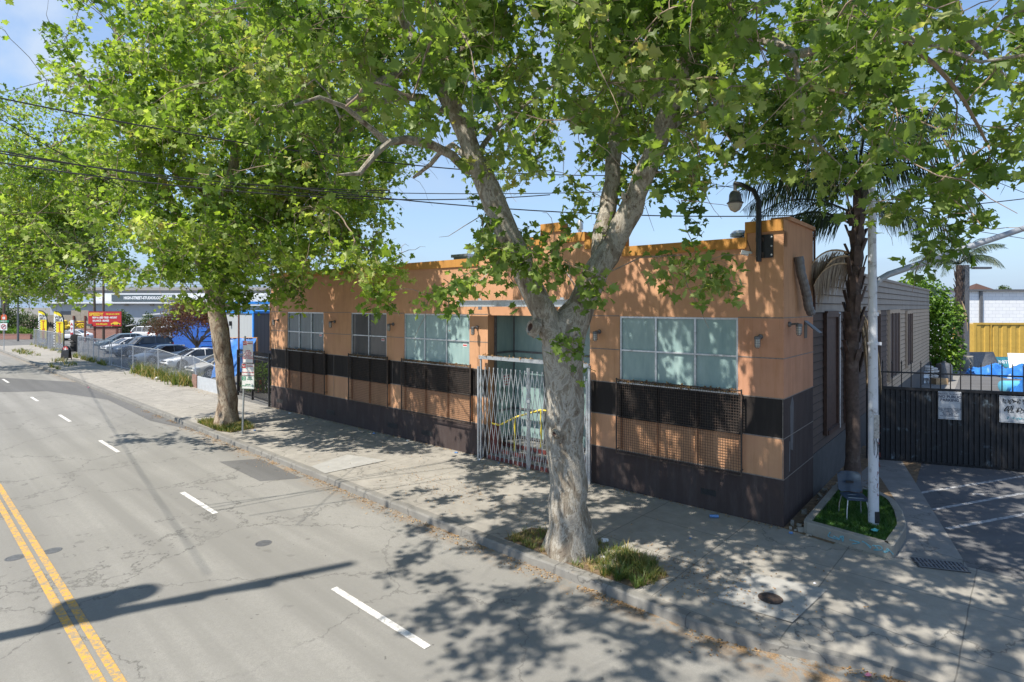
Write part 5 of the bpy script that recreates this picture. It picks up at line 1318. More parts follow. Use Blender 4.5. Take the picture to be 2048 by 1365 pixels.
mb = MB(); mb.box(-.16,.16,-.16,.16,1.02,7.4); mb.build('pole', M_GREYM, LP_); mb = MB(); mb.box(.16,.7,-.04,.04,7.15,7.25); mb.box(.6,1.7,-.2,.2,7.12,7.26); mb.build('lamp_head', M_GREYM, LP_)
rng = np.random.default_rng(9)
hv = bw(-.1, 34.6)
bush('ivy_hedge', 'tall bright green vine-covered hedge at the warehouse end', 'hedge', hv, [((0,0,2.5),(1.6,1.6,2.7)),((-.5,.3,4.6),(1.8,1.5,1.8)),((.3,0,1.3),(1.5,1.4,1.7)),((-1.2,.2,5.6),(1.0,1.0,.9)),((1.1,0,3.9),(.9,.9,1.3))], 9000, .24, M_VINE, rng, shell=.7)
t = thing('weeds', 'patch of green weeds behind the gate at the warehouse wall', 'weeds', bw(.6, 12.5)); pts = [(rng.normal(0,.5), rng.normal(0,.7), -.02) for _ in range(900)]; blades('leaves', pts, .6, .018, M_GRASS, t, rng, .8)
def at_d(px, D): return Vector(((px-CXP)*D/FPX, D, -.012))
yard = [
 ('barrel', 1846, 33.6, 'steel drum at the foot of the hedge', 'drum', lambda m: m.lathe([(.28,0),(.29,.02),(.28,.04),(.28,.3),(.295,.32),(.28,.34),(.28,.62),(.29,.66),(.26,.68),(.26,.66),(.02,.66)], 16), M_GALV),
 ('gas_tank', 1888, 34.5, 'fat grey upright tank behind the gate pickets', 'tank', lambda m: m.lathe([(.3,0),(.42,.06),(.42,.85),(.38,1.0),(.22,1.08),(.10,1.12),(.10,1.2),(.02,1.21)], 18), M_GREYM),
 ('lying_drum', 2022, 30, 'pale cyan plastic drum lying on the yard', 'drum', lambda m: (m.tube([(-.5,0,.30),(-.45,0,.30),(.45,0,.30),(.5,0,.30)], [.22,.30,.30,.22], 16),), pm('cyan_plastic', (.12,.42,.60), .1, 5, .4)),
]
for nm, px, D, lb, ct, fn, m in yard:
    g = MB(); fn(g); o = g.build(nm, m, smooth=True); o.location = at_d(px, D); tag(o, lb, ct)
M_BAG = pm('paper_bags', (.55,.53,.50), .2, 6, .8)
for s_, px in enumerate((1855, 1866)):
    for k in range(7 if s_ == 0 else 6):
        m = MB(); m.lathe([(.22,0),(.30,.03),(.31,.07),(.30,.11),(.20,.14)], 10); o = m.build('cement_bag', M_BAG, smooth=True); o.location = at_d(px, 33.9+s_*.3)+Vector((rng.normal(0,.02),0,.14*k)); o.scale = (1, .75, 1); o.rotation_euler = (0,0,rng.normal(0,.3))
        tag(o, f"{['bottom','second','third','fourth','fifth','sixth','topmost seventh'][k]} pale bag from the ground in the {['left','right'][s_]} bag pile", 'bag', 'stacked bags by the hedge')
def panel(name, px, D, w, h, tilt, rz, m, lb, ct, z=0.0):
    g = MB(); g.box(-w/2, w/2, -.025, .025, 0, h); o = g.build(name, m, bevel=.005); o.location = at_d(px, D)+Vector((0,0,z)); o.rotation_euler = (R(tilt), 0, R(rz)); return tag(o, lb, ct)
panel('sheet_board', 1973, 41, 2.1, 1.3, -25, 4, M_GREYM, 'slate blue sheet panel leaning before the yellow container', 'panel')
panel('sheet_board', 2050, 37, 1.5, 1.5, -20, -25, M_WHITE, 'tilted white sheet panel at the right edge of the yard', 'panel')
o = panel('teal_sign', 2012, 42, 1.7, .8, -18, -5, pm('teal_sign_paint', (.06,.28,.33), .1, 5, .6), 'teal board with white letters lying by the container', 'sign'); text('lettering', 'UNITED', .34, M_WHITE, o, (0,-.03,.4), Rx90(), bold=.01)
panel('teal_board', 1950, 42.5, 1.3, .7, -20, 12, pm('dark_teal_paint', (.04,.17,.18), .1, 5, .6), 'dark teal board behind the leaning slate panel', 'board')
def tarp(name, loc, w, d, h, rz, lb, seed, m=None, nx=26, ny=16):
    r_ = np.random.default_rng(seed); g = MB()
    for j in range(ny):
        for i in range(nx):
            u, v = i/(nx-1), j/(ny-1); x, y = (u-.5)*w, (v-.5)*d; e = min(1, min(u, 1-u, v, 1-v)*5)
            z = h*e**.6*(.65+.35*math.sin(u*7+seed)*math.cos(v*5+seed)) + .05*math.sin(x*9+y*7)*e + r_.normal(0, .02)
            g.v.append((x+r_.normal(0,.02), y+r_.normal(0,.02), max(.01, z)))
    for j in range(ny-1):
        for i in range(nx-1): g.f.append((j*nx+i, j*nx+i+1, (j+1)*nx+i+1, (j+1)*nx+i)); g.m.append(0)
    o = g.build(name, m or M_TARP, smooth=True); o.location = loc; o.rotation_euler = (0,0,rz); return tag(o, lb, 'tarp')
tarp('tarp_heap', at_d(1985, 37.5), 2.6, 1.6, .75, .1, 'crumpled blue tarp over a heap behind the gate, left one', 2)
tarp('tarp_heap', at_d(2040, 36), 2.2, 1.6, .85, -.2, 'crumpled blue tarp heap at the right edge below the white panel', 4)
tarp('tarp_heap', at_d(2052, 29.5), 1.2, 1.0, .95, 0, 'blue tarp bundle beside the cyan drum', 6)
m = MB(); m.box(-.6,.6,-.35,.35,0,.08); m.box(-.55,.5,-.3,.3,.08,.5); m.box(-.1,.7,-.35,.2,.5,.75); m.tube([(-.6,-.3,0),(-.6,-.3,1.5),(.3,-.3,1.5),(.3,-.3,0)], .03, 6); o = m.build('scrap_pile', M_GREYM); o.location = at_d(1905, 42.5); tag(o, 'grey metal scrap pile between tank and lamp base', 'scrap')
m = MB(); m.lathe([(.02,0),(.25,.1),(.3,.35),(.12,.55),(.16,.7),(.02,.85)], 10); o = m.build('red_sack', M_LAMPR, smooth=True); o.location = at_d(1908, 43)+Vector((0,0,.9)); tag(o, 'red sack on top of the scrap by the palm trunk', 'sack')
m = MB(); m.box(-.35,.35,-.25,.25,0,.35); o = m.build('cardboard_box', M_CARDR); o.location = at_d(1878, 33); tag(o, 'brown cardboard box on the yard behind the gate', 'box')
sheet('pale_slab', [at(1815,790), at(1905,790), at(1925,740), at(1880,735)], -.006, M_APRON)

# rubble along the shaded side wall
rng = np.random.default_rng(12)
rk = MB()
for k in range(70):
    y = rng.uniform(-.2, 4.5); x = rng.uniform(.08, .55+.12*y); s = rng.uniform(.02, .075); c = bw(x, y, .01+s*.4)
    a = rng.normal(0, 1, (3, 3)); q, _ = np.linalg.qr(a); rk.obox(c, q[0]*s, q[1]*s*.7, q[2]*s*.5)
o = rk.build('rubble', M_PLANTER); tag(o, 'broken concrete bits along the shaded side wall', 'rubble', kind='stuff')

# ================================================================== LEFT SIDE
# parking sign
sp = at(485, 868)
T = thing('parking_sign', 'steel post carrying three stacked parking signs beside the leaning sycamore', 'sign post', sp, R(-14))
M_POST = pm('sign_post_steel', (.42,.43,.41), .15, 9, .5, .5, dirt=(.12,.11,.10), dscale=4, dlo=.58)
mb = MB(); mb.tube([(0,0,-.05),(.11,0,3.45)], .032, 8); mb.build('post', M_POST, T)
M_SGN = pm('sign_cream', (.66,.64,.60), .05, 4, .5); M_SGR = pm('sign_red', (.50,.05,.05), .1, 5, .5); M_SGG = pm('sign_green', (.02,.24,.11), .1, 5, .5)
for (z0, z1, w, mt, lb, tx) in ((2.43, 3.20, .42, M_SGR, 'red-headed no parking plate with street sweeping hours', ['NO PARKING', '3:00 AM\nTO 6:00 AM\n1ST AND 3RD\nMONDAY\nOF THE MONTH\nSTREET SWEEPING']), (1.92+.07, 2.40, .50, M_SGR, 'red and white no stopping plate', ['NO STOPPING', '\n7AM-9AM  4PM-6PM']), (1.52, 1.97, .50, M_SGG, 'green two hour parking plate', ['2 HOUR PARKING', '9AM-4PM\nEXCEPT SAT & SUN'])):
    z0 += .08; z1 += .08
    xo = .10+.16; h = z1-z0
    mb = MB(); mb.box(xo-w/2, xo+w/2, -.045, -.041, z0, z1); o = mb.build('sign_plate', M_SGN, T, bevel=.001, label=lb)
    mb = MB(); f = .0465
    for a, b, c_, d_ in ((xo-w/2+.01, xo+w/2-.01, z1-.016, z1-.01),(xo-w/2+.01, xo+w/2-.01, z0+.01, z0+.016),(xo-w/2+.01, xo-w/2+.016, z0+.016, z1-.016),(xo+w/2-.016, xo+w/2-.01, z0+.016, z1-.016)): mb.box(a, b, -f, -.0455, c_, d_)
    mb.box(xo-w/2+.016, xo-w/2+.16, -f, -.0455, z1-.018-(.14 if h < .7 else .13), z1-.018); mb.build('border', mt, o)
    word, rest = tx[0].split(' ', 1)
    text('lettering', word, .085 if len(word) > 1 else .14, M_SGN, o, (xo-w/2+.088, -.048, z1-.085), Rx90(), bold=.002, ext=.0008)
    text('lettering', rest.replace('HOUR ', 'HOUR\n'), .062, mt, o, (xo+.075, -.048, z1-.085), Rx90(), bold=.002, ext=.0008, sx=.9)
    text('lettering', tx[1], .060 if h > .6 else .058, mt, o, (xo, -.048, z0+(.29 if h > .6 else .13)), Rx90(), bold=.001, ext=.0008, sx=.92)

# iron fence between the building and the lot
fa, fb = bw(-W-.08, .12), at(476, 790); fd = fb-fa; fl_ = Vector((fd.x,fd.y,0)).length; fang = math.atan2(fd.y, fd.x)
IF = thing('iron_fence', 'black iron picket gate and fence at the far end of the orange wall', 'fence', fa, fang)
for k in range(int(fl_/.13)):
    x = .06+k*.13; mb = MB(); mb.box(x-.011, x+.011, -.011, .011, .12, 2.25); mb.lathe([(.008,0),(.028,.02),(.018,.07),(.004,.12)], 6, (x,0,2.25)); mb.build('picket', M_IRON, IF)
mb = MB()
for z in (.15, 1.95): mb.box(.0, fl_, -.02, .02, z, z+.045)
mb.build('rails', M_IRON, IF)
for x in (0, fl_*.55, fl_): mb = MB(); mb.box(x-.045, x+.045, -.045, .045, -.02, 2.3); mb.build('post', M_IRON, IF)
mb = MB(); mb.tube([(-.1,-.06,2.12),(fl_,-.06,2.05)], .04, 8); mb.build('top_pipe', M_GALV, IF)
o = MB(); o.tube([(0,0,0),(0,0,2.4)], .06, 8); o = o.build('drain_pipe', M_BLACKP); o.location = bw(-W-.13, -.02); tag(o, 'black drain pipe standing at the far corner of the orange wall', 'pipe')
o = MB(); o.box(-.14,.0,-.06,.06,2.45,4.75); o.box(-.34,-.14,-.05,.05,4.2,4.3); o.box(-.34,-.14,-.05,.05,3.3,3.38); o.box(-.42,-.34,-.05,.05,2.5,4.9); o = o.build('wooden_frame', M_WOODO); o.location = bw(-W-.02, .2); o.rotation_euler = (0,0,BANG); tag(o, 'narrow orange wooden frame fixed beyond the far wall end', 'frame')
o = MB(); o.tube([(0,0,-.05),(0,0,7.0)], [.05,.04], 8); o = o.build('steel_pole', M_POSTW); o.location = at(474,784)+Vector((0,.2,0)); tag(o, 'thin rusty brown pole rising behind the leaning sycamore', 'pole')
cp = at(514, 787); cp = Vector((cp.x, cp.y+.4, 0)); T = thing('traffic_cone', 'worn orange traffic cone with dark collar behind the iron fence', 'traffic cone', cp)
M_CONE = pm('cone_orange', (.55,.10,.03), .15, 6, .6)
mb = MB(); mb.box(-.19,.19,-.19,.19,0,.03); mb.build('base', M_BLACKP, T); mb = MB(); mb.lathe([(.15,.03),(.12,.16),(.11,.20)], 14); mb.lathe([(.085,.34),(.045,.62),(.02,.63)], 14); mb.build('cone', M_CONE, T, smooth=True); mb = MB(); mb.lathe([(.1095,.20),(.0855,.34)], 14); mb.build('collar', M_GREYM, T, smooth=True)
rng = np.random.default_rng(15)
bush('green_shrub', 'bright green shrub behind the iron fence', 'shrub', at(507,792)+Vector((0,1.2,0)), [((0,0,.7),(.9,.6,.8)),((-.8,.3,.5),(.6,.5,.6))], 1500, .11, M_VINE, rng)
bush('green_shrub', 'darker green shrub behind the iron fence beside the trunk', 'shrub', at(484,790)+Vector((0,1.6,0)), [((0,0,.7),(.7,.5,.9))], 900, .11, M_BUSH, rng)

# chain-link fences
def chain(name, label, pts, h, posts, lean=None, group='chain-link fences around the car lot', pitch=.085, wire=.0032, toprail=True):
    t = thing(name, label, 'fence', pts[0], 0, group); o0 = Vector(pts[0]); P = [Vector(p)-o0 for p in pts]
    ln = lean or [(0,0)]*len(P); H = h if isinstance(h, list) else [h]*len(P)
    top = [P[i]+Vector((ln[i][0], ln[i][1], H[i])) for i in range(len(P))]
    g = MB()
    for i in range(len(P)-1):
        Lg = (P[i+1]-P[i]).length; n = max(2, int(Lg/pitch)); rows = H[i]/Lg*n
        def Q(u, v): 
            u = min(max(u,0),1); return P[i].lerp(P[i+1], u).lerp(top[i].lerp(top[i+1], u), v) 
        for s_ in (1, -1):
            for k in range(-int(rows)-1, n+1):
                u0, u1 = k/n, (k+rows)/n; v0, v1 = 0.02, 1.0
                if u0 < 0: v0 = (-u0)/(u1-u0); u0 = 0
                if u1 > 1: v1 = v0+(v1-v0)*(1-u0)/(u1-u0) if u0 > 0 else (1-(k/n))/(rows/n); u1 = 1
                if v1-v0 < .02 or u0 >= 1: continue
                if s_ < 0: u0, u1 = 1-u0, 1-u1
                g.tube([Q(u0, v0), Q(u1, v1)], wire, 3, cap=False)
    g.build('wire_mesh', M_GALV, t)
    for i in range(len(P)):
        g = MB(); g.tube([P[i]-Vector((0,0,.05)), top[i]+Vector((0,0,.06))], .032, 8); g.build('post', M_GALV, t)
        if i < len(P)-1:
            for k in range(1, posts):
                u = k/posts; g = MB(); g.tube([P[i].lerp(P[i+1], u), top[i].lerp(top[i+1], u)], .022, 6); g.build('post', M_GALV, t)
    if toprail:
        g = MB()
        for i in range(len(P)-1): g.tube([top[i], top[i+1]], .024, 6)
        for i in range(len(P)-1): g.tube([P[i]+Vector((0,0,.08)), P[i+1]+Vector((0,0,.08))], .018, 6)
        g.build('rails', M_GALV, t)
    return t
NF = 3.72
chain('chain_link_fence', 'sagging bent chain-link fence on the low board beside the leaning sycamore', [sw(-24.5,NF), sw(-27.6,NF), sw(-30.8,NF+.05), sw(-34.2,NF)], [1.1,1.7,1.55,1.8], 1, [(.3,.2),(-.35,.2),(.25,-.15),(-.1,0)])
chain('chain_gate', 'chain-link gate with diagonal brace in front of the silver sedan', [sw(-34.4,NF), sw(-39.5,NF-.1), sw(-45.2,NF-.1)], 1.75, 2)
chain('chain_link_fence', 'long chain-link fence running from the sedan to the tyre stack', [sw(-45.6,NF-.1), sw(-50.5,NF-.15), sw(-55.8,NF-.2)], 1.85, 3)
chain('chain_link_fence', 'farthest chain-link fence behind the two feather flags', [sw(-63.0,NF-.1), sw(-70,NF-.1), sw(-79,NF-.1)], 1.85, 4, wire=.005, pitch=.12)
mb = MB(); 
o = MB(); a_, b_ = sw(-24.4,NF-.07), sw(-27.4,NF-.07); dv = (b_-a_); o.obox((dv*.5)+Vector((0,0,.33)), dv*.5, dv.cross(Vector((0,0,1))).normalized()*.02, (0,0,.35)); o = o.build('low_board', pm('board_grey', (.40,.42,.44), .15, 3, .7, dirt=(.2,.2,.2), dscale=3)); o.location = a_; tag(o, 'low pale grey board along the foot of the sagging fence', 'board')
an = math.atan2(dv.y, dv.x); scribble('graffiti', 8, .7, .4, 22, M_INK, o, Matrix.Translation(dv*.78+Vector((0,0,.36))-dv.cross(Vector((0,0,1))).normalized()*-.024) @ Matrix.Rotation(an, 4, 'Z'), .010, 3)
o = MB(); o.box(-.35,.35,-.03,.03,0,.72); o = o.build('rusty_board', pm('rust_board', (.22,.13,.10), .3, 8, .9)); o.location = sw(-27.9,NF-.05); o.rotation_euler = (0,0,SANG); tag(o, 'short rusty brown board at the end of the low grey board', 'board')

# cars ---------------------------------------------------------------
def lerp(a, b, u): return a+(b-a)*u
def interp(tab, x):
    for (x0, y0), (x1, y1) in zip(tab, tab[1:]):
        if x <= x1: return lerp(y0, y1, max(0, (x-x0)/(x1-x0)))
    return tab[-1][1]
def car(name, label, loc, rz, paint_, kind='sedan', group='cars parked behind the chain-link fence', L=4.7, Wd=1.8, hood_up=False):
    t = thing(name, label, 'car', loc, rz, group); h2 = L/2
    suv = kind == 'suv'; wag = kind == 'wagon'
    zb_ = .92 if not suv else 1.10; zr = 1.43 if not (suv or wag) else (1.78 if suv else 1.52)
    top = [(-h2,.62),(-h2+.08,.80 if not suv else .95),(-h2+.5,zb_+(.03 if not (suv or wag) else .04)),(-h2+1.1,zb_+.04),(-.1,zb_),(.95,zb_-.01),(h2-1.0,zb_-.06),(h2-.35,zb_-.20),(h2-.08,.64),(h2,.52)]
    wid = [(-h2,.70*Wd/2),(-h2+.15,.88*Wd/2),(-h2+.7,.98*Wd/2),(0,Wd/2),(h2-.9,.97*Wd/2),(h2-.35,.86*Wd/2),(h2-.08,.68*Wd/2),(h2,.55*Wd/2)]
    n = 27; g = MB()
    for k in range(n):
        x = -h2+L*k/(n-1); w = interp(wid, x); zt = interp(top, x); zl = .22 + (.10 if abs(x) > h2-.3 else 0)
        zt = max(zt, zl+.2); m_ = (zl+zt)/2
        ring = [(0,zl),(w*.85,zl),(w*.97,zl+.08),(w,m_),(w*.985,lerp(m_,zt,.6)),(w*.93,zt-.02),(w*.80,zt+.005),(w*.4,zt+.03),(0,zt+.035)]
        ring += [(-a, b) for a, b in ring[-2:0:-1]]
        g.v += [(x, a, b) for a, b in ring]
    q = 16
    for k in range(n-1):
        for j in range(q): g.f.append((k*q+j, (k+1)*q+j, (k+1)*q+(j+1)%q, k*q+(j+1)%q)); g.m.append(0)
    g.f.append(tuple(range(q))); g.m.append(0); g.f.append(tuple(range((n-1)*q, n*q))[::-1]); g.m.append(0)
    body = g.build('body', paint_, t, smooth=True)
    # greenhouse
    if kind == 'sedan': bx = [-h2+.75, -h2+1.55, .35, 1.25]
    elif suv: bx = [-h2+.12, -h2+.55, .35, 1.05]
    else: bx = [-h2+.2, -h2+.85, .25, 1.2]
    wb, wr = Wd/2*.93, Wd/2*.70
    zq = zb_+.02
    def ringg(u): # u 0 belt, 1 roof
        x0, x3 = lerp(bx[0], bx[1], u), lerp(bx[3], bx[2], u); w = lerp(wb, wr, u); z = lerp(zq, zr-.05, u); r_ = .12
        return [(x0,-w+r_,z),(x0+r_,-w,z),((x0+x3)/2,-w*1.02,z),(x3-r_*2,-w*.98,z),(x3,-w*.75,z),(x3+.05,0,z),(x3,w*.75,z),(x3-r_*2,w*.98,z),((x0+x3)/2,w*1.02,z),(x0+r_,w,z),(x0,w-r_,z),(x0-.04,0,z)]
    g = MB(); rr = [ringg(0), ringg(.5), ringg(1)]; q = 12
    for r_ in rr: g.v += r_
    for k in range(2):
        for j in range(q): g.f.append((k*q+j, k*q+(j+1)%q, (k+1)*q+(j+1)%q, (k+1)*q+j)); g.m.append(0)
    g.build('windows', M_CARG, t, smooth=True)
    g = MB(); r1 = ringg(.97); r2 = [(lerp((r1[0][0]+r1[5][0])/2, a, .80), b*.80, zr) for a, b, c in r1]
    r1o = [(lerp((r1[0][0]+r1[5][0])/2, a, 1.012), b*1.02, c-.01) for a, b, c in r1]
    g.v += r1o+r2
    for j in range(q): g.f.append((j, (j+1)%q, q+(j+1)%q, q+j)); g.m.append(0)
    g.f.append(tuple(range(q, 2*q))); g.m.append(0); g.build('roof', paint_, t, smooth=True)
    g = MB()
    for s_ in (-1, 1):
        for a, b in ((bx[3], bx[2]), (bx[0], bx[1])):
            g = MB(); g.tube([(a, s_*wb*.9, zq-.02), (lerp(a,b,.5), s_*lerp(wb,wr,.5)*.96, lerp(zq,zr,.5)), (b, s_*wr*.96, zr-.05)], [.05,.04,.035] if not (suv and a == bx[0]) else [.09,.08,.06], 6); g.build('pillar', paint_, t, smooth=True)
        xm_ = lerp(bx[1], bx[2], .52); g = MB(); g.tube([(xm_, s_*wb*1.01, zq-.02), (xm_-.06, s_*wr*1.02, zr-.04)], .032, 6); g.build('pillar', paint_, t, smooth=True)
        if wag or suv: xm_ = bx[1]+.25; g = MB(); g.tube([(xm_, s_*wb*1.01, zq-.02), (xm_+.06, s_*wr*1.02, zr-.04)], .03, 6); g.build('pillar', paint_, t, smooth=True)
    wr_ = .33 if not suv else .38
    for x in (h2-.93, -h2+.98):
        for s_ in (-1, 1):
            g = MB(); y = s_*Wd/2; g.tube([(x, y-s_*.02, wr_+.02), (x, y+s_*.004, wr_+.02)], wr_+.065, 20); g.build('wheel_arch', M_BLACKP, t)
            g = MB(); g.tube([(x, y-s_*.19, wr_), (x, y-s_*.0, wr_), (x, y+s_*.012, wr_)], [wr_, wr_, wr_-.03], 20); wh = g.build('wheel', M_TYRE, t, smooth=True)
            g = MB(); g.lathe([(wr_*.66,0),(wr_*.66,.006),(.05,.010)], 14)
            o = g.build('rim', M_RIM, wh, smooth=True); o.data.transform(Matrix.Translation((x, y+s_*.013, wr_)) @ Matrix.Rotation(R(-90*s_), 4, 'X'))
            g = MB()
            for k in range(5):
                a = k*math.pi*2/5; g.obox((x+math.cos(a+.63)*wr_*.4, y+s_*.020, wr_+math.sin(a+.63)*wr_*.4), (math.cos(a+.63)*.055,0,math.sin(a+.63)*.055), (0,.002,0), (-math.sin(a+.63)*.035,0,math.cos(a+.63)*.035))
            g.build('rim_gaps', M_BLACKP, wh)
    for s_ in (-1, 1):
        g = MB(); g.obox((h2-.20, s_*Wd/2*.66, .66 if not suv else .78), (.13,-s_*.05,0), (.03*s_*0,.13,0), (-.03,0,.065)); g.build('headlight', M_HEADL, t, bevel=.03)
        g = MB(); g.obox((-h2+.10, s_*Wd/2*.72, .80 if not suv else .98), (.07,0,0), (0,.13,0), (0,0,.07 if not suv else .13)); g.build('tail_light', M_LAMPR, t, bevel=.02)
        g = MB(); g.obox((bx[3]-.35, s_*(Wd/2+.06), zb_+.05), (.06,0,0), (0,.09,0), (0,0,.055)); g.build('mirror', paint_, t, bevel=.03)
    g = MB(); g.obox((h2-.02, 0, .42), (.025,0,0), (0,.52,0), (0,0,.085)); g.obox((h2-.06, 0, .64), (.03,0,0), (0,.34,0), (-.01,0,.045)); g.build('grille', M_BLACKP, t, bevel=.01)
    g = MB(); g.obox((-h2+.0, 0, .62), (.012,0,0), (0,.24,0), (0,0,.06)); g.build('number_plate', M_WHITE, t)
    g = MB()
    for s_ in (-1, 1): g.box(-h2+1.45, h2-1.4, s_*(Wd/2-.012)-.008, s_*(Wd/2-.012)+.008, .24, .34)
    g.build('sill', M_BLACKP, t)
    if hood_up:
        g = MB(); g.obox((h2-1.15+.42, 0, zb_+.42), (.45,0,.40), (0,.68,0), (-.012,0,.012)); g.build('open_hood', paint_, t)
    return t
nose_az = math.atan2(-SV.y, -SV.x)     # facing the street
def carat(px, py, L=4.7, da=0.0, **k):   # nose bottom seen at a pixel
    n = at(px, py); d = Vector((math.cos(nose_az+da), math.sin(nose_az+da), 0)); p = n - d*(L/2); return Vector((p.x, p.y, -.012)), nose_az+da
l, a = carat(376, 757, da=.1); car('sedan', 'pale beige car nose-on behind the sagging fence, nearest of the row', l, a, M_CAR_B)
l, a = carat(325, 741, da=.12); car('sedan', 'white sedan facing the fence between weeds and gate', l, a, M_CAR_W)
l, a = carat(268, 731, da=.25); car('sedan', 'silver sedan showing its side behind the chain-link gate', l, a, M_CAR_S, L=4.9)
l, a = carat(228, 715, da=.22); car('suv', 'dark navy station wagon behind the silver sedan', l, a, M_CAR_N, 'suv', L=4.9, Wd=1.9)
l, a = carat(205, 708, da=.2); car('sedan', 'white sedan at the far left of the parked row', l, a, M_CAR_W)
l, a = carat(192, 698, da=.15); car('wagon', 'silver-blue wagon farthest left in the parked row', l, a, pm('steel_blue_paint', (.22,.30,.34), .05, 3, .3, .4, 0), 'wagon')
p = at(413, 693); car('sedan', 'old dark coupe with its hood raised beside the blue tarp', (p.x, p.y+1, -.012), math.pi-.1, M_CAR_G, hood_up=True)
p = at(300, 679); T = car('suv', 'white hatchback with tailgate open and red lights at the back of the lot', (p.x, p.y, -.012), R(-15)+.3, M_CAR_W, 'suv', L=4.3)
g = MB(); g.obox((-2.35,0,1.95),(.45,0,.12),(0,.7,0),(-.01,0,.03)); g.build('open_tailgate', M_CAR_W, T)
p = at(335, 680); car('suv', 'white boxy off-roader seen from behind near the blue shelter', (p.x, p.y, -.012), R(70), M_CAR_W, 'suv', L=4.5, Wd=1.95)
p = at(58, 683); car('sedan', 'white car at the crossing beyond the farthest fence', (p.x+2.6, p.y+4, -.1), math.pi+.1, M_CAR_W, group='cars parked behind the chain-link fence')
# red-leaved tree
rng = np.random.default_rng(17)
def rstem(s):
    s.tube([(0,0,-.03),(0,0,.9),(.05,0,1.6)], [.16,.13,.12], 9)
    for k in range(13):
        a = k*2.399; r_ = 1.5+.9*(k%3)/2
        s.tube([(.03,0,1.2+.03*k),(.5*r_*math.cos(a)*.6,.5*r_*math.sin(a)*.6,1.9+.1*(k%3)),(.55*r_*math.cos(a+.2),.55*r_*math.sin(a+.2),2.5),(r_*math.cos(a+.1),r_*math.sin(a+.1),3.3)], [.07,.05,.04,.015], 6)
p = atd(393, 613, 45); bush('red_shrub_tree', 'small flat-topped tree with reddish leaves in the car lot', 'tree', (p.x, 45, 0), [((.2,0,3.95),(2.5,1.8,1.15)),((-2.2,-.2,2.95),(1.7,1.3,.95)),((1.4,.2,4.2),(1.5,1.3,.8)),((-.6,0,4.4),(1.3,1.2,.7))], 11500, .15, M_REDL, rng, rstem, shell=.4)
# grey cabin with blue trim, blue shelter, leaning tarp
def wavy(name, c): 
    t = NT(name); sp_ = t.n('ShaderNodeSeparateXYZ'); t.l(t.co, sp_.inputs[0]); f = t.math('FRACT', t.math('MULTIPLY', t.math('ADD', sp_.outputs[0], sp_.outputs[1]), 4.2)); 
    cc = t.mix(t.ramp(f, [(0, 1.0), (.08, 1.0), (.12, 0.0)]), c, tuple(x*.55 for x in c)); return t.fin(cc, .7)
M_CABIN = wavy('grey_grooved_siding', (.36,.38,.39)); M_CABIND = wavy('dark_grooved_siding', (.12,.13,.15))
q0, q1 = atd(440, 613, 39.5), atd(508, 613, 35.5); cd = Vector((q1.x-q0.x, q1.y-q0.y, 0)); cl_ = cd.length
CB = thing('site_cabin', 'grey site cabin with bright blue trim behind the iron fence', 'cabin', (q0.x, q0.y, 0), math.atan2(cd.y, cd.x))
mb = MB(); mb.box(0, cl_, 0, .02, .35, 4.05); mb.build('wall', M_CABIN, CB); mb = MB(); mb.box(cl_-.04, cl_+.0, .021, 3.4, .35, 4.05); mb.build('end_wall', M_CABIND, CB)
mb = MB(); mb.box(-.05, cl_+.12, -.08, .02+3.5, 4.05, 4.2); mb.box(cl_-.13, cl_+.05, -.06, -.002, .3, 4.05); mb.box(-.05, cl_+.05, -.05, -.002, .25, .5); mb.box(-.05, .08, -.05, -.002, .5, 4.05); mb.build('trim', M_TRIM, CB)
mb = MB(); mb.box(cl_+.002, cl_+.02, 1.0, 1.25, 1.9, 2.1); mb.build('vent', M_BLACKP, CB)
mb = MB(); mb.box(2.0,2.18,-.14,-.005,3.2,3.5); mb.build('floodlight', M_BLACKP, CB)
rng = np.random.default_rng(18)
# leaning tarp
T0 = thing('leaning_tarp', 'bright blue tarp draped over a lean-to in front of the grey cabin', 'tarp', at_d(482, 33.5), R(-6))
g = MB(); nx, ny = 22, 14
for j in range(ny):
    for i in range(nx):
        u, v = i/(nx-1), j/(ny-1); x = -1.3+2.3*u-.9*(1-v)*(u > .0)*u; z = .35+2.3*v+.08*math.sin(u*9)*(1-v); y = -.9*(1-v)+.05*math.sin(u*14+v*3)
        g.v.append((x+rng.normal(0,.012), y+rng.normal(0,.02), z+rng.normal(0,.012)))
for j in range(ny-1):
    for i in range(nx-1): g.f.append((j*nx+i, j*nx+i+1, (j+1)*nx+i+1, (j+1)*nx+i)); g.m.append(0)
g.build('sheet', M_TARP, T0, smooth=True); g = MB(); g.tube([(1.0,0,0),(1.0,0,2.7)], .05, 6); g.tube([(-1.3,0,0),(-1.3,0,2.6)], .05, 6); g.tube([(-1.3,0,2.64),(1.05,0,2.66)], .03, 6); g.build('poles', M_WOODO, T0)
BS = thing('blue_shelter', 'saturated blue painted steel container with a sloping side behind the red-leaved tree', 'container', (atd(345,613,58).x, 58, 0), R(-4))
mb = MB(); mb.plate([(0,.6),(1.3,.6),(1.3,.0),(4.9,.0),(4.9,3.9),(3.2,3.9),(3.0,3.0),(1.4,3.6),(0,3.3)], (0,0,0), (1,0,0), (0,0,1), -2.2); mb.build('body', M_BLUEP, BS)
mb = MB()
for k in range(6): mb.box(3.0, 4.88, -.05, -.004, .5+k*.5, .54+k*.5)
mb.build('ribs', M_TRIM, BS)
p = atd(385,613,62); o = MB(); o.tube([(0,0,2.6),(0,0,3.6),(.1,0,4.4)], [.5,.45,.1], 12); o = o.build('orange_net', M_CONE, smooth=True); 
o.location = (atd(413,613,57).x, 57, .0); o.scale=(.5,.5,1.1); tag(o, 'small orange wrapped bundle standing on the blue container', 'bundle')
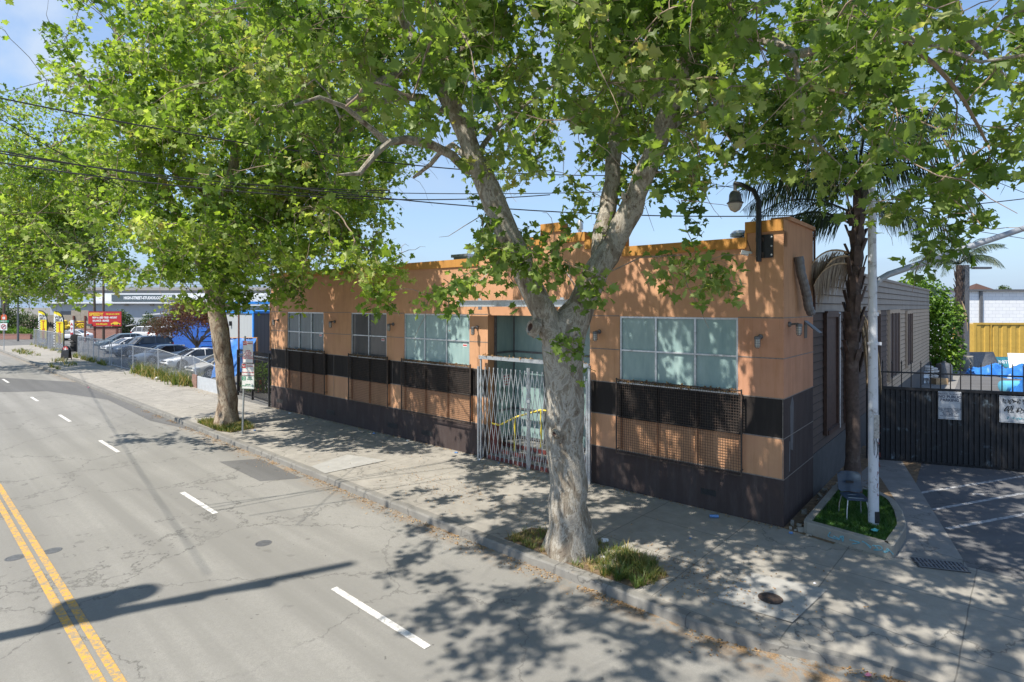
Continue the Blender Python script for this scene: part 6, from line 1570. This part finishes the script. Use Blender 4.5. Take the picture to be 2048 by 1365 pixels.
# billboard etc.
M_BRED = pm('billboard_red', (.50,.03,.035), .05, 3, .5); M_BYEL = pm('billboard_yellow', (.80,.55,.04), .05, 3, .5)
p = atd(210, 613, 70); BBD = thing('tire_shop_billboard', 'red billboard with yellow SPEEDY lettering and a yellow car on posts', 'billboard', (p.x, 70, 0), R(3))
mb = MB(); mb.box(-1.95,1.95,-.05,.05,2.05,3.85); mb.build('sign_board', M_BRED, BBD)
text('lettering', 'SPEEDY', .50, M_BYEL, BBD, (-1.0,-.06,3.50), Rx90(), bold=.02); text('lettering', 'TIRE AND AUTO CENTER', .24, M_BYEL, BBD, (.95,-.06,3.52), Rx90(), bold=.012, sx=.58)
text('lettering', 'NEW & USED TIRES - MOUNT', .30, M_WHITE, BBD, (0,-.06,3.10), Rx90(), bold=.016, sx=.74); text('lettering', 'BALANCE - BRAKES', .30, M_WHITE, BBD, (-.45,-.06,2.72), Rx90(), bold=.016, sx=.74)
text('lettering', '510-395-6692', .28, M_BYEL, BBD, (-.35,-.06,2.30), Rx90(), bold=.014, sx=.85)
mb = MB(); mb.plate([(-.55,0),(.55,0),(.58,.14),(.35,.2),(.15,.34),(-.2,.34),(-.38,.2),(-.58,.15)], (1.3,-.055,2.25), (1,0,0), (0,0,1), .01); mb.build('painted_car', M_BYEL, BBD)
for x in (-.32,.34): mb = MB(); mb.tube([(1.3+x,-.068,2.27),(1.3+x,-.056,2.27)], .09, 12); mb.build('painted_wheel', M_BLACKP, BBD)
for x in (-1.3,1.35): mb = MB(); mb.box(x-.1,x+.1,.051,.2,0,2.6); mb.build('post', M_POSTW, BBD)
mb = MB(); mb.box(-1.2,1.25,.06,.15,1.75,1.95); mb.build('brace', M_POSTW, BBD)
mb = MB(); mb.box(-2.1,-1.5,-.15,-.055,2.1,2.35); mb.build('small_box_sign', M_GREYM, BBD)
p = atd(160, 613, 72); T = thing('blank_board', 'blank beige plywood billboard on two dark posts', 'billboard', (p.x, 72, 0), 0)
mb = MB(); mb.box(-1.1,1.1,-.03,.03,2.65,4.0); mb.build('sign_board', M_BEIGE, T)
for x in (-.72,.72): mb = MB(); mb.box(x-.09,x+.09,-.16,-.031,0,3.3); mb.build('post', M_POSTW, T)
mb = MB(); mb.box(-.75,.75,-.14,-.032,2.4,2.55); mb.build('brace', M_POSTW, T)
p = atd(144.5, 613, 66); T = thing('totem_sign', 'narrow white and red vertical sign beside the blank board', 'sign', (p.x, 66, 0)); mb = MB(); mb.box(-.17,.17,-.08,.08,.9,2.9); mb.build('sign_board', M_WHITE, T)
for k in range(3): text('lettering', 'ATM'[k], .42, M_BRED, T, (0,-.09,2.4-k*.55), Rx90(), bold=.02)
# A-frame board, tyre stack, flags
p = at(132.5, 720); T = thing('a_frame_sign', 'black A-frame sign with round red top on the sidewalk', 'a-frame sign', p, R(-5))
arch = [(-.34,0),(-.34,.78),(-.30,.98),(-.18,1.14),(0,1.20),(.18,1.14),(.30,.98),(.34,.78),(.34,0),(.28,0),(.28,.12),(-.28,.12),(-.28,0)]
mb = MB(); mb.plate(arch, (0,-.18,0), (1,0,0), (0,.14,1), .03); mb.plate(arch, (0,.18,0), (1,0,0), (0,-.14,1), -.03); mb.build('board', M_BLACKP, T)
mb = MB(); mb.tube([(0,-.075,.90),(0,-.088,.90)], .24, 20); mb.build('red_disc', M_BRED, T); mb = MB(); mb.tube([(0,-.0885,.90),(0,-.096,.90)], .09, 16); [mb.tube([(.155*math.cos(k*1.257),-.0885,.9+.155*math.sin(k*1.257)),(.155*math.cos(k*1.257),-.096,.9+.155*math.sin(k*1.257))], .04, 10) for k in range(5)]; mb.build('white_dots', M_WHITE, T)
mb = MB(); mb.plate([(-.25,.26),(.25,.26),(.25,.58),(-.25,.58)], (0,-.195,0), (1,0,0), (0,.14,1), -.01); pn = mb.build('white_panel', M_WHITE, T); text('lettering', 'OPEN', .17, M_INK, T, (0,-.158,.42), Matrix.Rotation(R(82), 3, 'X'), bold=.01)
tp = at(148, 703)
for k in range(5):
    m = MB(); m.lathe([(.18,.0),(.30,.0),(.335,.04),(.34,.10),(.335,.16),(.30,.20),(.18,.20),(.17,.16),(.17,.04)], 20, (0,0,.2*k)); o = m.build('tyre', M_TYRE, smooth=True); o.location = tp+Vector((rng.normal(0,.03),rng.normal(0,.03),0)); 
    tag(o, ['bottom tyre','second tyre from the bottom','middle tyre','second tyre from the top','topmost flat tyre'][k]+' of the stack by the fence end', 'tyre', 'stacked tyres')
m = MB(); m.lathe([(.18,.0),(.34,.02),(.36,.12),(.34,.22),(.18,.24)], 20); o = m.build('tyre', M_TYRE, smooth=True); o.location = tp+Vector((.1,0,1.36)); o.rotation_euler = (R(82),0,R(20)); tag(o, 'tyre standing upright on top of the stack', 'tyre', 'stacked tyres')
p = at(154.5,705); o = MB(); o.box(-.07,.07,-.07,.07,0,1.75); o = o.build('black_post', M_IRON); o.location = p; tag(o, 'thick black post at the fence end beside the tyres', 'post')
def chk(name):
    t = NT(name); c = t.n('ShaderNodeTexChecker'); c.inputs['Scale'].default_value = 7.5; c.inputs['Color1'].default_value = (.02,.02,.02,1); c.inputs['Color2'].default_value = (.75,.75,.75,1); t.l(t.co, c.inputs[0]); return t.fin(c.outputs[0], .7)
M_CHK = chk('checker_cloth'); M_FLY = pm('flag_yellow', (.75,.62,.02), .05, 3, .6)
def flag(label, loc, rz, s=1.0):
    t = thing('feather_flag', label, 'flag', loc, rz, 'feather flags at the lot entrance'); t.scale = (s, s, s)
    prof = [(0,.25),(.62,.15),(.95,.30),(1.06,.9),(1.08,2.6),(1.0,3.3),(.80,3.7),(.5,3.92),(.12,3.98),(0,3.95)]
    mb = MB(); mb.plate(prof, (0,0,0), (1,0,0), (0,0,1), -.02); mb.build('cloth', M_FLY, t)
    mb = MB(); mb.plate([(.0,.8),(.24,.8),(.24,3.2),(.0,3.2)], (0,-.004,0), (1,0,0), (0,0,1), -.003); mb.plate([(.0,.27),(.9,.30),(.98,.8),(0,.8)], (0,-.004,0), (1,0,0), (0,0,1), -.003); mb.build('checker_band', M_CHK, t)
    mb = MB(); mb.plate([(.0,2.95),(1.03,2.95),(.98,3.35),(.5,3.55),(.05,3.75)], (0,-.008,0), (1,0,0), (0,0,1), -.003); mb.build('white_band', M_WHITE, t)
    text('lettering', 'NEW', .42, M_INK, t, (.52,-.013,3.36), Rx90(), mirror=True, bold=.012, sx=.85); text('lettering', '& USED', .30, M_INK, t, (.52,-.013,3.07), Rx90(), mirror=True, bold=.012, sx=.75)
    for k, c_ in enumerate('TIRES'): text('lettering', c_, .52, M_CONE, t, (.62,-.013,2.62-k*.44), Rx90(), mirror=True, bold=.02, sx=1.2)
    mb = MB(); mb.tube([(1.08,.01,-.2),(1.10,.01,2.6),(1.02,.01,3.32),(.82,.01,3.72),(.5,.01,3.95),(.1,.01,4.02)], .055, 6); mb.build('pole', M_BLACKP, t); return t
flag('yellow feather flag reading new and used tires, nearer one', Vector((atd(107.5,613,58).x, 58, 0)), R(-4)); flag('yellow feather flag behind the farthest fence, farther one', Vector((atd(76.5,613,66).x, 66, 0)), R(-4))
# no-turn sign with street name
p = at(8, 701); T = thing('no_turn_sign', 'no right turn sign on a thin pole at the street corner', 'sign post', p)
mb = MB(); mb.tube([(0,0,-.05),(0,0,3.75)], .035, 8); mb.build('post', M_GALV, T)
mb = MB(); mb.box(-.36,.36,-.05,-.045,2.05,2.78); mb.build('sign_plate', M_WHITE, T); 
mb = MB(); mb.tube([(.24*math.cos(a*.2618), -.058, 2.42+.24*math.sin(a*.2618)) for a in range(25)], .026, 5); mb.tube([(-.17,-.058,2.25),(.17,-.058,2.59)], .022, 5); mb.build('red_ring', M_LAMPR, T)
mb = MB(); mb.tube([(-.08,-.056,2.27),(-.08,-.056,2.45),(.04,-.056,2.47)], .022, 5); mb.add([(.03,-.058,2.55),(.03,-.058,2.39),(.14,-.058,2.47)], [(0,1,2)]); mb.build('arrow', M_INK, T)
mb = MB(); mb.box(-.48,.48,-.02,.02,2.85,3.07); o = mb.build('street_name', M_SGG, T); text('lettering', 'HIGH ST', .17, M_WHITE, o, (0,-.03,2.96), Rx90(), bold=.004)
mb = MB(); mb.plate([(-.3,0),(.3,0),(.3,.4),(.18,.55),(-.18,.55),(-.3,.4)], (0,-.02,3.1), (1,0,0), (0,0,1), -.01); o = mb.build('orange_plate', M_CONE, T); mb = MB(); mb.box(-.13,.13,-.025,-.021,3.18,3.42); mb.build('white_square', M_WHITE, o)
# far background
def place(px, D, z=0.0): return Vector(((px-CXP)*D/FPX, D, z))
FB = thing('studio_building', 'long pale grey studio building with a dark lettered banner under its roof', 'building', place(100, 105), R(-2))
fw = place(545,105).x - place(95,105).x
M_FAR = wavy('pale_grey_cladding', (.40,.43,.47)); M_FARW = pm('far_white', (.66,.68,.70), .05, 2, .7); M_NAVY = pm('banner_navy', (.06,.085,.10), .1, 3, .7)
mb = MB(); mb.box(0, fw, 0, .3, 0, 5.0); mb.build('lower_wall', M_FAR, FB)
mb = MB(); mb.box(-.3, fw+.3, -1.0, .3, 5.0, 5.25); mb.build('canopy_edge', M_FARW, FB)
mb = MB(); mb.box(8, fw+6, .8, 8, 5.25, 6.9); mb.build('upper_wall', M_FARW, FB)
bx0_, bx1_ = place(232,105).x-place(100,105).x, place(350,105).x-place(100,105).x
mb = MB(); mb.box(bx0_-1, bx1_, .6, .79, 5.4, 6.62); bn = mb.build('banner', M_NAVY, FB)
text('lettering', 'HIGH-STREET-STUDIOS.COM', .72, M_FARW, bn, ((place(287,105).x-place(100,105).x),.58,6.02), Rx90(), bold=.03, sx=.80)
text('lettering', 'FAULTLINE', .55, M_FARW, bn, ((place(335,105).x-place(100,105).x),.58,6.28), Rx90(), bold=.03, sx=.68); text('lettering', 'ARTSPACE', .50, M_FARW, bn, ((place(335,105).x-place(100,105).x),.58,5.76), Rx90(), bold=.02, sx=.72)
mb = MB(); x = place(205,105).x-place(100,105).x; 

for px_ in (258, 310, 334): mb = MB(); xx = place(px_,105).x-place(100,105).x; mb.box(xx-.3,xx+.3,-.3,-.01,4.6,4.8); mb.build('wall_light', M_BEIGE, FB)

mb = MB(); mb.box(2, 14, -.05, -.01, .2, 3.6); mb.build('dark_doorway', M_GREYM, FB)
t = thing('graffiti_wall', 'long grey wall with yellow and pink graffiti across the crossing', 'wall', place(30, 92), 0); gw = place(180,92).x-place(30,92).x
mb = MB(); mb.box(0, gw, 0, .3, 0, 3.1); mb.build('wall', M_BEIGE, t)
M_GY = pm('graffiti_yellow', (.6,.42,.02), .1, 3); M_GP = pm('graffiti_pink', (.55,.35,.40), .1, 3)
scribble('graffiti', 12, 3.4, 1.3, 31, M_GY, t, Matrix.Translation((gw*.78,-.03,1.5)), .22, 3); scribble('graffiti', 10, 3.0, 1.6, 32, M_GP, t, Matrix.Translation((gw*.32,-.03,1.7)), .10, 4); scribble('graffiti', 9, 2.0, 1.0, 33, M_INK, t, Matrix.Translation((gw*.5,-.03,1.5)), .06, 3)
t = thing('overpass', 'elevated concrete freeway deck crossing behind the studio building', 'bridge', place(-200, 165), 0)
ow = place(600,165).x - place(-200,165).x; M_OVER = pm('overpass_concrete', (.33,.32,.30), .1, .5, .9)
mb = MB(); mb.box(0, ow, 0, 16, 7.6, 9.6); mb.build('deck', M_OVER, t)
mb = MB(); mb.box(0, ow, -.3, -.01, 9.1, 10.0); mb.build('parapet', M_OVER, t)
mb = MB(); [mb.tube([(0,-.1,z),(ow,-.1,z)], .07, 4) for z in (10.3, 10.8)]; [mb.tube([(x,-.1,10.0),(x,-.1,11.0)], .06, 4) for x in np.arange(1, ow, 3.0)]; mb.build('railing', M_GREYM, t)
for k in range(7): mb = MB(); mb.lathe([(1.0,0),(1.0,6.6),(1.6,7.6)], 12, (8+k*17, 6, 0)); mb.build('column', M_OVER, t)
for px_, D, h, r_, lb in ((8,80,9.5,.17,'wooden utility pole behind the no right turn sign'),(189,84,8.5,.2,'wooden utility pole just left of the red billboard'),(207,76,9.5,.17,'utility pole rising behind the red billboard'),(36,75,6.5,.13,'slim grey steel pole between the corner sign and the flags')):
    g = MB(); g.tube([(0,0,-.1),(0,0,h)], [r_,r_*.7], 8); 
    if px_ in (207,): g.box(-1.2,1.2,-.06,.06,h-.9,h-.75)
    o = g.build('utility_pole', M_POLEW if px_ != 36 else M_GREYM); o.location = place(px_, D); tag(o, lb, 'pole', 'poles in the left background')
rng = np.random.default_rng(23)
bush('dark_bush', 'tall dark bushes behind the corner sign', 'bush', place(18, 88), [((-1,0,2.2),(3.2,1.8,2.3)),((2.5,0,1.8),(2.2,1.6,1.9))], 3800, .32, M_BUSH, rng)
bush('dark_bush', 'dark round bush just right of the red billboard', 'bush', place(243, 84), [((0,0,1.9),(1.6,1.4,2.0))], 1800, .28, M_BUSH, rng)
bush('flowering_shrub', 'low flowering green shrubs along the brick kerb at the corner', 'shrub', place(30, 82), [((-2.2,0,.5),(1.8,1.0,.9)),((.6,0,.6),(1.6,1.0,1.1)),((3.0,0,.5),(1.6,.9,.9))], 2600, .2, M_VINE, rng)
bush('dark_bush', 'dark green bush at the end of the car lot behind the cars', 'bush', place(300, 86), [((0,0,1.6),(1.8,1.4,1.8)),((-2.6,0,.9),(1.5,1.2,1.1))], 1900, .28, M_BUSH, rng)
def brickm():
    t = NT('brick'); br = t.n('ShaderNodeTexBrick'); br.inputs['Scale'].default_value = 1; br.inputs['Brick Width'].default_value = .4; br.inputs['Row Height'].default_value = .12; br.inputs['Mortar Size'].default_value = .012
    br.inputs['Color1'].default_value = (.36,.14,.09,1); br.inputs['Color2'].default_value = (.28,.11,.08,1); br.inputs['Mortar'].default_value = (.4,.36,.32,1); t.l(t.mapc((1,1,1),(R(90),0,0)), br.inputs['Vector']); return t.fin(br.outputs[0], .85)
M_BRICK = brickm()
for a, b, D, h, lb in ((-20,60,79.5,.55,'low red brick kerb below the flowering shrubs'),(150,240,82,1.25,'low red brick wall behind the blank billboard')):
    g = MB(); w = place(b,D).x-place(a,D).x; g.box(0,w,0,.4,-.1,h); g.box(-.03,w+.03,-.03,.43,h,h+.07); o = g.build('brick_wall', M_BRICK); o.location = place(a, D); tag(o, lb, 'wall')
t = thing('back_fence', 'black iron fence along the back of the car lot', 'fence', place(232, 78), R(-2)); w = place(330,78).x-place(232,78).x
mb = MB(); mb.box(0,w,-.03,.03,1.95,2.02); mb.box(0,w,-.03,.03,.2,.27); mb.build('rails', M_IRON, t)
for k in range(int(w/.42)+1):
    mb = MB(); mb.box(k*.42-.025,k*.42+.025,-.025,.025,0,2.2); mb.build('picket', M_IRON, t)
t = thing('shed_awning', 'white sloping awning roof on thin posts behind the parked cars', 'awning', place(300, 88), 0); mb = MB(); mb.obox((5.2,0,3.6),(5.3,0,.45),(0,1.6,0),(-.01,0,.10)); mb.build('roof', M_FARW, t); 
for x in (.5, 5, 10): mb = MB(); mb.tube([(x,-1.2,0),(x,-1.2,3.2+.08*x)], .06, 6); mb.build('post', M_GREYM, t)
t = thing('grey_warehouse', 'flat pale warehouse with a blue stripe behind the site cabin', 'building', place(440, 95), 0); w = place(640,95).x-place(440,95).x
mb = MB(); mb.box(0,w,0,.3,0,6.4); mb.build('wall', M_FARW, t); mb = MB(); mb.box(0,w,-.05,-.005,4.9,5.3); mb.build('stripe', M_TRIM, t); mb = MB(); mb.box(0,w,-.4,.3,3.4,4.6); mb.build('canopy', M_NAVY, t)

# ================================================================== OVERHEAD CABLES
def cable(name, label, a, b, sag, r=.014):
    a, b = Vector(a), Vector(b); pts = []
    for k in range(33): u = k/32; pts.append(a.lerp(b, u)-Vector((0,0,sag*4*u*(1-u)))-a)
    g = MB(); g.tube(pts, r, 6, cap=False); o = g.build(name, M_BLACKP); o.location = a; return tag(o, label, 'cable', 'overhead cables')
def c3(px0, py0, D0, px1, py1, D1, sag, label, ext=0.0, r=.014):
    A, Bp = atd(px0, py0, D0), atd(px1, py1, D1); d = Bp-A; cable('overhead_cable', label, A-d*.0, Bp+d*ext, sag, r)
c3(-260,140,9.5, 1300,350,17.5, .55, 'uppermost black cable crossing the two sycamore crowns')
c3(-260,250,10, 760,395,15.5, .25, 'thick black cable below the uppermost one at the left edge', r=.013)
c3(-260,262,10.2, 780,382,15.6, .25, 'cable close under the thick cable at the left edge')
c3(-260,282,10.4, 1100,390,16.5, .5, 'lowest black cable entering at the left edge')
c3(-150,150,9, 330,420,13.5, .05, 'steep thin cable dropping through the left crown', r=.009)
cable('overhead_cable', 'cable running along the far side of the street from the pole top', (-12.3,5.3,12.3), (-60,64,12.3), .6)
c3(560,372,13.5, 2300,360,17, .9, 'long cable running behind the trunk fork to the right')
c3(620,382,13.5, 1900,330,16.5, .35, 'upper of the cables passing right of the fork', r=.010)
c3(1240,330,14, 2200,500,13, .1, 'thin cable crossing the sky at the right edge', r=.007)
c3(1560,180,13, 2300,480,13, .1, 'thin slanting cable through the right crown', r=.007)
# utility pole across the street (outside the frame, its shadow lies on the road)
p = Vector((-12.3, 5.3, 0)); T = thing('utility_pole', 'wooden pole with transformer and crossarm across the street', 'pole', p, R(20))
mb = MB(); mb.tube([(0,0,0),(-.376,-1.03,16.4)], [.19,.12], 10); mb.build('pole', M_POLEW, T); mb = MB(); mb.box(-1.55,1.0,-.84,-.72,12.3,12.45); mb.box(-1.25,.75,-.77,-.65,11.2,11.33); mb.build('crossarm', M_POLEW, T)
mb = MB(); mb.lathe([(.30,0),(.32,.03),(.32,1.25),(.26,1.35)], 16, (-.49,-.2,10.3)); mb.lathe([(.12,0),(.12,.5),(.05,.7)], 10, (.06,-.2,10.4)); mb.box(-.6,.2,-.75,.1,10.1,10.25); mb.build('transformer', M_GREYM, T)

# ================================================================== WEEDS, LEAF LITTER, LITTER
rng = np.random.default_rng(61)
def patch_pts(poly, n, z=.005, skip=None):
    xs_, ys_ = [p[0] for p in poly], [p[1] for p in poly]; out = []
    while len(out) < n:
        x, y = rng.uniform(min(xs_), max(xs_)), rng.uniform(min(ys_), max(ys_))
        if inpoly(x, y, poly) and not (skip and math.hypot(x-skip[0], y-skip[1]) < skip[2]): out.append((x, y, z))
    return out
def tufts(name, poly, nt, nb, h, w, skip=None, spread=.05):
    C_ = patch_pts(poly, nt, .004, skip); V, rn = [], []
    for c in C_:
        hh = h*rng.uniform(.35, 1.3)*(.6+.8*noise3(np.array([c]), 6, 2.0)[0]); tone = np.clip(.86-.42*hh/h*.8+rng.normal(0,.22), 0, 1)
        for _ in range(int(nb*rng.uniform(.5, 1.5))):
            a = rng.uniform(0, 6.283); q = rng.random()**.5*spread; ln = rng.uniform(.1, .9); b = np.array((c[0]+q*math.cos(a), c[1]+q*math.sin(a), c[2])); L_ = hh*rng.uniform(.5, 1.2)
            d = np.array((math.cos(a)*ln, math.sin(a)*ln, 1.0)); s_ = np.array((-math.sin(a), math.cos(a), 0))*w
            mid = b+d*L_*.5; tip = mid + np.array((math.cos(a)*ln*1.5, math.sin(a)*ln*1.5, .55))*L_*.45
            V += [b-s_, b+s_, mid+s_*.8, mid-s_*.8, tip]; rn.append(np.clip(tone+rng.normal(0,.14), 0, 1))
    return fastmesh(name, np.array(V), 5, [(0,1,2,3), (3,2,4)], np.array(rn), M_GRASS)
def dirt_patch(poly, z=.008):
    sheet('dirt', poly, z, M_DIRT)
near = [(at(x, y).x, at(x, y).y) for x, y in ((1010,1060),(1060,1040),(1150,1052),(1215,1040),(1330,1085),(1265,1120),(1195,1135),(1120,1112),(1050,1088))]
far_ = [(at(x, y).x, at(x, y).y) for x, y in ((405,853),(430,838),(520,838),(545,855),(500,870),(430,872))]
near = [tuple(sw(x, n)[:2]) for x, n in ((-1.15,.22),(-1.1,1.0),(-.2,1.35),(1.3,1.4),(1.95,.95),(1.75,.2),(.3,.18))]
t2x = sl(b2)[0]; far_ = [tuple(sw(t2x+x, n)[:2]) for x, n in ((-1.3,.25),(-1.2,1.4),(0,1.5),(1.4,1.3),(1.5,.4),(.9,.2))]
dirt_patch(near); dirt_patch(far_)
o = tufts('weeds', near, 230, 15, .15, .0045, (bx_, by_, .5)); tag(o, 'green and straw weeds around the foot of the nearest sycamore', 'weeds', kind='stuff')
cl2 = [tuple(sw(x, n)[:2]) for x, n in ((.8,.2),(.8,1.2),(1.6,1.25),(2.0,.85),(1.8,.2))]
o = tufts('weeds', cl2, 52, 20, .25, .005); tag(o, 'taller grass clump right of the nearest sycamore', 'weeds', kind='stuff')
o = blades('weeds', patch_pts(far_, 2600, .005, (x2, y2, .5)), .16, .011, M_GRASS, None, rng, .9); tag(o, 'low weeds around the foot of the leaning sycamore', 'weeds', kind='stuff')
P = []
for (x0, x1, n0, n1, c) in ((-38.5,-28,3.35,4.2,1900),(-58,-45,3.2,3.9,1500),(-31,-29.5,3.5,4.6,500),(-54,-46,1.2,2.0,260),(-70,-60,.5,1.6,420),(-48,-44,.25,.5,90),(-80,-62,3.2,3.7,400)):
    for _ in range(c):
        x, n_ = rng.uniform(x0, x1), rng.uniform(n0, n1)
        if noise3(np.array([[x, n_*2, 0]]), 8, .9)[0] > .5: v = sw(x, n_, .003); P.append(tuple(v))
o = blades('weeds', P, .30, .022, M_GRASS, None, rng, .8); tag(o, 'weeds growing along the chain-link fence foot and sidewalk cracks', 'weeds', kind='stuff')
P = []
for _ in range(1500):
    x, n_ = rng.uniform(-38.5, -28.5), rng.normal(3.75, .28)
    if noise3(np.array([[x, 0, 3]]), 8, 1.1)[0] > .42: P.append(tuple(sw(x, n_, .003)))
o = blades('weeds', P, .62, .03, M_GRASS, None, rng, .7); tag(o, 'tall weeds against the sagging fence and its low board', 'weeds', kind='stuff')
# fallen leaves: along kerb, wall foot and window sills
L3 = []
for _ in range(3600):
    x = rng.uniform(-24, 7); n_ = cofs(x)-.04-abs(rng.normal(0, .11 + .10*(noise3(np.array([[x,0,0]]),4,.7)[0] > .5)));
    if noise3(np.array([[x, 0, 1]]), 7, .8)[0] > .42: L3.append(tuple(sw(x, n_, -.142+rng.uniform(0,.012))))
for _ in range(1100): x = rng.uniform(-W, 0); L3.append(tuple(bw(x, -.02-abs(rng.normal(0, .09)), .012)))
for _ in range(900): c = rng.choice([0,1]); a0 = [(-3.5,1.6,1.4,.5),(2.2,1.2,1.0,.5)][c]; L3.append(tuple(sw(a0[0]+rng.normal(0,a0[2]), max(.2,a0[1]+rng.normal(0,a0[3])), .012)))
for _ in range(260): L3.append(tuple(bw(rng.uniform(XA,XB), rng.uniform(-.9,0), .012)))
for _ in range(500): L3.append(tuple(sw(rng.uniform(-20, 4), rng.uniform(.3, 3.4), .012)))
for _ in range(700): L3.append(tuple(sw(rng.uniform(-38,-24), 3.5-abs(rng.normal(0,.3)), .010)))
for _ in range(500): y = rng.uniform(0, 6); L3.append(tuple(bw(.1+rng.uniform(0,.8), y, .015)))
L3 = np.array(L3); o = leaves('fallen_leaves', L3, .034, rng, M_DEADL, None, 'oval', up=2.5, droop=0); tag(o, 'brown fallen leaf litter along the kerb and wall foot', 'leaf litter', kind='stuff')
L4 = []
for a, b in [(x[0]-.04, x[1]+.04) for x in xw]:
    for _ in range(int((b-a)*110)): L4.append(tuple(bw(rng.uniform(a, b), rng.uniform(-.09, -.01), ZW0+.005+abs(rng.normal(0,.012)))))
for _ in range(90): L4.append(tuple(bw(rng.uniform(gx0+.05, gx1), gy+rng.uniform(-.04,.02), 3.055+abs(rng.normal(0,.01)))))
L4 = np.array(L4); o = leaves('dead_leaves', L4, .075, rng, M_DEADL, None, 'oval', up=.6, droop=0); tag(o, 'curled dead leaves caught on window sills and gate track', 'leaf litter', kind='stuff')
# litter
def cup(loc, rz, lb):
    t = thing('paper_cup', lb, 'cup', loc, rz); g = MB(); g.tube([(0,0,.045),(.11,0,.04)], [.045,.032], 12); g.build('body', M_LITTER, t, smooth=True); g = MB(); g.tube([(-.012,0,.0455),(.0,0,.045)], .048, 12); g.build('lid', M_WHITE, t)
cup(at(1205,1086,.03), R(15), 'white paper cup lying by the nearest trunk')
def crumple(name, loc, s, m, lb, seed, cat='litter'):
    r_ = np.random.default_rng(seed); g = MB(); n = 8
    for j in range(5):
        for i in range(n): a = 6.283*i/n; rr_ = s*math.sin(math.pi*(j+.3)/4.6)*r_.uniform(.5, 1.3); g.v.append((rr_*math.cos(a), rr_*math.sin(a)*.8, max(0, s*.9*j/4*r_.uniform(.6,1.1))))
    for j in range(4):
        for i in range(n): g.f.append((j*n+i, j*n+(i+1)%n, (j+1)*n+(i+1)%n, (j+1)*n+i)); g.m.append(0)
    g.f.append(tuple(range(4*n, 5*n))); g.m.append(0)
    o = g.build(name, m); o.location = loc; return tag(o, lb, cat)
M_PINKL = pm('pink_litter', (.55,.18,.26), .1, 9, .6); M_BLUEL = pm('blue_litter', (.12,.25,.5), .1, 9, .5); M_CYL = pm('teal_litter', (.10,.45,.45), .2, 30, .5)
for args in ((at(1207,1118), .075, M_LITTER, 'crumpled white paper in the weeds by the nearest trunk'),(at(1268,1129), .05, M_LITTER, 'white wrapper at the weed edge right of the trunk'),(at(1736,1352,-.14), .05, M_PINKL, 'pink wrapper on the road at the bottom right'),
             (at(1580,1263,-.14), .07, M_LITTER, 'beige paper scrap in the gutter'),(at(1638,1280,-.13), .045, M_LITTER, 'torn white napkin in the gutter near the driveway'),(at(1629,1168), .035, M_LITTER, 'white wrapper on the pale sidewalk slab'),
             (at(1381,1078), .03, M_BLUEL, 'small blue wrapper on the sidewalk joint'),(at(1582,1068), .06, M_BLUEL, 'pale blue bag scrap at the dark wall corner'),(at(1243,1195,-.14), .04, M_BLUEL, 'small pale blue scrap in the gutter'),
             (at(958,921), .07, M_LITTER, 'pinkish paper wad at the left gate post'),(at(998,927), .04, M_BLUEL, 'small blue scrap under the scissor gate'),(at(1750,1063,.22), .09, M_CYL, 'crushed teal snack bag on the turf'),
             (at(580,828), .09, M_LITTER, 'white wrapper at the foot of the far wall'),(at(748,868), .07, M_BLUEL, 'crushed pale can at the foot of the wall below the third window'),(at(912,907), .07, M_BLUEL, 'blue plastic scrap at the wall foot left of the gate'),
             (at(815,883), .07, M_LITTER, 'white scrap on the sidewalk before the third window'),(at(510,862), .07, M_BLUEL, 'blue and orange wrapper in the weeds of the leaning sycamore'),(at(177,776,-.14), .08, M_PINKL, 'pink litter on the road near the far kerb'),
             (at(371,764), .22, M_LITTER, 'crumpled white bag in weeds before the sagging fence'),(at(346,757), .16, M_LITTER, 'smaller white bag in weeds before the sagging fence'),(at(315,759), .25, M_LITTER, 'white plastic heap at the gate foot'),
             (at(1716,1000,.2), .03, M_LITTER, 'white scrap on the turf behind the chair')):
    i = int(args[0].x*977) % 1000; crumple('litter', args[0], args[1]*.8, args[2], args[3], i)
g = MB(); g.tube([(-.09,0,.035),(.09,0,.035)], .033, 12); o = g.build('drink_can', M_BLUEL, smooth=True); o.location = at(1428,1036); o.rotation_euler = (0,0,R(-5)); tag(o, 'blue and white drink can lying at the dark wall foot', 'can')
